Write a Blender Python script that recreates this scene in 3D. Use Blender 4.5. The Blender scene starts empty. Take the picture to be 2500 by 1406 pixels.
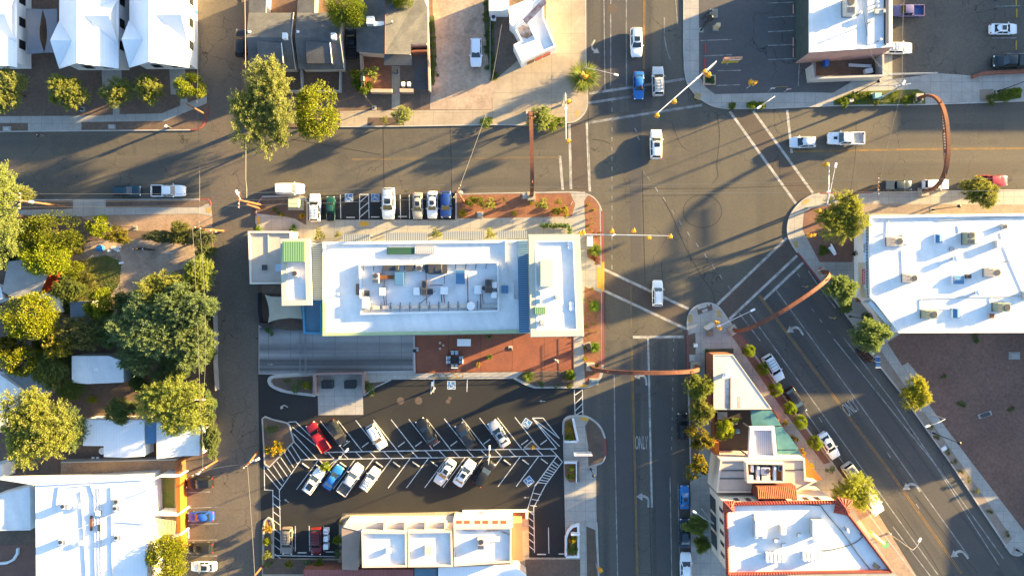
import bpy, math, random
from mathutils import Vector, Matrix
rnd = random.Random(7)
R = math.radians
scene = bpy.context.scene
COL = scene.collection

# ------------------------------------------------------------------ survey map
# The place is surveyed on a 15-units-per-metre plan; nadir of the drone at plan (1250, 660).
SC, HC, NX, NY = 15.0, 112.6, 1250.0, 660.0
def P(x, y, z=0.0):
    k = (1 - z / HC) / SC
    return ((x - NX) * k, (NY - y) * k)
def P3(x, y, z=0.0):
    a = P(x, y, z); return Vector((a[0], a[1], z))
REG = dict(R1=(0,0,3.516), R2=(560,0,3.516), R3=(1100,0,3.516), R4=(1640,0,3.516), R5=(1960,0,4.135),
           R6=(0,380,4.018), R7=(0,700,4.018), R8=(0,1040,3.788), Q1=(540,380,3.515), Q2=(840,540,3.516),
           Q3=(580,720,4.26), Q4=(620,980,3.3), Q5=(1000,900,4.26), Q6=(1000,1130,4.808), Q7=(1100,380,3.516),
           Q8=(1640,240,3.516), T1=(1900,400,3.348), T2=(1600,640,3.906), T3=(1980,780,4.017), T4=(1620,960,4.808),
           T5=(1620,1150,4.464), T6=(1980,1080,4.313), T7=(1360,880,5.625), T8=(1380,1130,5.095),
           U1=(1720,980,5.407), U2=(600,640,7.81), U3=(860,620,6.579), U4=(1680,0,5.859), U5=(1370,460,6.392))
def Q(r, *pts):
    ox, oy, s = REG[r]
    return [(ox + a / s, oy + b / s) for a, b in pts]
def q1(r, a, b): return Q(r, (a, b))[0]

# ------------------------------------------------------------------ objects
def tag(o, label=None, cat=None, group=None, kind=None):
    if label: o['label'] = label
    if cat: o['category'] = cat
    if group: o['group'] = group
    if kind: o['kind'] = kind
    return o
def thing(name, label, cat, loc=(0, 0, 0), rz=0.0, group=None):
    o = bpy.data.objects.new(name, None); COL.objects.link(o)
    o.empty_display_size = 0.3
    o.location = loc; o.rotation_euler = (0, 0, rz)
    return tag(o, label, cat, group)
def kids(o): return [c for c in KIDS.get(o.name, [])]
KIDS = {}
def adopt(c, p):
    c.parent = p; KIDS.setdefault(p.name, []).append(c)
def dup(o, loc=None, rz=None, scale=None, label=None, group=None, parent=None, color=None):
    c = o.copy(); COL.objects.link(c)
    if parent is not None: adopt(c, parent)
    if loc is not None: c.location = loc
    if rz is not None: c.rotation_euler = (0, 0, rz)
    if scale is not None: c.scale = scale if hasattr(scale, '__len__') else (scale,) * 3
    if label: c['label'] = label
    if group: c['group'] = group
    if color is not None: c.color = color
    for k in kids(o): dup(k, parent=c)
    return c

def area2(p): return sum(p[i][0] * p[(i + 1) % len(p)][1] - p[(i + 1) % len(p)][0] * p[i][1] for i in range(len(p)))
def ccw(p): p = [tuple(a) for a in p]; return p if area2(p) > 0 else p[::-1]
def inset(poly, d):
    """move each edge of a CCW polygon inward by d (mitred)"""
    p = ccw(poly); n = len(p); out = []
    for i in range(n):
        a, b, c = Vector(p[i - 1]), Vector(p[i]), Vector(p[(i + 1) % n])
        u, w = (b - a).normalized(), (c - b).normalized()
        n1, n2 = Vector((-u.y, u.x)), Vector((-w.y, w.x))
        m = n1 + n2; l = m.length_squared
        m = m * (2 * d / l) if l > 0.15 else n1 * d
        out.append((b.x + m.x, b.y + m.y))
    return out

class MB:
    def __init__(s): s.v, s.f, s.m, s.mi = [], [], [], 0
    def face(s, pts):
        i = len(s.v); s.v += [tuple(p) for p in pts]; s.f.append(tuple(range(i, i + len(pts)))); s.m.append(s.mi)
    def faces(s, vs, fs):
        i = len(s.v); s.v += [tuple(p) for p in vs]
        for f in fs: s.f.append(tuple(i + k for k in f)); s.m.append(s.mi)
    def prism(s, pts, z0, z1, bottom=True):
        p = ccw(pts); n = len(p)
        vs = [(x, y, z0) for x, y in p] + [(x, y, z1) for x, y in p]
        fs = [(i, (i + 1) % n, n + (i + 1) % n, n + i) for i in range(n)] + [tuple(range(n, 2 * n))]
        if bottom: fs.append(tuple(range(n - 1, -1, -1)))
        s.faces(vs, fs); return s
    def sheet(s, pts, z):
        s.face([(x, y, z) for x, y in ccw(pts)]); return s
    def ring(s, outer, inner, z0, z1):
        """wall ring between two matching CCW outlines"""
        n = len(outer)
        vs = [(x, y, z0) for x, y in outer] + [(x, y, z1) for x, y in outer] + [(x, y, z0) for x, y in inner] + [(x, y, z1) for x, y in inner]
        fs = []
        for i in range(n):
            j = (i + 1) % n
            fs += [(i, j, n + j, n + i), (2*n + j, 2*n + i, 3*n + i, 3*n + j), (n + i, n + j, 3*n + j, 3*n + i), (j, i, 2*n + i, 2*n + j)]
        s.faces(vs, fs); return s
    def box(s, c, size, rz=0.0, bevel=0.0):
        """c = centre of the base, size = (x, y, z)"""
        x, y, z = size[0] / 2, size[1] / 2, size[2]; co, si = math.cos(rz), math.sin(rz)
        def t(a, b, h): return (c[0] + a * co - b * si, c[1] + a * si + b * co, c[2] + h)
        if bevel <= 0:
            vs = [t(-x, -y, 0), t(x, -y, 0), t(x, y, 0), t(-x, y, 0), t(-x, -y, z), t(x, -y, z), t(x, y, z), t(-x, y, z)]
            s.faces(vs, [(3, 2, 1, 0), (4, 5, 6, 7), (0, 1, 5, 4), (1, 2, 6, 5), (2, 3, 7, 6), (3, 0, 4, 7)])
        else:
            b = bevel
            def ringp(i): return [(-x + i + b*.0, -y + i), (x - i, -y + i), (x - i, y - i), (-x + i, y - i)]
            r = []
            for (a, e, h) in ((0, b, 0), (0, b, z - b), (b, 0, z)):
                xx, yy = x - a, y - a; e2 = max(e, .001) if a == 0 else b * .6
                r.append([t(*q, h) for q in [(-xx + e2, -yy), (xx - e2, -yy), (xx, -yy + e2), (xx, yy - e2), (xx - e2, yy), (-xx + e2, yy), (-xx, yy - e2), (-xx, -yy + e2)]])
            vs = r[0] + r[1] + r[2]; fs = [tuple(range(7, -1, -1)), tuple(range(16, 24))]
            for k in (0, 8):
                fs += [(k + i, k + (i + 1) % 8, k + 8 + (i + 1) % 8, k + 8 + i) for i in range(8)]
            s.faces(vs, fs)
        return s
    def tube(s, pts, r, n=8, cap=True):
        pts = [Vector(p) for p in pts]; rr = r if hasattr(r, '__len__') else [r] * len(pts)
        vs, fs = [], []; up = None
        for i, p in enumerate(pts):
            d = (pts[min(i + 1, len(pts) - 1)] - pts[max(i - 1, 0)]).normalized()
            a = d.cross(Vector((0, 0, 1)))
            if a.length < 0.05: a = d.cross(Vector((0, 1, 0))) if up is None else up - d * up.dot(d)
            a.normalize(); up = a; b = d.cross(a)
            for k in range(n):
                t = 2 * math.pi * k / n
                vs.append(p + (a * math.cos(t) + b * math.sin(t)) * rr[i])
        for i in range(len(pts) - 1):
            for k in range(n):
                fs.append((i * n + k, i * n + (k + 1) % n, (i + 1) * n + (k + 1) % n, (i + 1) * n + k))
        if cap: fs += [tuple(range(n - 1, -1, -1)), tuple(range((len(pts) - 1) * n, len(pts) * n))]
        s.faces(vs, fs); return s
    def disc(s, c, r, z0, z1, n=16):
        return s.prism([(c[0] + r * math.cos(2*math.pi*k/n), c[1] + r * math.sin(2*math.pi*k/n)) for k in range(n)], z0, z1)
    def strip(s, pts, w, z, closed=False):
        """flat painted line of width w along 2-D points"""
        p = [Vector(a) for a in pts]; n = len(p); L, Rr = [], []
        for i in range(n):
            d1 = (p[i] - p[i - 1]) if (i > 0 or closed) else (p[1] - p[0])
            d2 = (p[(i + 1) % n] - p[i]) if (i < n - 1 or closed) else d1
            d1, d2 = d1.normalized(), d2.normalized(); m = d1 + d2
            m = m.normalized() if m.length > 1e-6 else d1
            k = 1 / max(0.35, m.dot(d1)); nn = Vector((-m.y, m.x)) * (w / 2 * k)
            L.append(p[i] + nn); Rr.append(p[i] - nn)
        vs = [(a.x, a.y, z) for a in L] + [(a.x, a.y, z) for a in Rr]
        rng = range(n if closed else n - 1)
        s.faces(vs, [(n + i, n + (i + 1) % n, (i + 1) % n, i) for i in rng]); return s
    def wall(s, pts, w, z0, z1, closed=False):
        """upright wall of thickness w along 2-D points"""
        t = MB(); t.strip(pts, w, 0, closed); n = len(t.v) // 2
        vs = [(a[0], a[1], z0) for a in t.v] + [(a[0], a[1], z1) for a in t.v]; N = 2 * n; fs = []
        segs = n if closed else n - 1
        for i in range(segs):
            j = (i + 1) % n
            fs += [(N + n + i, N + n + j, N + j, N + i), (n + i, i, j, n + j)[::1], (i, j, N + j, N + i)[::-1], (n + i, n + j, N + n + j, N + n + i)]
        if not closed: fs += [(0, n, N + n, N)[::1], (n - 1, 2*n - 1, N + 2*n - 1, N + n - 1)[::-1]]
        s.faces(vs, fs); return s
    def build(s, name, mats, parent=None, smooth=False, local=False, color=None):
        mats = mats if isinstance(mats, (list, tuple)) else [mats]
        me = bpy.data.meshes.new(name)
        vs = [Vector(v) for v in s.v]
        o = bpy.data.objects.new(name, me); COL.objects.link(o)
        if parent is not None:
            adopt(o, parent)
            if not local:
                q = Vector(world_loc(parent)); vs = [v - q for v in vs]
        elif not local:
            lo = [min(v[i] for v in vs) for i in range(3)]; hi = [max(v[i] for v in vs) for i in range(3)]
            q = Vector(((lo[0] + hi[0]) / 2, (lo[1] + hi[1]) / 2, lo[2])); vs = [v - q for v in vs]; o.location = q
        me.from_pydata([tuple(v) for v in vs], [], s.f)
        for m in mats: me.materials.append(m)
        if len(mats) > 1: me.polygons.foreach_set('material_index', s.m)
        if smooth: me.polygons.foreach_set('use_smooth', [True] * len(s.f))
        me.update()
        if color is not None: o.color = color
        return o
def world_loc(o):
    l = Vector(o.location)
    while o.parent is not None: o = o.parent; l += Vector(o.location)
    return l
def struct(name, mb, mat, smooth=False):
    return tag(mb.build(name, mat, smooth=smooth), kind='structure')

# ------------------------------------------------------------------ materials
MATS = {}
def mat(name, col, rough=.85, var=None, scale=1.0, metal=0.0, detail=6, spec=.3, fine=None, bump=0, cracks=None, stripes=None, use_color=False, streak=None, patch=None):
    """col/var: two base colours mixed by noise in world space; fine: (scale, amount) small-grain value change;
    cracks: (scale, width, colour); stripes: (angle, period m, duty, colour)"""
    if name in MATS: return MATS[name]
    m = bpy.data.materials.new(name); m.use_nodes = True; nt = m.node_tree; N, L = nt.nodes, nt.links
    bs = N['Principled BSDF']; bs.inputs['Roughness'].default_value = rough; bs.inputs['Metallic'].default_value = metal
    bs.inputs['Specular IOR Level'].default_value = spec
    geo = N.new('ShaderNodeNewGeometry'); pos = geo.outputs['Position']
    c4 = lambda c: (c[0], c[1], c[2], 1)
    def noise(sc, det=6, rgh=.6):
        n = N.new('ShaderNodeTexNoise'); n.inputs['Scale'].default_value = sc; n.inputs['Detail'].default_value = det; n.inputs['Roughness'].default_value = rgh
        L.new(pos, n.inputs['Vector']); return n.outputs['Fac']
    def ramp(fac, a, b):
        r = N.new('ShaderNodeMapRange'); r.inputs['From Min'].default_value = a; r.inputs['From Max'].default_value = b
        r.clamp = True; L.new(fac, r.inputs['Value']); return r.outputs['Result']
    def mix(fac, A, B, mode='MIX'):
        x = N.new('ShaderNodeMix'); x.data_type = 'RGBA'; x.blend_type = mode
        for k, v in ((0, fac), (6, A), (7, B)):
            if isinstance(v, (int, float)): x.inputs[k].default_value = v
            elif isinstance(v, tuple): x.inputs[k].default_value = c4(v)
            else: L.new(v, x.inputs[k])
        return x.outputs[2]
    out = None
    if use_color:
        oi = N.new('ShaderNodeObjectInfo'); out = oi.outputs['Color']
        if var: out = mix(ramp(noise(scale, detail), .35, .65), out, mix(1.0, out, tuple(var), 'MULTIPLY'))
    elif var: out = mix(ramp(noise(scale, detail), .35, .65), tuple(col), tuple(var))
    else: out = None; bs.inputs['Base Color'].default_value = c4(col)
    if patch:
        out = mix(ramp(noise(patch[0], 3), patch[1], patch[1] + .06), out if out else tuple(col), tuple(patch[2]))
    if streak:
        ang, sa, sl_, scol, amt = streak
        cv = N.new('ShaderNodeCombineXYZ')
        for k, (cx, cy, q_) in enumerate(((math.cos(ang), math.sin(ang), sa), (-math.sin(ang), math.cos(ang), sl_))):
            dt = N.new('ShaderNodeVectorMath'); dt.operation = 'DOT_PRODUCT'; L.new(pos, dt.inputs[0]); dt.inputs[1].default_value = (cx * q_, cy * q_, 0); L.new(dt.outputs['Value'], cv.inputs[k])
        sn = N.new('ShaderNodeTexNoise'); sn.inputs['Scale'].default_value = 1; sn.inputs['Detail'].default_value = 3; L.new(cv.outputs[0], sn.inputs['Vector'])
        sm = N.new('ShaderNodeMath'); sm.operation = 'MULTIPLY'; L.new(ramp(sn.outputs['Fac'], .42, .62), sm.inputs[0]); sm.inputs[1].default_value = amt
        out = mix(sm.outputs[0], out if out else tuple(col), tuple(scol))
    for st_ in (stripes if isinstance(stripes, list) else [stripes] if stripes else []):
        ang, per, duty, sc = st_
        d = N.new('ShaderNodeVectorMath'); d.operation = 'DOT_PRODUCT'; L.new(pos, d.inputs[0])
        d.inputs[1].default_value = (math.cos(ang) / per, math.sin(ang) / per, 0)
        f = N.new('ShaderNodeMath'); f.operation = 'FRACT'; L.new(d.outputs['Value'], f.inputs[0])
        l = N.new('ShaderNodeMath'); l.operation = 'LESS_THAN'; L.new(f.outputs[0], l.inputs[0]); l.inputs[1].default_value = duty
        out = mix(l.outputs[0], out if out else tuple(col), tuple(sc))
    if fine:
        g = ramp(noise(fine[0], 4, .7), .25, .75)
        v = N.new('ShaderNodeMapRange'); v.inputs['To Min'].default_value = 1 - fine[1]; v.inputs['To Max'].default_value = 1 + fine[1]; L.new(g, v.inputs['Value'])
        cmb = N.new('ShaderNodeCombineColor')
        for k in range(3): L.new(v.outputs[0], cmb.inputs[k])
        out = mix(1.0, out if out else tuple(col), cmb.outputs[0], 'MULTIPLY')
    if cracks:
        vo = N.new('ShaderNodeTexVoronoi'); vo.feature = 'DISTANCE_TO_EDGE'; vo.inputs['Scale'].default_value = cracks[0]
        wv = N.new('ShaderNodeTexNoise'); wv.inputs['Scale'].default_value = cracks[0] * 3; L.new(pos, wv.inputs['Vector'])
        va = N.new('ShaderNodeVectorMath'); va.operation = 'MULTIPLY_ADD'; L.new(wv.outputs['Color'], va.inputs[0]); va.inputs[1].default_value = (1.6 / cracks[0] / 4,) * 3; L.new(pos, va.inputs[2])
        L.new(va.outputs[0], vo.inputs['Vector'])
        mk = ramp(vo.outputs['Distance'], cracks[1], cracks[1] * .3)
        gate = ramp(noise(cracks[0] * .35, 2), .46, .56)
        mm = N.new('ShaderNodeMath'); mm.operation = 'MULTIPLY'; L.new(mk, mm.inputs[0]); L.new(gate, mm.inputs[1])
        out = mix(mm.outputs[0], out if out else tuple(col), tuple(cracks[2]))
    if out is not None: L.new(out, bs.inputs['Base Color'])
    if bump:
        b = N.new('ShaderNodeBump'); b.inputs['Strength'].default_value = min(1, bump); b.inputs['Distance'].default_value = .03
        L.new(noise(14, 5), b.inputs['Height']); L.new(b.outputs['Normal'], bs.inputs['Normal'])
    MATS[name] = m; return m

def leaf_mat(name, a, b, trans=.35):
    m = bpy.data.materials.new(name); m.use_nodes = True; nt = m.node_tree; N, L = nt.nodes, nt.links
    bs = N['Principled BSDF']; bs.inputs['Roughness'].default_value = .65; bs.inputs['Specular IOR Level'].default_value = .15
    g = N.new('ShaderNodeNewGeometry'); oi = N.new('ShaderNodeObjectInfo')
    mx = N.new('ShaderNodeMix'); mx.data_type = 'RGBA'; L.new(g.outputs['Random Per Island'], mx.inputs[0])
    mx.inputs[6].default_value = (*a, 1); mx.inputs[7].default_value = (*b, 1)
    mu = N.new('ShaderNodeMix'); mu.data_type = 'RGBA'; mu.blend_type = 'MULTIPLY'; mu.inputs[0].default_value = 1
    L.new(mx.outputs[2], mu.inputs[6]); L.new(oi.outputs['Color'], mu.inputs[7])
    L.new(mu.outputs[2], bs.inputs['Base Color'])
    tr = N.new('ShaderNodeBsdfTranslucent'); L.new(mu.outputs[2], tr.inputs['Color'])
    ms = N.new('ShaderNodeMixShader'); ms.inputs[0].default_value = trans
    L.new(bs.outputs[0], ms.inputs[1]); L.new(tr.outputs[0], ms.inputs[2]); L.new(ms.outputs[0], N['Material Output'].inputs['Surface'])
    MATS[name] = m; return m

# ------------------------------------------------------------------ camera, sun, sky
cam = bpy.data.cameras.new('camera'); co = bpy.data.objects.new('camera', cam); COL.objects.link(co); scene.camera = co
cam.sensor_fit = 'HORIZONTAL'; cam.sensor_width = 36.0; cam.lens = 36.0 * SC * HC / 2500.0
cam.shift_y = -43.0 / 2500.0; cam.clip_end = 2000.0; cam.clip_start = 1.0
co.location = (0, 0, HC)
SUN_EL, SUN_AZ = 9.8, 21.5      # azimuth: degrees north of image-right (east)
sd = Vector((math.cos(R(SUN_AZ)) * math.cos(R(SUN_EL)), math.sin(R(SUN_AZ)) * math.cos(R(SUN_EL)), math.sin(R(SUN_EL))))
sl = bpy.data.lights.new('sun', 'SUN'); so = bpy.data.objects.new('sun', sl); COL.objects.link(so)
sl.energy = 5.0; sl.angle = R(.9); sl.color = (1.0, .70, .29)
so.rotation_euler = (-sd).to_track_quat('-Z', 'Y').to_euler(); so.location = sd * 300
w = bpy.data.worlds.new('World'); scene.world = w; w.use_nodes = True
sk = w.node_tree.nodes.new('ShaderNodeTexSky'); sk.sky_type = 'NISHITA'; sk.sun_disc = False
sk.sun_elevation = R(SUN_EL); sk.sun_rotation = R(90 - SUN_AZ); sk.air_density = 1.0; sk.dust_density = 1.2; sk.ozone_density = 2.5
bg = w.node_tree.nodes['Background']; w.node_tree.links.new(sk.outputs[0], bg.inputs[0]); bg.inputs[1].default_value = .08
vs_ = scene.view_settings; vs_.view_transform = 'Standard'; vs_.look = 'None'; vs_.gamma = 1; vs_.exposure = 3.0
scene.cycles.max_bounces = 6; scene.cycles.diffuse_bounces = 3; scene.cycles.use_denoising = True
# ------------------------------------------------------------------ palette
asphalt = mat('asphalt_street', (.112, .098, .073), .9, (.088, .079, .064), .09, fine=(3.0, .16), cracks=(.16, .007, (.04, .037, .033)), bump=.3, streak=(0, .28, .02, (.05, .047, .044), .35))
_as = dict(rough=.9, scale=.09, fine=(3.0, .16), cracks=(.16, .007, (.04, .037, .033)), bump=.3)
asphalt_main = mat('asphalt_main', (.104, .094, .076), var=(.086, .078, .067), streak=(0, .55, .012, (.052, .050, .048), .75), **_as); asphalt_side = mat('asphalt_side', (.118, .102, .076), var=(.094, .083, .067), streak=(R(90), .4, .012, (.07, .063, .055), .6), **_as); asphalt_avenue = mat('asphalt_avenue', (.094, .086, .073), var=(.078, .072, .064), streak=(R(35), .5, .01, (.05, .049, .048), .8), **_as)
asphalt2 = mat('asphalt_alley', (.125, .103, .08), .9, (.098, .083, .068), .15, fine=(2.5, .2), cracks=(.35, .016, (.04, .036, .032)), bump=.3)
tarmac = mat('asphalt_fresh', (.021, .0205, .02), .85, (.028, .0265, .0245), .12, fine=(4.0, .15), bump=.3)
lotgrey = mat('asphalt_old_lot', (.10, .092, .088), .9, (.085, .08, .077), .2, fine=(3, .12), cracks=(.12, .008, (.045, .042, .04)))
_jt = [(0, 1.7, .028, (.2, .185, .165)), (R(90), 1.7, .028, (.2, .185, .165))]
concrete = mat('concrete', (.36, .335, .295), .9, (.29, .27, .24), .35, fine=(2.0, .1), stripes=_jt)
concrete2 = mat('concrete_warm', (.36, .295, .215), .9, (.29, .235, .17), .3, fine=(1.5, .12), stripes=[(0, 3.2, .014, (.2, .16, .12)), (R(90), 3.2, .014, (.2, .16, .12))])
kerbm = mat('kerb_concrete', (.42, .39, .35), .9, (.32, .30, .27), .8)
redk = mat('kerb_red_paint', (.25, .05, .05), .8, (.19, .075, .065), 2)
dirt = mat('dirt', (.155, .105, .075), .95, (.115, .08, .06), .22, fine=(2.2, .25), bump=.5)
gravel_tan = mat('gravel_tan', (.36, .245, .165), .95, (.28, .19, .13), .5, fine=(3.5, .3), bump=.6)
lot_dirt = mat('dirt_lot', (.40, .30, .22), .95, (.29, .215, .16), .3, fine=(2.0, .28), bump=.6, patch=(.25, .58, (.25, .19, .14)))
redgravel = mat('gravel_red', (.25, .11, .06), .95, (.19, .085, .05), .6, fine=(4, .3), bump=.6)
browngravel = mat('gravel_brown', (.13, .09, .066), .95, (.10, .07, .052), .5, fine=(4, .3), bump=.6)
purpledirt = mat('dirt_bare_lot', (.185, .105, .076), .95, (.135, .08, .06), .1, fine=(2.2, .3), patch=(.05, .62, (.17, .115, .08)))
verge = mat('verge_gravel', (.26, .205, .16), .95, (.21, .165, .13), .5, fine=(3, .2))
grassm = mat('grass_short', (.075, .105, .022), .95, (.115, .105, .035), .5, fine=(4, .35))
bedgreen = mat('bed_soil', (.10, .085, .05), .95, (.07, .07, .035), .5, fine=(3, .3))
paint = mat('paint_white', (.62, .62, .60), .8, (.38, .37, .35), 1.2, fine=(6, .15))
paint_m = mat('paint_white_mid', (.42, .40, .36), .8, (.22, .205, .18), 1.0, fine=(5, .25))
paint_f = mat('paint_white_worn', (.30, .29, .275), .85, (.12, .115, .11), .8, fine=(5, .3))
paint_y = mat('paint_yellow', (.42, .23, .03), .8, (.25, .15, .04), 1.0)
paint_y2 = mat('paint_yellow_worn', (.27, .15, .04), .85, (.15, .10, .05), 1.0)
tactile = mat('tactile_yellow', (.62, .33, .03), .8, (.5, .27, .04), 2)
tar = mat('tar_seal', (.03, .028, .027), .7)
patchm = mat('asphalt_patch', (.07, .066, .062), .9, (.08, .073, .066), .3, fine=(3, .12))
terracotta = mat('terracotta_paving', (.24, .083, .047), .85, (.19, .068, .042), .4, fine=(3, .15), stripes=(0, 5.2, .015, (.1, .035, .02)))
brickpave = mat('brick_paving', (.20, .105, .075), .9, (.15, .085, .065), .5, fine=(4, .2))
bluepaint = mat('paint_blue', (.06, .16, .32), .7)

KZ = .13
def pp(pts, z=0): return [P(x, y, z) for x, y in pts]
def smoothpts(pts, k=4):
    """Catmull-Rom through open plan points"""
    out = []
    for i in range(len(pts) - 1):
        p0, p1, p2, p3 = pts[max(i-1, 0)], pts[i], pts[i+1], pts[min(i+2, len(pts)-1)]
        for j in range(k):
            t = j / k
            out.append(tuple(.5 * ((2*p1[a]) + (-p0[a]+p2[a])*t + (2*p0[a]-5*p1[a]+4*p2[a]-p3[a])*t*t + (-p0[a]+3*p1[a]-3*p2[a]+p3[a])*t**3) for a in (0, 1)))
    return out + [pts[-1]]

# ---- ground and streets
struct('ground', MB().sheet([(-900, -900), (900, -900), (900, 900), (-900, 900)], -.06), dirt)
struct('road', MB().sheet(pp([(-900, -900), (3400, -900), (3400, 2300), (-900, 2300)]), -.008), asphalt)
struct('road', MB().sheet(pp([(1425, -600), (1682, -600), (1682, 255), (1425, 285)]), -.006), asphalt_main); struct('road', MB().sheet(pp([(1425, 830), (1700, 830), (1700, 2300), (1425, 2300)]), -.006), asphalt_main)
struct('road', MB().sheet(pp([(-900, 300), (1425, 295), (1425, 478), (-900, 500)]), -.006), asphalt_side); struct('road', MB().sheet(pp([(1790, 260), (3400, 200), (3400, 475), (1960, 480)]), -.006), asphalt_side); struct('road', MB().sheet(pp([(1762, 752), (1935, 585), (2560, 1440), (2700, 2000), (2560, 2000)]), -.006), asphalt_avenue)
struct('alley', MB().sheet(pp([(472, -600), (590, -600), (598, 310), (606, 480), (630, 560), (632, 2000), (436, 2000), (433, 1126), (528, 1060), (516, 488), (490, 318)]), -.004), asphalt2)
m = MB()
m.sheet(pp([(1498, 940), (1538, 940), (1548, 1420), (1508, 1420)]), -.003)
m.sheet(pp([(1545, 942), (1640, 942), (1640, 958), (1545, 958)]), -.003)
m.sheet(pp([(1596, 962), (1640, 962), (1640, 1420), (1604, 1420)]), -.003)
m.sheet(pp([(1905, 700), (1950, 700), (2225, 1090), (2440, 1390), (2400, 1410), (2180, 1090)]), -.003)
m.sheet(pp([(1480, 0), (1526, 0), (1526, 205), (1482, 205)]), -.0035)
m.sheet(pp([(1532, -10), (1566, -10), (1566, 640), (1540, 640)]), -.0035)
struct('road_patch', m, patchm)
m = MB()
for x0, y0, x1, y1 in ((935, 312, 1100, 380), (600, 398, 760, 455), (1240, 312, 1330, 365), (1010, 400, 1098, 466), (120, 330, 330, 380), (1604, 300, 1690, 420), (1990, 380, 2090, 462), (1700, 300, 1752, 400), (2300, 300, 2450, 352), (40, 400, 210, 480), (1450, 560, 1530, 640)): m.sheet(pp([(x0, y0), (x1, y0 + 3), (x1 + 4, y1), (x0 + 2, y1)]), -.0028 + .00001 * (x0 % 7))
struct('road_patch', m, mat('asphalt_patch_pale', (.098, .087, .068), .9, (.08, .072, .06), .6, fine=(3, .18), cracks=(.5, .012, (.045, .04, .035))))
m = MB()
m.sheet(pp([(630, 913), (1400, 913), (1420, 948), (1420, 1015), (1376, 1020), (1380, 1262), (1418, 1300), (1418, 1362), (1290, 1362), (1290, 1245), (835, 1252), (835, 1362), (640, 1362), (634, 1130)]), 0)
m.sheet(pp([(752, 477), (1112, 472), (1112, 538), (752, 538)]), 0)
struct('parking_lot', m, tarmac)

# ---- blocks (raised kerb slabs)
BA = [(-600, -600), (472, -600), (472, 165), (505, 236), (509, 262), (508, 280), (500, 302), (485, 316), (466, 319), (0, 323), (-600, 326)]
BB = [(590, -600), (590, 300), (600, 312), (830, 311), (1205, 306), (1290, 307), (1382, 302), (1404, 298), (1422, 285), (1433, 268), (1435, 245), (1434, 200), (1431, 130), (1430, -600)]
BC = [(1668, -600), (1668, 120), (1670, 171), (1677, 205), (1697, 233), (1725, 254), (1750, 263), (1774, 267), (1887, 266), (2032, 260), (2260, 257), (2500, 246), (3200, 225), (3200, -600)]
BD = [(-600, 489), (488, 486), (506, 486), (514, 492), (518, 530), (520, 600), (524, 700), (528, 900), (530, 1060), (522, 1112), (433, 1128), (437, 2000), (-600, 2000)]
BE = [(624, 508), (628, 490), (640, 479), (730, 477), (745, 481), (752, 492), (752, 537), (1112, 537), (1112, 473), (1400, 468), (1425, 470), (1448, 480), (1464, 499), (1471, 525), (1473, 640), (1473, 900), (1468, 922), (1452, 940), (1428, 947), (1305, 947), (1284, 940), (1255, 924), (955, 926), (918, 945), (890, 966), (770, 966), (700, 957), (667, 945), (656, 932), (660, 921), (690, 914), (632, 913), (632, 560), (624, 545)]
BE2 = [(1374, 1040), (1376, 1026), (1384, 1017), (1399, 1014), (1430, 1015), (1453, 1027), (1469, 1045), (1478, 1069), (1479, 1116), (1472, 1129), (1455, 1136), (1456, 1250), (1462, 1406), (1464, 2000), (1418, 2000), (1418, 1360), (1382, 1360), (1380, 1300), (1377, 1180)]
BE3 = [(640, 1362), (640, 1290), (643, 1270), (652, 1262), (662, 1264), (668, 1280), (668, 1362), (828, 1362), (828, 1275), (834, 1262), (845, 1256), (1130, 1248), (1130, 1246), (1290, 1244), (1292, 1360), (1418, 1360), (1418, 2000), (640, 2000)]
BF = [(1677, 804), (1678, 776), (1686, 757), (1702, 745), (1725, 739), (1744, 742), (1760, 754), (1779, 781), (1798, 804), (1825, 842), (1856, 883), (1920, 975), (1965, 1037), (2028, 1122), (2110, 1238), (2235, 1405), (2640, 1960), (1692, 2000), (1688, 1406), (1684, 1100), (1678, 900)]
BG = [(1945, 615), (1928, 588), (1922, 567), (1924, 540), (1934, 516), (1954, 493), (1978, 478), (2000, 472), (2228, 467), (2500, 463), (3200, 452), (3200, 1330), (2500, 1350), (2485, 1357), (2468, 1352), (2455, 1333), (2318, 1128), (2194, 954), (2127, 870), (2079, 788), (1990, 672)]
for nm, b, mt in (('block_ground', BA, dirt), ('block_ground', BB, dirt), ('sidewalk', BC, concrete), ('block_ground', BD, dirt), ('sidewalk', BE, concrete),
                  ('sidewalk', BE2, concrete), ('sidewalk', BE3, concrete2), ('sidewalk', BF, concrete), ('sidewalk', BG, concrete)):
    struct(nm, MB().prism(pp(b), -.05, KZ, bottom=False), mt)
# kerb stones along the slabs (a little proud of them)
def kerb(pts, mt, name='kerb', w=.22, off=0):
    m = MB(); m.wall(pp(pts), w * .8, -.04, KZ + .012); return struct(name, m, mt)
kerb([(-300, 324), (0, 322), (200, 320), (466, 318)], kerbm); kerb(smoothpts([(466, 318), (485, 315), (499, 301), (507, 280), (508, 262)]), redk, 'painted_kerb', .3)
kerb([(830, 310), (970, 309), (1205, 305), (1290, 306), (1382, 301)], kerbm); kerb(smoothpts([(1382, 301), (1404, 297), (1421, 284), (1432, 267), (1434, 245)]) + [(1433, 200), (1430, 130), (1429, -100)], kerbm)
kerb([(1669, -100), (1669, 120)] + smoothpts([(1671, 171), (1678, 204), (1698, 232), (1726, 253), (1750, 262), (1774, 266)]) + [(1887, 265), (2032, 259), (2260, 256), (2700, 240)], kerbm)
kerb([(-300, 490), (488, 487)], kerbm); kerb(smoothpts([(488, 487), (506, 487), (513, 493), (514, 502)]), redk, 'painted_kerb', .3)
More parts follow.
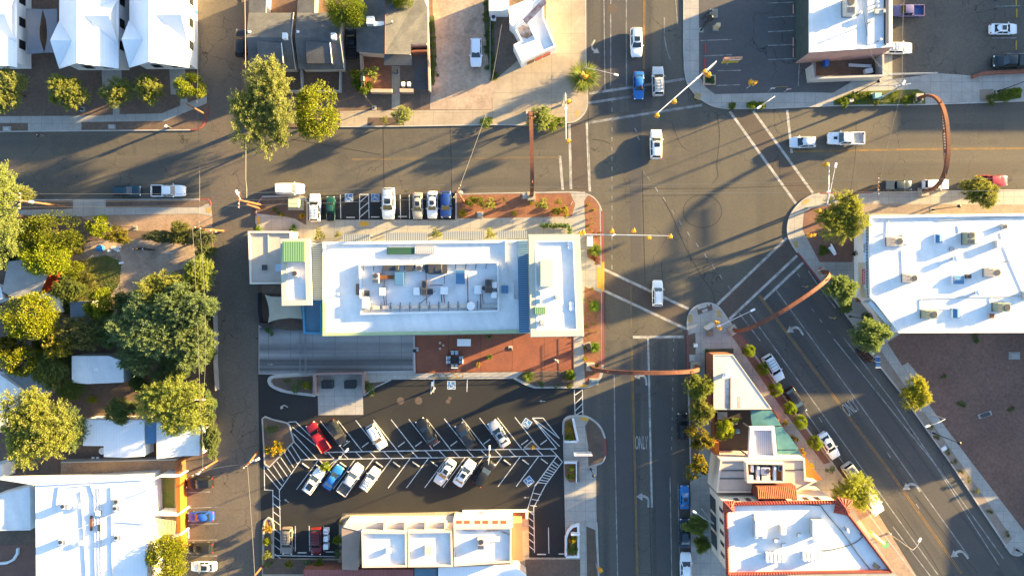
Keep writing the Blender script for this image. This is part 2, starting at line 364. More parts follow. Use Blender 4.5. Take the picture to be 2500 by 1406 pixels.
kerb([(640, 480), (730, 478)] + smoothpts([(730, 478), (744, 482), (751, 493)]) + [(751, 537)], kerbm); kerb(smoothpts([(625, 528), (625, 508), (629, 492), (640, 480)]), redk, 'painted_kerb', .3)
kerb([(1113, 536), (1113, 474), (1400, 469), (1424, 471)] + smoothpts([(1424, 471), (1447, 481), (1463, 500), (1469, 518)]), kerbm)
kerb([(1470, 516), (1472, 640)] , redk, 'painted_kerb', .45); kerb([(1472, 640), (1472, 712)], tactile, 'tactile_strip', .5)
kerb([(1472, 712), (1472, 890)], redk, 'painted_kerb', .45); kerb(smoothpts([(1472, 890), (1471, 906), (1466, 922), (1451, 939), (1427, 946)]) + [(1305, 946), (1284, 939), (1255, 924)], kerbm)
kerb(smoothpts([(770, 965), (700, 956), (667, 944), (657, 932), (661, 921), (690, 915), (740, 913)]), kerbm, w=.5); kerb([(890, 965), (918, 944), (955, 927)], kerbm)
kerb(smoothpts([(1375, 1060), (1375, 1040), (1377, 1027), (1385, 1018), (1399, 1015), (1430, 1016), (1452, 1028), (1468, 1046), (1477, 1069)]), kerbm, w=.4)
kerb([(1477, 1069), (1478, 1112)], redk, 'painted_kerb', .4); kerb(smoothpts([(1478, 1112), (1471, 1128), (1455, 1135)]) + [(1455, 1160)], kerbm); kerb([(1457, 1275), (1462, 1406), (1464, 1600)], kerbm)
kerb(smoothpts([(1678, 804), (1679, 777), (1687, 758), (1703, 746), (1725, 740), (1743, 743), (1759, 755), (1778, 782), (1797, 805)]), kerbm, w=.3)
kerb([(1678, 806), (1679, 945)], redk, 'painted_kerb', .35); kerb([(1680, 945), (1685, 1100), (1689, 1406), (1691, 1600)], kerbm); kerb([(1798, 806), (1824, 842)], redk, 'painted_kerb', .35)
kerb([(1826, 845), (1856, 884), (1919, 976), (1964, 1038), (2027, 1123), (2109, 1239), (2234, 1406), (2360, 1570)], kerbm)
kerb(smoothpts([(1946, 616), (1929, 588), (1923, 567), (1925, 540), (1935, 517), (1955, 494), (1979, 479), (2000, 473)]), kerbm, w=.35)
kerb([(2002, 472.5), (2130, 470)], redk, 'painted_kerb', .3); kerb([(2130, 470), (2500, 464), (2800, 460)], kerbm); kerb([(1947, 617), (2002, 688)], redk, 'painted_kerb', .3)
kerb([(2002, 688), (2080, 788), (2128, 870), (2195, 954), (2319, 1128), (2455, 1332)] + smoothpts([(2455, 1332), (2468, 1350), (2485, 1355), (2500, 1348)]), kerbm)

# ---- surfaces on the slabs
_z = [KZ]
def lay(name, pts, mt, dz=.004): return struct(name, MB().sheet(pp(pts), KZ + dz), mt)
lay('sidewalk', [(-300, 285), (0, 285), (250, 283), (277, 281), (277, 250), (293, 250), (293, 280), (395, 278), (441, 259), (441, 243), (458, 240), (459, 252), (506, 236), (506, 253), (405, 296), (200, 299), (200, 320), (70, 322), (70, 301), (-300, 303)], concrete)
lay('front_step', [(249, 166), (298, 166), (298, 195), (268, 233), (252, 233)], concrete); lay('front_step', [(414, 164), (452, 166), (455, 200), (434, 232), (418, 232)], concrete)
lay('sidewalk', [(830, 273), (893, 270), (895, 271), (1201, 269), (1165, 305), (832, 309)], concrete2); lay('planting_bed', [(898, 288), (982, 288), (988, 309), (897, 309)], browngravel, .008)
lay('dirt_yard', [(1046, -300), (1190, -300), (1190, 35), (1205, 60), (1209, 196), (1201, 268), (1050, 268), (1058, 60)], lot_dirt)
lay('forecourt', [(1209, 196), (1201, 269), (1166, 305), (1290, 306), (1382, 301), (1404, 297), (1421, 284), (1432, 267), (1434, 245), (1432, 200), (1429, 130), (1428, -300), (1333, -300), (1333, 95), (1275, 140)], concrete2)
lay('weed_strip', [(1180, -300), (1198, -300), (1205, 40), (1210, 196), (1196, 190), (1182, 60)], bedgreen, .006)
lay('weed_strip', [(1046, 40), (1060, 40), (1066, 130), (1060, 210), (1050, 210)], bedgreen, .006)
lay('old_parking_lot', [(1705, -500), (1706, 184), (1722, 214), (1745, 231), (1967, 226), (1977, 208), (1981, 142), (1977, -500)], lotgrey)
lay('apron', [(1967, 226), (1977, 196), (2080, 200), (2032, 228)], lotgrey, .006)
lay('old_parking_lot', [(2176, -500), (2178, 195), (2291, 180), (2374, 186), (2500, 178), (3100, 165), (3100, -500)], asphalt2)
lay('planting_bed', [(2034, 258), (2034, 246), (2080, 225), (2240, 219), (2258, 228), (2258, 255)], grassm); lay('planting_bed', [(2425, 249), (2425, 222), (2490, 214), (2492, 240), (2450, 248)], grassm); lay('gravel_bed', [(2390, 250), (2390, 220), (2424, 218), (2424, 249)], verge); lay('weed_bed', [(1772, 266), (1797, 250), (1794, 266)], grassm); lay('weed_bed', [(1822, 265), (1822, 251), (1868, 251), (1870, 265)], grassm)
lay('sidewalk', [(-300, 514), (57, 513), (179, 510), (179, 488), (259, 487), (259, 507), (488, 507), (506, 498), (517, 500), (517, 528), (488, 522), (260, 526), (195, 529), (-300, 528)], concrete)
lay('gravel_yard', [(200, 530), (270, 527), (488, 523), (517, 529), (520, 566), (420, 567), (300, 562), (230, 550)], gravel_tan)
lay('dirt_yard', [(170, 600), (260, 585), (420, 585), (505, 590), (520, 640), (430, 660), (350, 720), (290, 770), (200, 760)], lot_dirt, .005)
lay('sidewalk', [(150, 1128), (440, 1124), (440, 1165), (150, 1165)], gravel_tan)
# terracotta patio and beds around the central building
lay('patio', [(1012, 819), (1401, 812), (1401, 904), (1012, 911)], terracotta)
for b in ([(1116, 476), (1392, 471), (1404, 498), (1396, 529), (1116, 534)], [(1426, 491), (1437, 474), (1453, 484), (1462, 502), (1464, 516), (1466, 648), (1434, 628), (1430, 579)], [(1427, 699), (1467, 714), (1468, 898), (1462, 920), (1446, 937), (1428, 939), (1424, 825)]):
    lay('planting_bed', b, redgravel)
for b in ([(1278, 908), (1401, 905), (1400, 943), (1307, 943), (1260, 922)], [(662, 930), (668, 923), (764, 917), (764, 961), (700, 952), (670, 941)], [(628, 522), (629, 500), (641, 483), (730, 481), (748, 493), (748, 550), (720, 534), (690, 528)], [(890, 935), (950, 930), (915, 944), (890, 962)],
          [(1440, 1018), (1452, 1030), (1466, 1047), (1475, 1070), (1476, 1114), (1470, 1126), (1436, 1137), (1436, 1090), (1428, 1040)], [(1431, 1283), (1453, 1292), (1460, 1420), (1462, 1600), (1436, 1600)]):
    lay('planting_bed', b, browngravel)
for b in ([(1378, 1028), (1397, 1020), (1408, 1078), (1378, 1078)], [(1378, 1130), (1407, 1130), (1407, 1176), (1390, 1176), (1379, 1160)], [(1382, 1310), (1392, 1290), (1411, 1283), (1411, 1358), (1383, 1358)]): lay('planting_bed', b, redgravel, .006)
lay('planting_bed', [(1132, 1250), (1284, 1248), (1284, 1265), (1132, 1267)], redgravel); lay('planting_bed', [(643, 1290), (648, 1268), (660, 1270), (664, 1362), (826, 1366), (826, 1400), (643, 1400)], browngravel)
lay('dirt_yard', [(1282, 1364), (1416, 1364), (1416, 1700), (1282, 1700)], dirt)
lay('patio', [(632, 690), (700, 690), (740, 760), (740, 812), (660, 812), (628, 790)], browngravel); lay('forecourt', [(634, 800), (655, 796), (700, 806), (745, 806), (1008, 812), (1008, 908), (690, 912), (634, 911)], mat('concrete_drive', (.33, .32, .31), .8, (.28, .272, .262), .25, fine=(2, .1), streak=(R(90), .5, .006, (.07, .07, .07), .95), stripes=[(0, 3.6, .015, (.1, .1, .1))]), .005)
lay('loading_pad', [(776, 918), (885, 916), (887, 966), (776, 967)], concrete, .006)
struct('loading_pad', MB().sheet(pp([(776, 966), (886, 965), (887, 1012), (777, 1013)]), .004), concrete)
lay('planting_bed', Q('T2', (392, 430), (535, 395), (545, 455), (405, 500)), browngravel)
for b_ in (((395, 428), (438, 415), (446, 438), (404, 452)), ((440, 412), (483, 400), (490, 425), (448, 440)), ((440, 458), (490, 440), (500, 465), (452, 482)), ((495, 400), (517, 398), (519, 415), (497, 417))): lay('paving_block', Q('T2', *b_), kerbm, .012)
# triangle island and right block
lay('planting_bed', [(1679, 818), (1697, 812), (1698, 840), (1696, 945), (1681, 945)], browngravel); lay('planting_bed', [(1786, 820), (1800, 812), (1826, 848), (1919, 980), (2026, 1128), (2010, 1132), (1900, 985)], brickpave)
lay('planting_bed', [(1683, 950), (1701, 946), (1706, 1130), (1688, 1160)], brickpave); lay('planting_bed', [(1720, 852), (1790, 850), (1790, 862), (1742, 864), (1742, 1000), (1720, 1000)], bedgreen)
lay('forecourt', [(2110, 1200), (2240, 1410), (2360, 1600), (2330, 1600), (2180, 1390), (2080, 1240)], gravel_tan)
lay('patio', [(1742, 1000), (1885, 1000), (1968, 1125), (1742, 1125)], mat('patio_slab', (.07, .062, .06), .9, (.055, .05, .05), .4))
lay('planting_bed', [(1958, 560), (1962, 520), (1985, 505), (2010, 500), (2095, 500), (2100, 521), (2090, 560), (2080, 640), (2000, 640)], brickpave); lay('planting_bed', [(2002, 496), (2130, 498), (2500, 500), (2700, 500), (2700, 522), (2090, 522)], verge, .008)
lay('bare_lot', [(2165, 836), (2200, 812), (3100, 800), (3100, 1320), (2520, 1322), (2371, 1128), (2279, 1004), (2202, 893)], purpledirt)
lay('verge', [(2131, 869), (2146, 850), (2207, 939), (2343, 1128), (2470, 1312), (2456, 1328), (2320, 1126), (2196, 951)], verge)
lay('sidewalk', [(2202, 892), (2216, 884), (2244, 918), (2232, 935)], concrete, .007)
# grass lawn
g = MB(); rg = random.Random(3)
gp = [(185, 640), (260, 622), (298, 640), (292, 690), (262, 740), (215, 762), (180, 755)]
lay('lawn', gp, grassm, .009)
for k in range(2600):
    x, y = rg.uniform(182, 298), rg.uniform(624, 760)
    a, b = P(x, y); h = rg.uniform(.05, .14); t = rg.uniform(0, 6.3); c, s_ = math.cos(t) * .06, math.sin(t) * .06
    if (x - 185) + (y - 622) > 18 and (x - 262) * .9 + (y - 700) < 45: g.face([(a - c, b - s_, KZ), (a + c, b + s_, KZ), (a + c * .3 + s_, b + s_ * .3 - c, KZ + h)])
tag(g.build('grass_tufts', grassm), 'patchy green and yellow lawn grass behind the dirt yard', 'grass', kind='stuff')

# ---- painted markings
def lines(name, mt, segs, w=.15, z=.0):
    m = MB()
    for i, s_ in enumerate(segs): m.strip(pp(s_), w, z + i * .00002)
    return struct(name, m, mt)
def seq(r, *pts): return Q(r, *pts)
lines('crosswalk_marking', paint_m, [[(1782, 273), (1944, 498)], [(1839, 271), (1985, 472)], [(1921.6, 269), (1933, 374)],
      [(1751, 744), (1921, 581)], [(1781, 779), (1946, 624)], [(1865, 731), (1961, 641)], [(1471, 656), (1681, 754)], [(1474, 709), (1676, 803)], [(1545, 823), (1669, 822)],
      [(1367, 381), (1374, 464)], [(1390, 303), (1394, 462)], [(1433, 301), (1440, 468)]], .42)
lines('crosswalk_marking', paint_f, [[(1438, 229), (1546, 213), (1680, 192)], [(1436, 252), (1541, 236)], [(1431, 301), (1714, 257)]], .4)
lines('lane_marking', paint_f, [[(1474, -40), (1477, 222)], [(1491, -40), (1491, 210)], [(1529, -40), (1529.5, 210)], [(1622, 43), (1622, 90), (1627, 120), (1637, 148)], [(1648, -20), (1654, 60)],
      [(1499.5, 915), (1502, 1130), (1508, 1406)], [(1636, 1165), (1640, 1406)], [(1655, 1178), (1660, 1406)],
      [(1830, 765), (1999, 998), (2059, 1080), (2290, 1402)], [(1805, 765), (1856, 832)], [(1894, 707), (2107, 998), (2165, 1080), (2365, 1357)], [(2035, 826), (2279, 1128), (2439, 1379)], [(2060, 824), (2179, 979), (2279, 1126), (2450, 1363)],
      [(1935, 960), (2020, 1080), (2060, 1130)], [(1973, 661), (2000, 700), (2040, 752)], [(2180, 1285), (2290, 1430)]], .16, .0002)
lines('lane_marking', paint_m, [[(1582, 826), (1584, 900), (1589, 1130), (1591.6, 1238)]], .32)
dash = []
for y in range(215, 650, 24): dash.append([(1493.8, y), (1494.2, y + 11)])
for a, b in [(1552, 318), (1559, 338), (1574, 424), (1584, 437), (1603, 463), (1622, 487), (1643, 518), (1661, 544), (1681, 571), (1702, 598), (1723, 625), (1742, 652), (1760, 676), (1780, 702)]: dash.append([(a - 3, b - 5), (a + 3, b + 5)])
for k in range(12): dash.append([(1645 - k * .5, 826 + k * 24), (1645 - k * .5, 834 + k * 24)])
for a, b in [(1950, 672), (1985, 757), (2004, 783), (2025, 811)]: dash.append([(a - 3, b - 4), (a + 3, b + 4)])
for a, b in [(2003, 1024), (1930, 990), (2170, 1110), (2240, 1235)]: dash.append([(a - 4, b - 6), (a + 4, b + 6)])
lines('lane_dash', paint_f, dash, .14, .0003)
yl = [[(1936, 369), (2280, 363), (2700, 360)], [(1936, 371.5), (2280, 365.5), (2700, 362.5)], [(1852, 722), (2056, 998), (2154, 1128), (2346, 1400)], [(1856, 721), (2059.5, 996), (2158, 1127), (2350, 1399)]]
lines('lane_marking', paint_y2, yl, .13, .0004)
lines('lane_marking', paint_y2, [[(1572, -40), (1570, 170)], [(1575, -40), (1573, 170)], [(1541, 845), (1548, 1130), (1555, 1406)], [(1544, 845), (1551, 1130), (1558, 1406)], [(1540, 700), (1541, 800)]], .13, .0004)
lines('lane_marking', mat('paint_yellow_faint', (.19, .125, .06), .85, (.115, .095, .066), .6), [[(860, 388), (1367, 383)], [(860, 391), (1367, 386)]], .13, .0004)
circ = [(1715 + 47 * math.cos(t), 516 + 40 * math.sin(t)) for t in [2 * math.pi * k / 40 for k in range(41)]]
lines('tar_seam', tar, [[(1568, 417), (1570, 500), (1575, 693)], smoothpts([(1618, 485), (1640, 525), (1672, 600), (1710, 670), (1738, 710), (1746, 740)]), circ, [(1568, 461), (1760, 460), (1980, 452)], [(1568, 478), (1740, 476)],
      smoothpts([(1750, 280), (1757, 330), (1750, 400), (1753, 430), (1738, 450)]), smoothpts([(1640, 300), (1660, 350), (1676, 365)]), [(1436, 262), (1438, 420)], smoothpts([(2090, 300), (2088, 380), (2076, 470)]),
      [(1586, 1238), (1590, 1406)], [(935, 310), (938, 470)], [(1099, 308), (1103, 470)], smoothpts([(1445, 340), (1475, 345), (1490, 352)]), [(710, 340), (930, 378)], smoothpts([(1885, 410), (1900, 380), (1905, 440)]),
      smoothpts([(2190, 1240), (2260, 1340), (2300, 1406)]), smoothpts([(2235, 1210), (2320, 1320), (2390, 1400)]), [(2150, 1040), (2235, 1150)], [(1615, 640), (1618, 700)]], .09, .0005)

m = MB()
for q_ in ([(1751, 744), (1921, 581), (1946, 624), (1781, 779)], [(1471, 656), (1681, 754), (1676, 803), (1474, 709)], [(1782, 273), (1839, 271), (1985, 472), (1944, 498)], [(1390, 303), (1433, 301), (1440, 468), (1394, 462)]): m.sheet(pp(q_), -.0016)
struct('crosswalk', m, mat('asphalt_reddish', (.094, .074, .058), .9, (.075, .06, .05), .4, fine=(3, .18)))
# stalls
st = []
for i in range(12):
    x, y = 782 + 43.2 * i, 1027 - .8 * i; st.append([(x, y), (x + 59, y + 75)])
for i in range(14):
    x, y = 779 + 44.7 * i, 1120 - .6 * i; st.append([(x, y), (x - 55, y + 74)])
st += [[(797, 1103.5), (1120, 1098), (1359, 1095)], [(735, 1121.5), (1120, 1116), (1360, 1112)], [(704, 1030), (722, 1029), (797, 1103)], [(1300, 1020), (1326, 1020), (1366, 1070)], [(1300, 1021), (1359, 1095)], [(1300, 1021), (1366, 1089)], [(1302, 1022), (1366, 1070)]]
for k in range(17):
    x = 800 + 34 * k; st.append([(x, 1103.4 - .0155 * (x - 797)), (x + 17, 1121 - .0155 * (x - 797))])
for k in range(8):                                         # hatching around the left island
    t = k / 7; a = (716 - 62 * t, 1042 + 103 * t) if k < 3 else (714 - 9 * (k - 3) * 1.3, 1080 + 12 * (k - 3))
for a, b in [((714, 1042), (797, 1108)), ((716, 1058), (775, 1121)), ((718, 1078), (757, 1121)), ((712, 1087), (735, 1123)), ((703, 1096), (727, 1132)), ((694, 1105), (717, 1141)), ((685, 1116), (710, 1152)), ((676, 1126), (702, 1163)), ((667, 1135), (693, 1174)), ((647, 1135), (688, 1185)), ((647, 1153), (683, 1196))]: st.append([a, b])
st += [[(735, 1121.5), (682, 1197), (686, 1350)], [(645, 1136), (646, 1195), (666, 1196), (668, 1355)], [(667, 1355), (828, 1358)]]
for k in range(8): st.append([(666.5, 1208 + 20 * k), (685, 1222 + 20 * k)])
st += [[(1360, 1112), (1305, 1188), (1287, 1246)], [(1373, 1127), (1332, 1183), (1303, 1238), (1305, 1348)], [(1360, 1112), (1373, 1127)]]
for k in range(11):
    t = k / 10; a = (1351 - 46 * t, 1126 + 64 * t); b = (1366 - 38 * t, 1138 + 52 * t)
    if k < 9: st.append([a, b])
for k in range(4): st.append([(1302 - 4 * k, 1203 + 15 * k), (1322 - 6 * k, 1207 + 14 * k)])
for k in range(6): st.append([(1290, 1246 + 17 * k), (1304, 1257 + 17 * k)])
st += [[(1339, 1287), (1340, 1350)], [(721, 1283), (721, 1345)], [(755, 1283), (756, 1345)], [(790, 1283), (791, 1345)], [(1402, 950), (1404, 1014)], [(1422, 950), (1423, 1014)], [(1404, 964), (1422, 951)], [(1404, 985), (1422, 968)], [(1404, 1003), (1422, 985)], [(1404, 1014), (1422, 1003)],
       [(1059, 926), (1059, 958)], [(1141, 926), (1140, 956)]]
for x in (831, 977, 999, 1009, 1080): st.append([(x, 476), (x + 1, 534)])
st += [[(900, 476), (901, 534)], [(878, 475), (878, 538)], [(900, 475), (878, 494)], [(900, 494), (878, 512)], [(900, 512), (879, 530)], [(878, 475), (900, 475)]]
lines('stall_marking', paint, st, .13, .0012)
lines('stall_marking', paint_f, [[(1874, 9), (1940, 7)], [(1874, 44), (1940, 41)], [(1874, 79), (1937, 76)], [(1874, 112.5), (1940, 110)], [(1874, 147), (1951, 144), (1951, 144)], [(1951, 144), (1948, 212)], [(1952, -40), (1952, 144)], [(1710, 100.5), (1786, 97.5)], [(1718, 138), (1786, 135)], [(1752, 174), (1808, 173)], [(1748, 210), (1805, 208)],
      [(2430, 17), (2490, 16)], [(2420, 94), (2480, 94)], [(2450, 132), (2500, 132)]], .16, KZ + .009)
lines('stall_marking', paint_f, [[(456, 1202), (513, 1200)], [(458, 1240), (533, 1237)], [(458, 1280), (534, 1277)], [(460, 1319), (530, 1317)], [(465, 1358), (530, 1356)]], .16, .001)
lines('accessible_lines', paint_y, [[(1059, 908), (1059, 922), (1130, 922), (1130, 907)], [(1061, 909), (1075, 921)], [(1080, 909), (1094, 921)], [(1104, 908), (1118, 920)]], .16, KZ + .006)
# yellow tactile pads at the ramps
m = MB()
for pl in ([(1417, 938), (1436, 938), (1435, 946), (1416, 946)], [(1417, 1017), (1437, 1017), (1437, 1026), (1418, 1026)], [(879, 541), (901, 541), (901, 552), (880, 552)], [(628, 528), (636, 529), (636, 548), (628, 549)], [(1457, 652), (1466, 652), (1468, 706), (1457, 703)]): m.sheet(pp(pl), KZ + .012)
struct('tactile_pad', m, tactile)
m = MB()
for pl in ([(1680, 768), (1690, 769), (1688, 789), (1681, 788)], [(1749, 757), (1758, 757), (1760, 775), (1751, 774)], [(1696, 225), (1712, 232), (1708, 246), (1694, 240)], [(1955, 493), (1973, 484), (1977, 492), (1959, 502)], [(1934, 590), (1944, 588), (1949, 603), (1942, 606)], [(504, 506), (516, 506), (516, 520), (504, 520)], [(1405, 270), (1416, 272), (1410, 286), (1402, 284)]): m.sheet(pp(pl), KZ + .012)
struct('tactile_pad', m, mat('tactile_faded', (.42, .27, .08), .8, (.34, .24, .10), 3))
# turn arrows
def arrow_poly(kind):
    if kind == 'straight': return [(-.1, -.9), (.1, -.9), (.1, .2), (.38, .2), (0, 1), (-.38, .2), (-.1, .2)]
    pts = [(.55, -1.3), (.85, -1.3)]
    for k in range(9):
        t = R(0 + 95 * k / 8); pts.append((-.15 + 1.0 * math.cos(t), -.35 + .95 * math.sin(t)))
    pts += [(-.25, .95), (-1.2, .35), (-.25, -.25)]
    for k in range(8, -1, -1):
        t = R(0 + 92 * k / 8); pts.append((-.2 + .75 * math.cos(t), -.42 + .65 * math.sin(t)))
    return pts
m = MB(); m2 = MB()
def arrow(mm, x, y, ang, sc_, kind='left', z=.0015):
    cx, cy = P(x, y); c, s_ = math.cos(R(ang)), math.sin(R(ang))
    mm.face([(cx + (a * c - b * s_) * sc_, cy + (a * s_ + b * c) * sc_, z) for a, b in ccw(arrow_poly(kind))])
arrow(m, 1572, 1217, 0, 1.05); arrow(m, 1566, 922, 6, 1.0); arrow(m, 1940, 806, 32, 1.1); arrow(m, 2224, 1188, 36, 1.15); arrow(m, 2341, 1352, 36, 1.15)
arrow(m, 692, 993, 55, .5, 'left'); arrow(m, 1324, 979, 90, .55, 'straight'); arrow(m, 1285, 1214, 90, .5, 'straight'); arrow(m, 700, 1222, 55, .5, 'straight')
arrow(m, 661, 834, 0, .5, 'straight', KZ + .02); arrow(m, 661, 889, -90, .5, 'straight', KZ + .02); arrow(m, 1452, 118, 150, .9)
struct('turn_arrow', m, paint_m)
def word(txt, x, y, rz, size, mt, z=.0016, stretch=(1, 1), name='pavement_word', xy=None):
    cu = bpy.data.curves.new(name, 'FONT'); cu.body = txt; cu.size = size; cu.align_x = 'CENTER'; cu.align_y = 'CENTER'
    t = bpy.data.objects.new(name, cu); me = bpy.data.meshes.new_from_object(t); bpy.data.objects.remove(t)
    o = bpy.data.objects.new(name, me); COL.objects.link(o); a = xy or P(x, y, z)
    o.location = (a[0], a[1], z); o.rotation_euler = (0, 0, R(rz)); o.scale = (stretch[0], stretch[1], 1); me.materials.clear(); me.materials.append(mt); return o
tag(word('ONLY', 1566, 1082, 0, 1.0, paint_m, stretch=(.78, 3.1)), kind='structure'); tag(word('ONLY', 2077, 996, 33, 1.0, paint_m, stretch=(.85, 3.3)), kind='structure')
# wheelchair symbols on blue squares
m = MB(); m2 = MB()
def ada(x, y, ang, z=.0014, s_=.62):
    cx, cy = P(x, y); c, n = math.cos(R(ang)), math.sin(R(ang)); T = lambda a, b: (cx + (a * c - b * n) * s_, cy + (a * n + b * c) * s_)
    m.face([(*T(a, b), z) for a, b in ((-1.1, -1.1), (1.1, -1.1), (1.1, 1.1), (-1.1, 1.1))])
    for pts, w_ in (([(-1, -1), (1, -1), (1, 1), (-1, 1), (-1, -1)], .14), ([(-.15, .7), (-.1, .0), (.45, 0), (.7, -.6)], .2), ([(.3 * 0 - .15 + .5 * math.cos(t), -.3 + .5 * math.sin(t)) for t in [R(110 + 23 * k) for k in range(11)]], .14), ([(-.2, .68), (-.08, .78)], .26)):
        m2.strip([T(*p) for p in pts], w_ * s_, z + .0006)
for a in ((1102, 940, 0), (1286, 1033, -35), (1291, 1174, 40), (852, 483, 0), (916, 483, 0)): ada(*a)
struct('accessible_symbol', m, bluepaint); struct('accessible_symbol_lines', m2, paint)
# manholes and covers
m = MB()
for x, y, r in ((873, 471, .4), (586, 1078, .5), (1695, 700, .35), (1495, 22, .8), (978, 978, .6), (1022, 978, .6), (1094, 980, .35), (1098, 972, .3)): m.disc(P(x, y), r, -.002, .0022 + (.001 if r > .5 else 0), 20)
struct('manhole_cover', m, mat('iron', (.08, .06, .048), .7, (.11, .08, .06), 4))
# ------------------------------------------------------------------ vehicles
carpaint = mat('car_paint', (1, 1, 1), .28, use_color=True, spec=.55)
carglass = mat('car_glass', (.012, .018, .022), .06, spec=.9)
rubber = mat('tyre_rubber', (.018, .018, .018), .85); rimm = mat('wheel_rim', (.45, .45, .47), .3, metal=.8)
trim = mat('black_trim', (.015, .015, .016), .5); chrome = mat('chrome', (.55, .55, .56), .25, metal=.9)
lampw = mat('headlamp', (.75, .75, .72), .15, spec=.8); lampr = mat('tail_lamp', (.35, .012, .01), .25, spec=.6)
bedliner = mat('bed_liner', (.02, .02, .021), .7)

def loft(mb, rings, cap=True):
    n = len(rings[0]); vs = [p for r in rings for p in r]; fs = []
    for i in range(len(rings) - 1):
        for k in range(n):
            fs.append((i * n + k, (i + 1) * n + k, (i + 1) * n + (k + 1) % n, i * n + (k + 1) % n))
    if cap: fs += [tuple(range(n)), tuple(range((len(rings) - 1) * n, len(rings) * n))[::-1]]
    mb.faces(vs, fs)

# per kind: length, width, roof z, belt z, stations of the lower body (x, halfwidth, shoulder z, centre z) rear -> front, greenhouse xs
KINDS = {
 'sedan': dict(L=4.7, W=1.82, roof=1.45, belt=.93, gh=(-1.85, -1.05, .25, 1.0), rw=.58, st=[(-2.35, .66, .62, .66), (-2.25, .82, .86, .92), (-1.9, .88, .96, 1.02), (-.5, .91, .95, 1.0), (.9, .90, .93, .98), (1.6, .88, .84, .93), (2.1, .80, .74, .83), (2.3, .66, .62, .68), (2.35, .5, .55, .58)]),
 'hatch': dict(L=4.2, W=1.78, roof=1.5, belt=.95, gh=(-2.0, -1.6, .2, 1.0), rw=.6, st=[(-2.1, .68, .7, .74), (-2.02, .83, .92, .96), (-1.4, .88, .96, 1.0), (0, .89, .95, .99), (.9, .88, .93, .98), (1.5, .86, .84, .92), (1.9, .78, .74, .8), (2.08, .62, .6, .64), (2.1, .5, .55, .58)]),
 'suv': dict(L=4.75, W=1.92, roof=1.74, belt=1.06, gh=(-2.28, -1.95, .3, 1.05), rw=.68, st=[(-2.37, .74, .8, .84), (-2.3, .89, 1.02, 1.06), (-1.5, .94, 1.08, 1.1), (0, .96, 1.06, 1.09), (1.0, .95, 1.03, 1.08), (1.7, .92, .95, 1.03), (2.15, .85, .84, .92), (2.33, .7, .7, .76), (2.37, .55, .6, .64)]),
 'van': dict(L=4.5, W=1.8, roof=1.85, belt=1.05, gh=(-2.18, -2.1, .55, 1.15), rw=.72, st=[(-2.25, .74, .8, .84), (-2.2, .86, 1.02, 1.06), (-1.5, .9, 1.06, 1.08), (0, .9, 1.05, 1.08), (1.0, .9, 1.02, 1.06), (1.6, .88, .92, 1.0), (2.0, .8, .8, .87), (2.2, .66, .66, .7), (2.25, .5, .58, .6)]),
 'pickup': dict(L=5.6, W=1.95, roof=1.82, belt=1.12, gh=(-.75, -.6, .75, 1.35), rw=.68, st=[(-.95, .93, 1.1, 1.12), (0, .95, 1.1, 1.12), (1.2, .95, 1.08, 1.12), (1.9, .93, 1.04, 1.1), (2.5, .88, .92, 1.0), (2.74, .76, .75, .8), (2.8, .6, .62, .66)]),
}
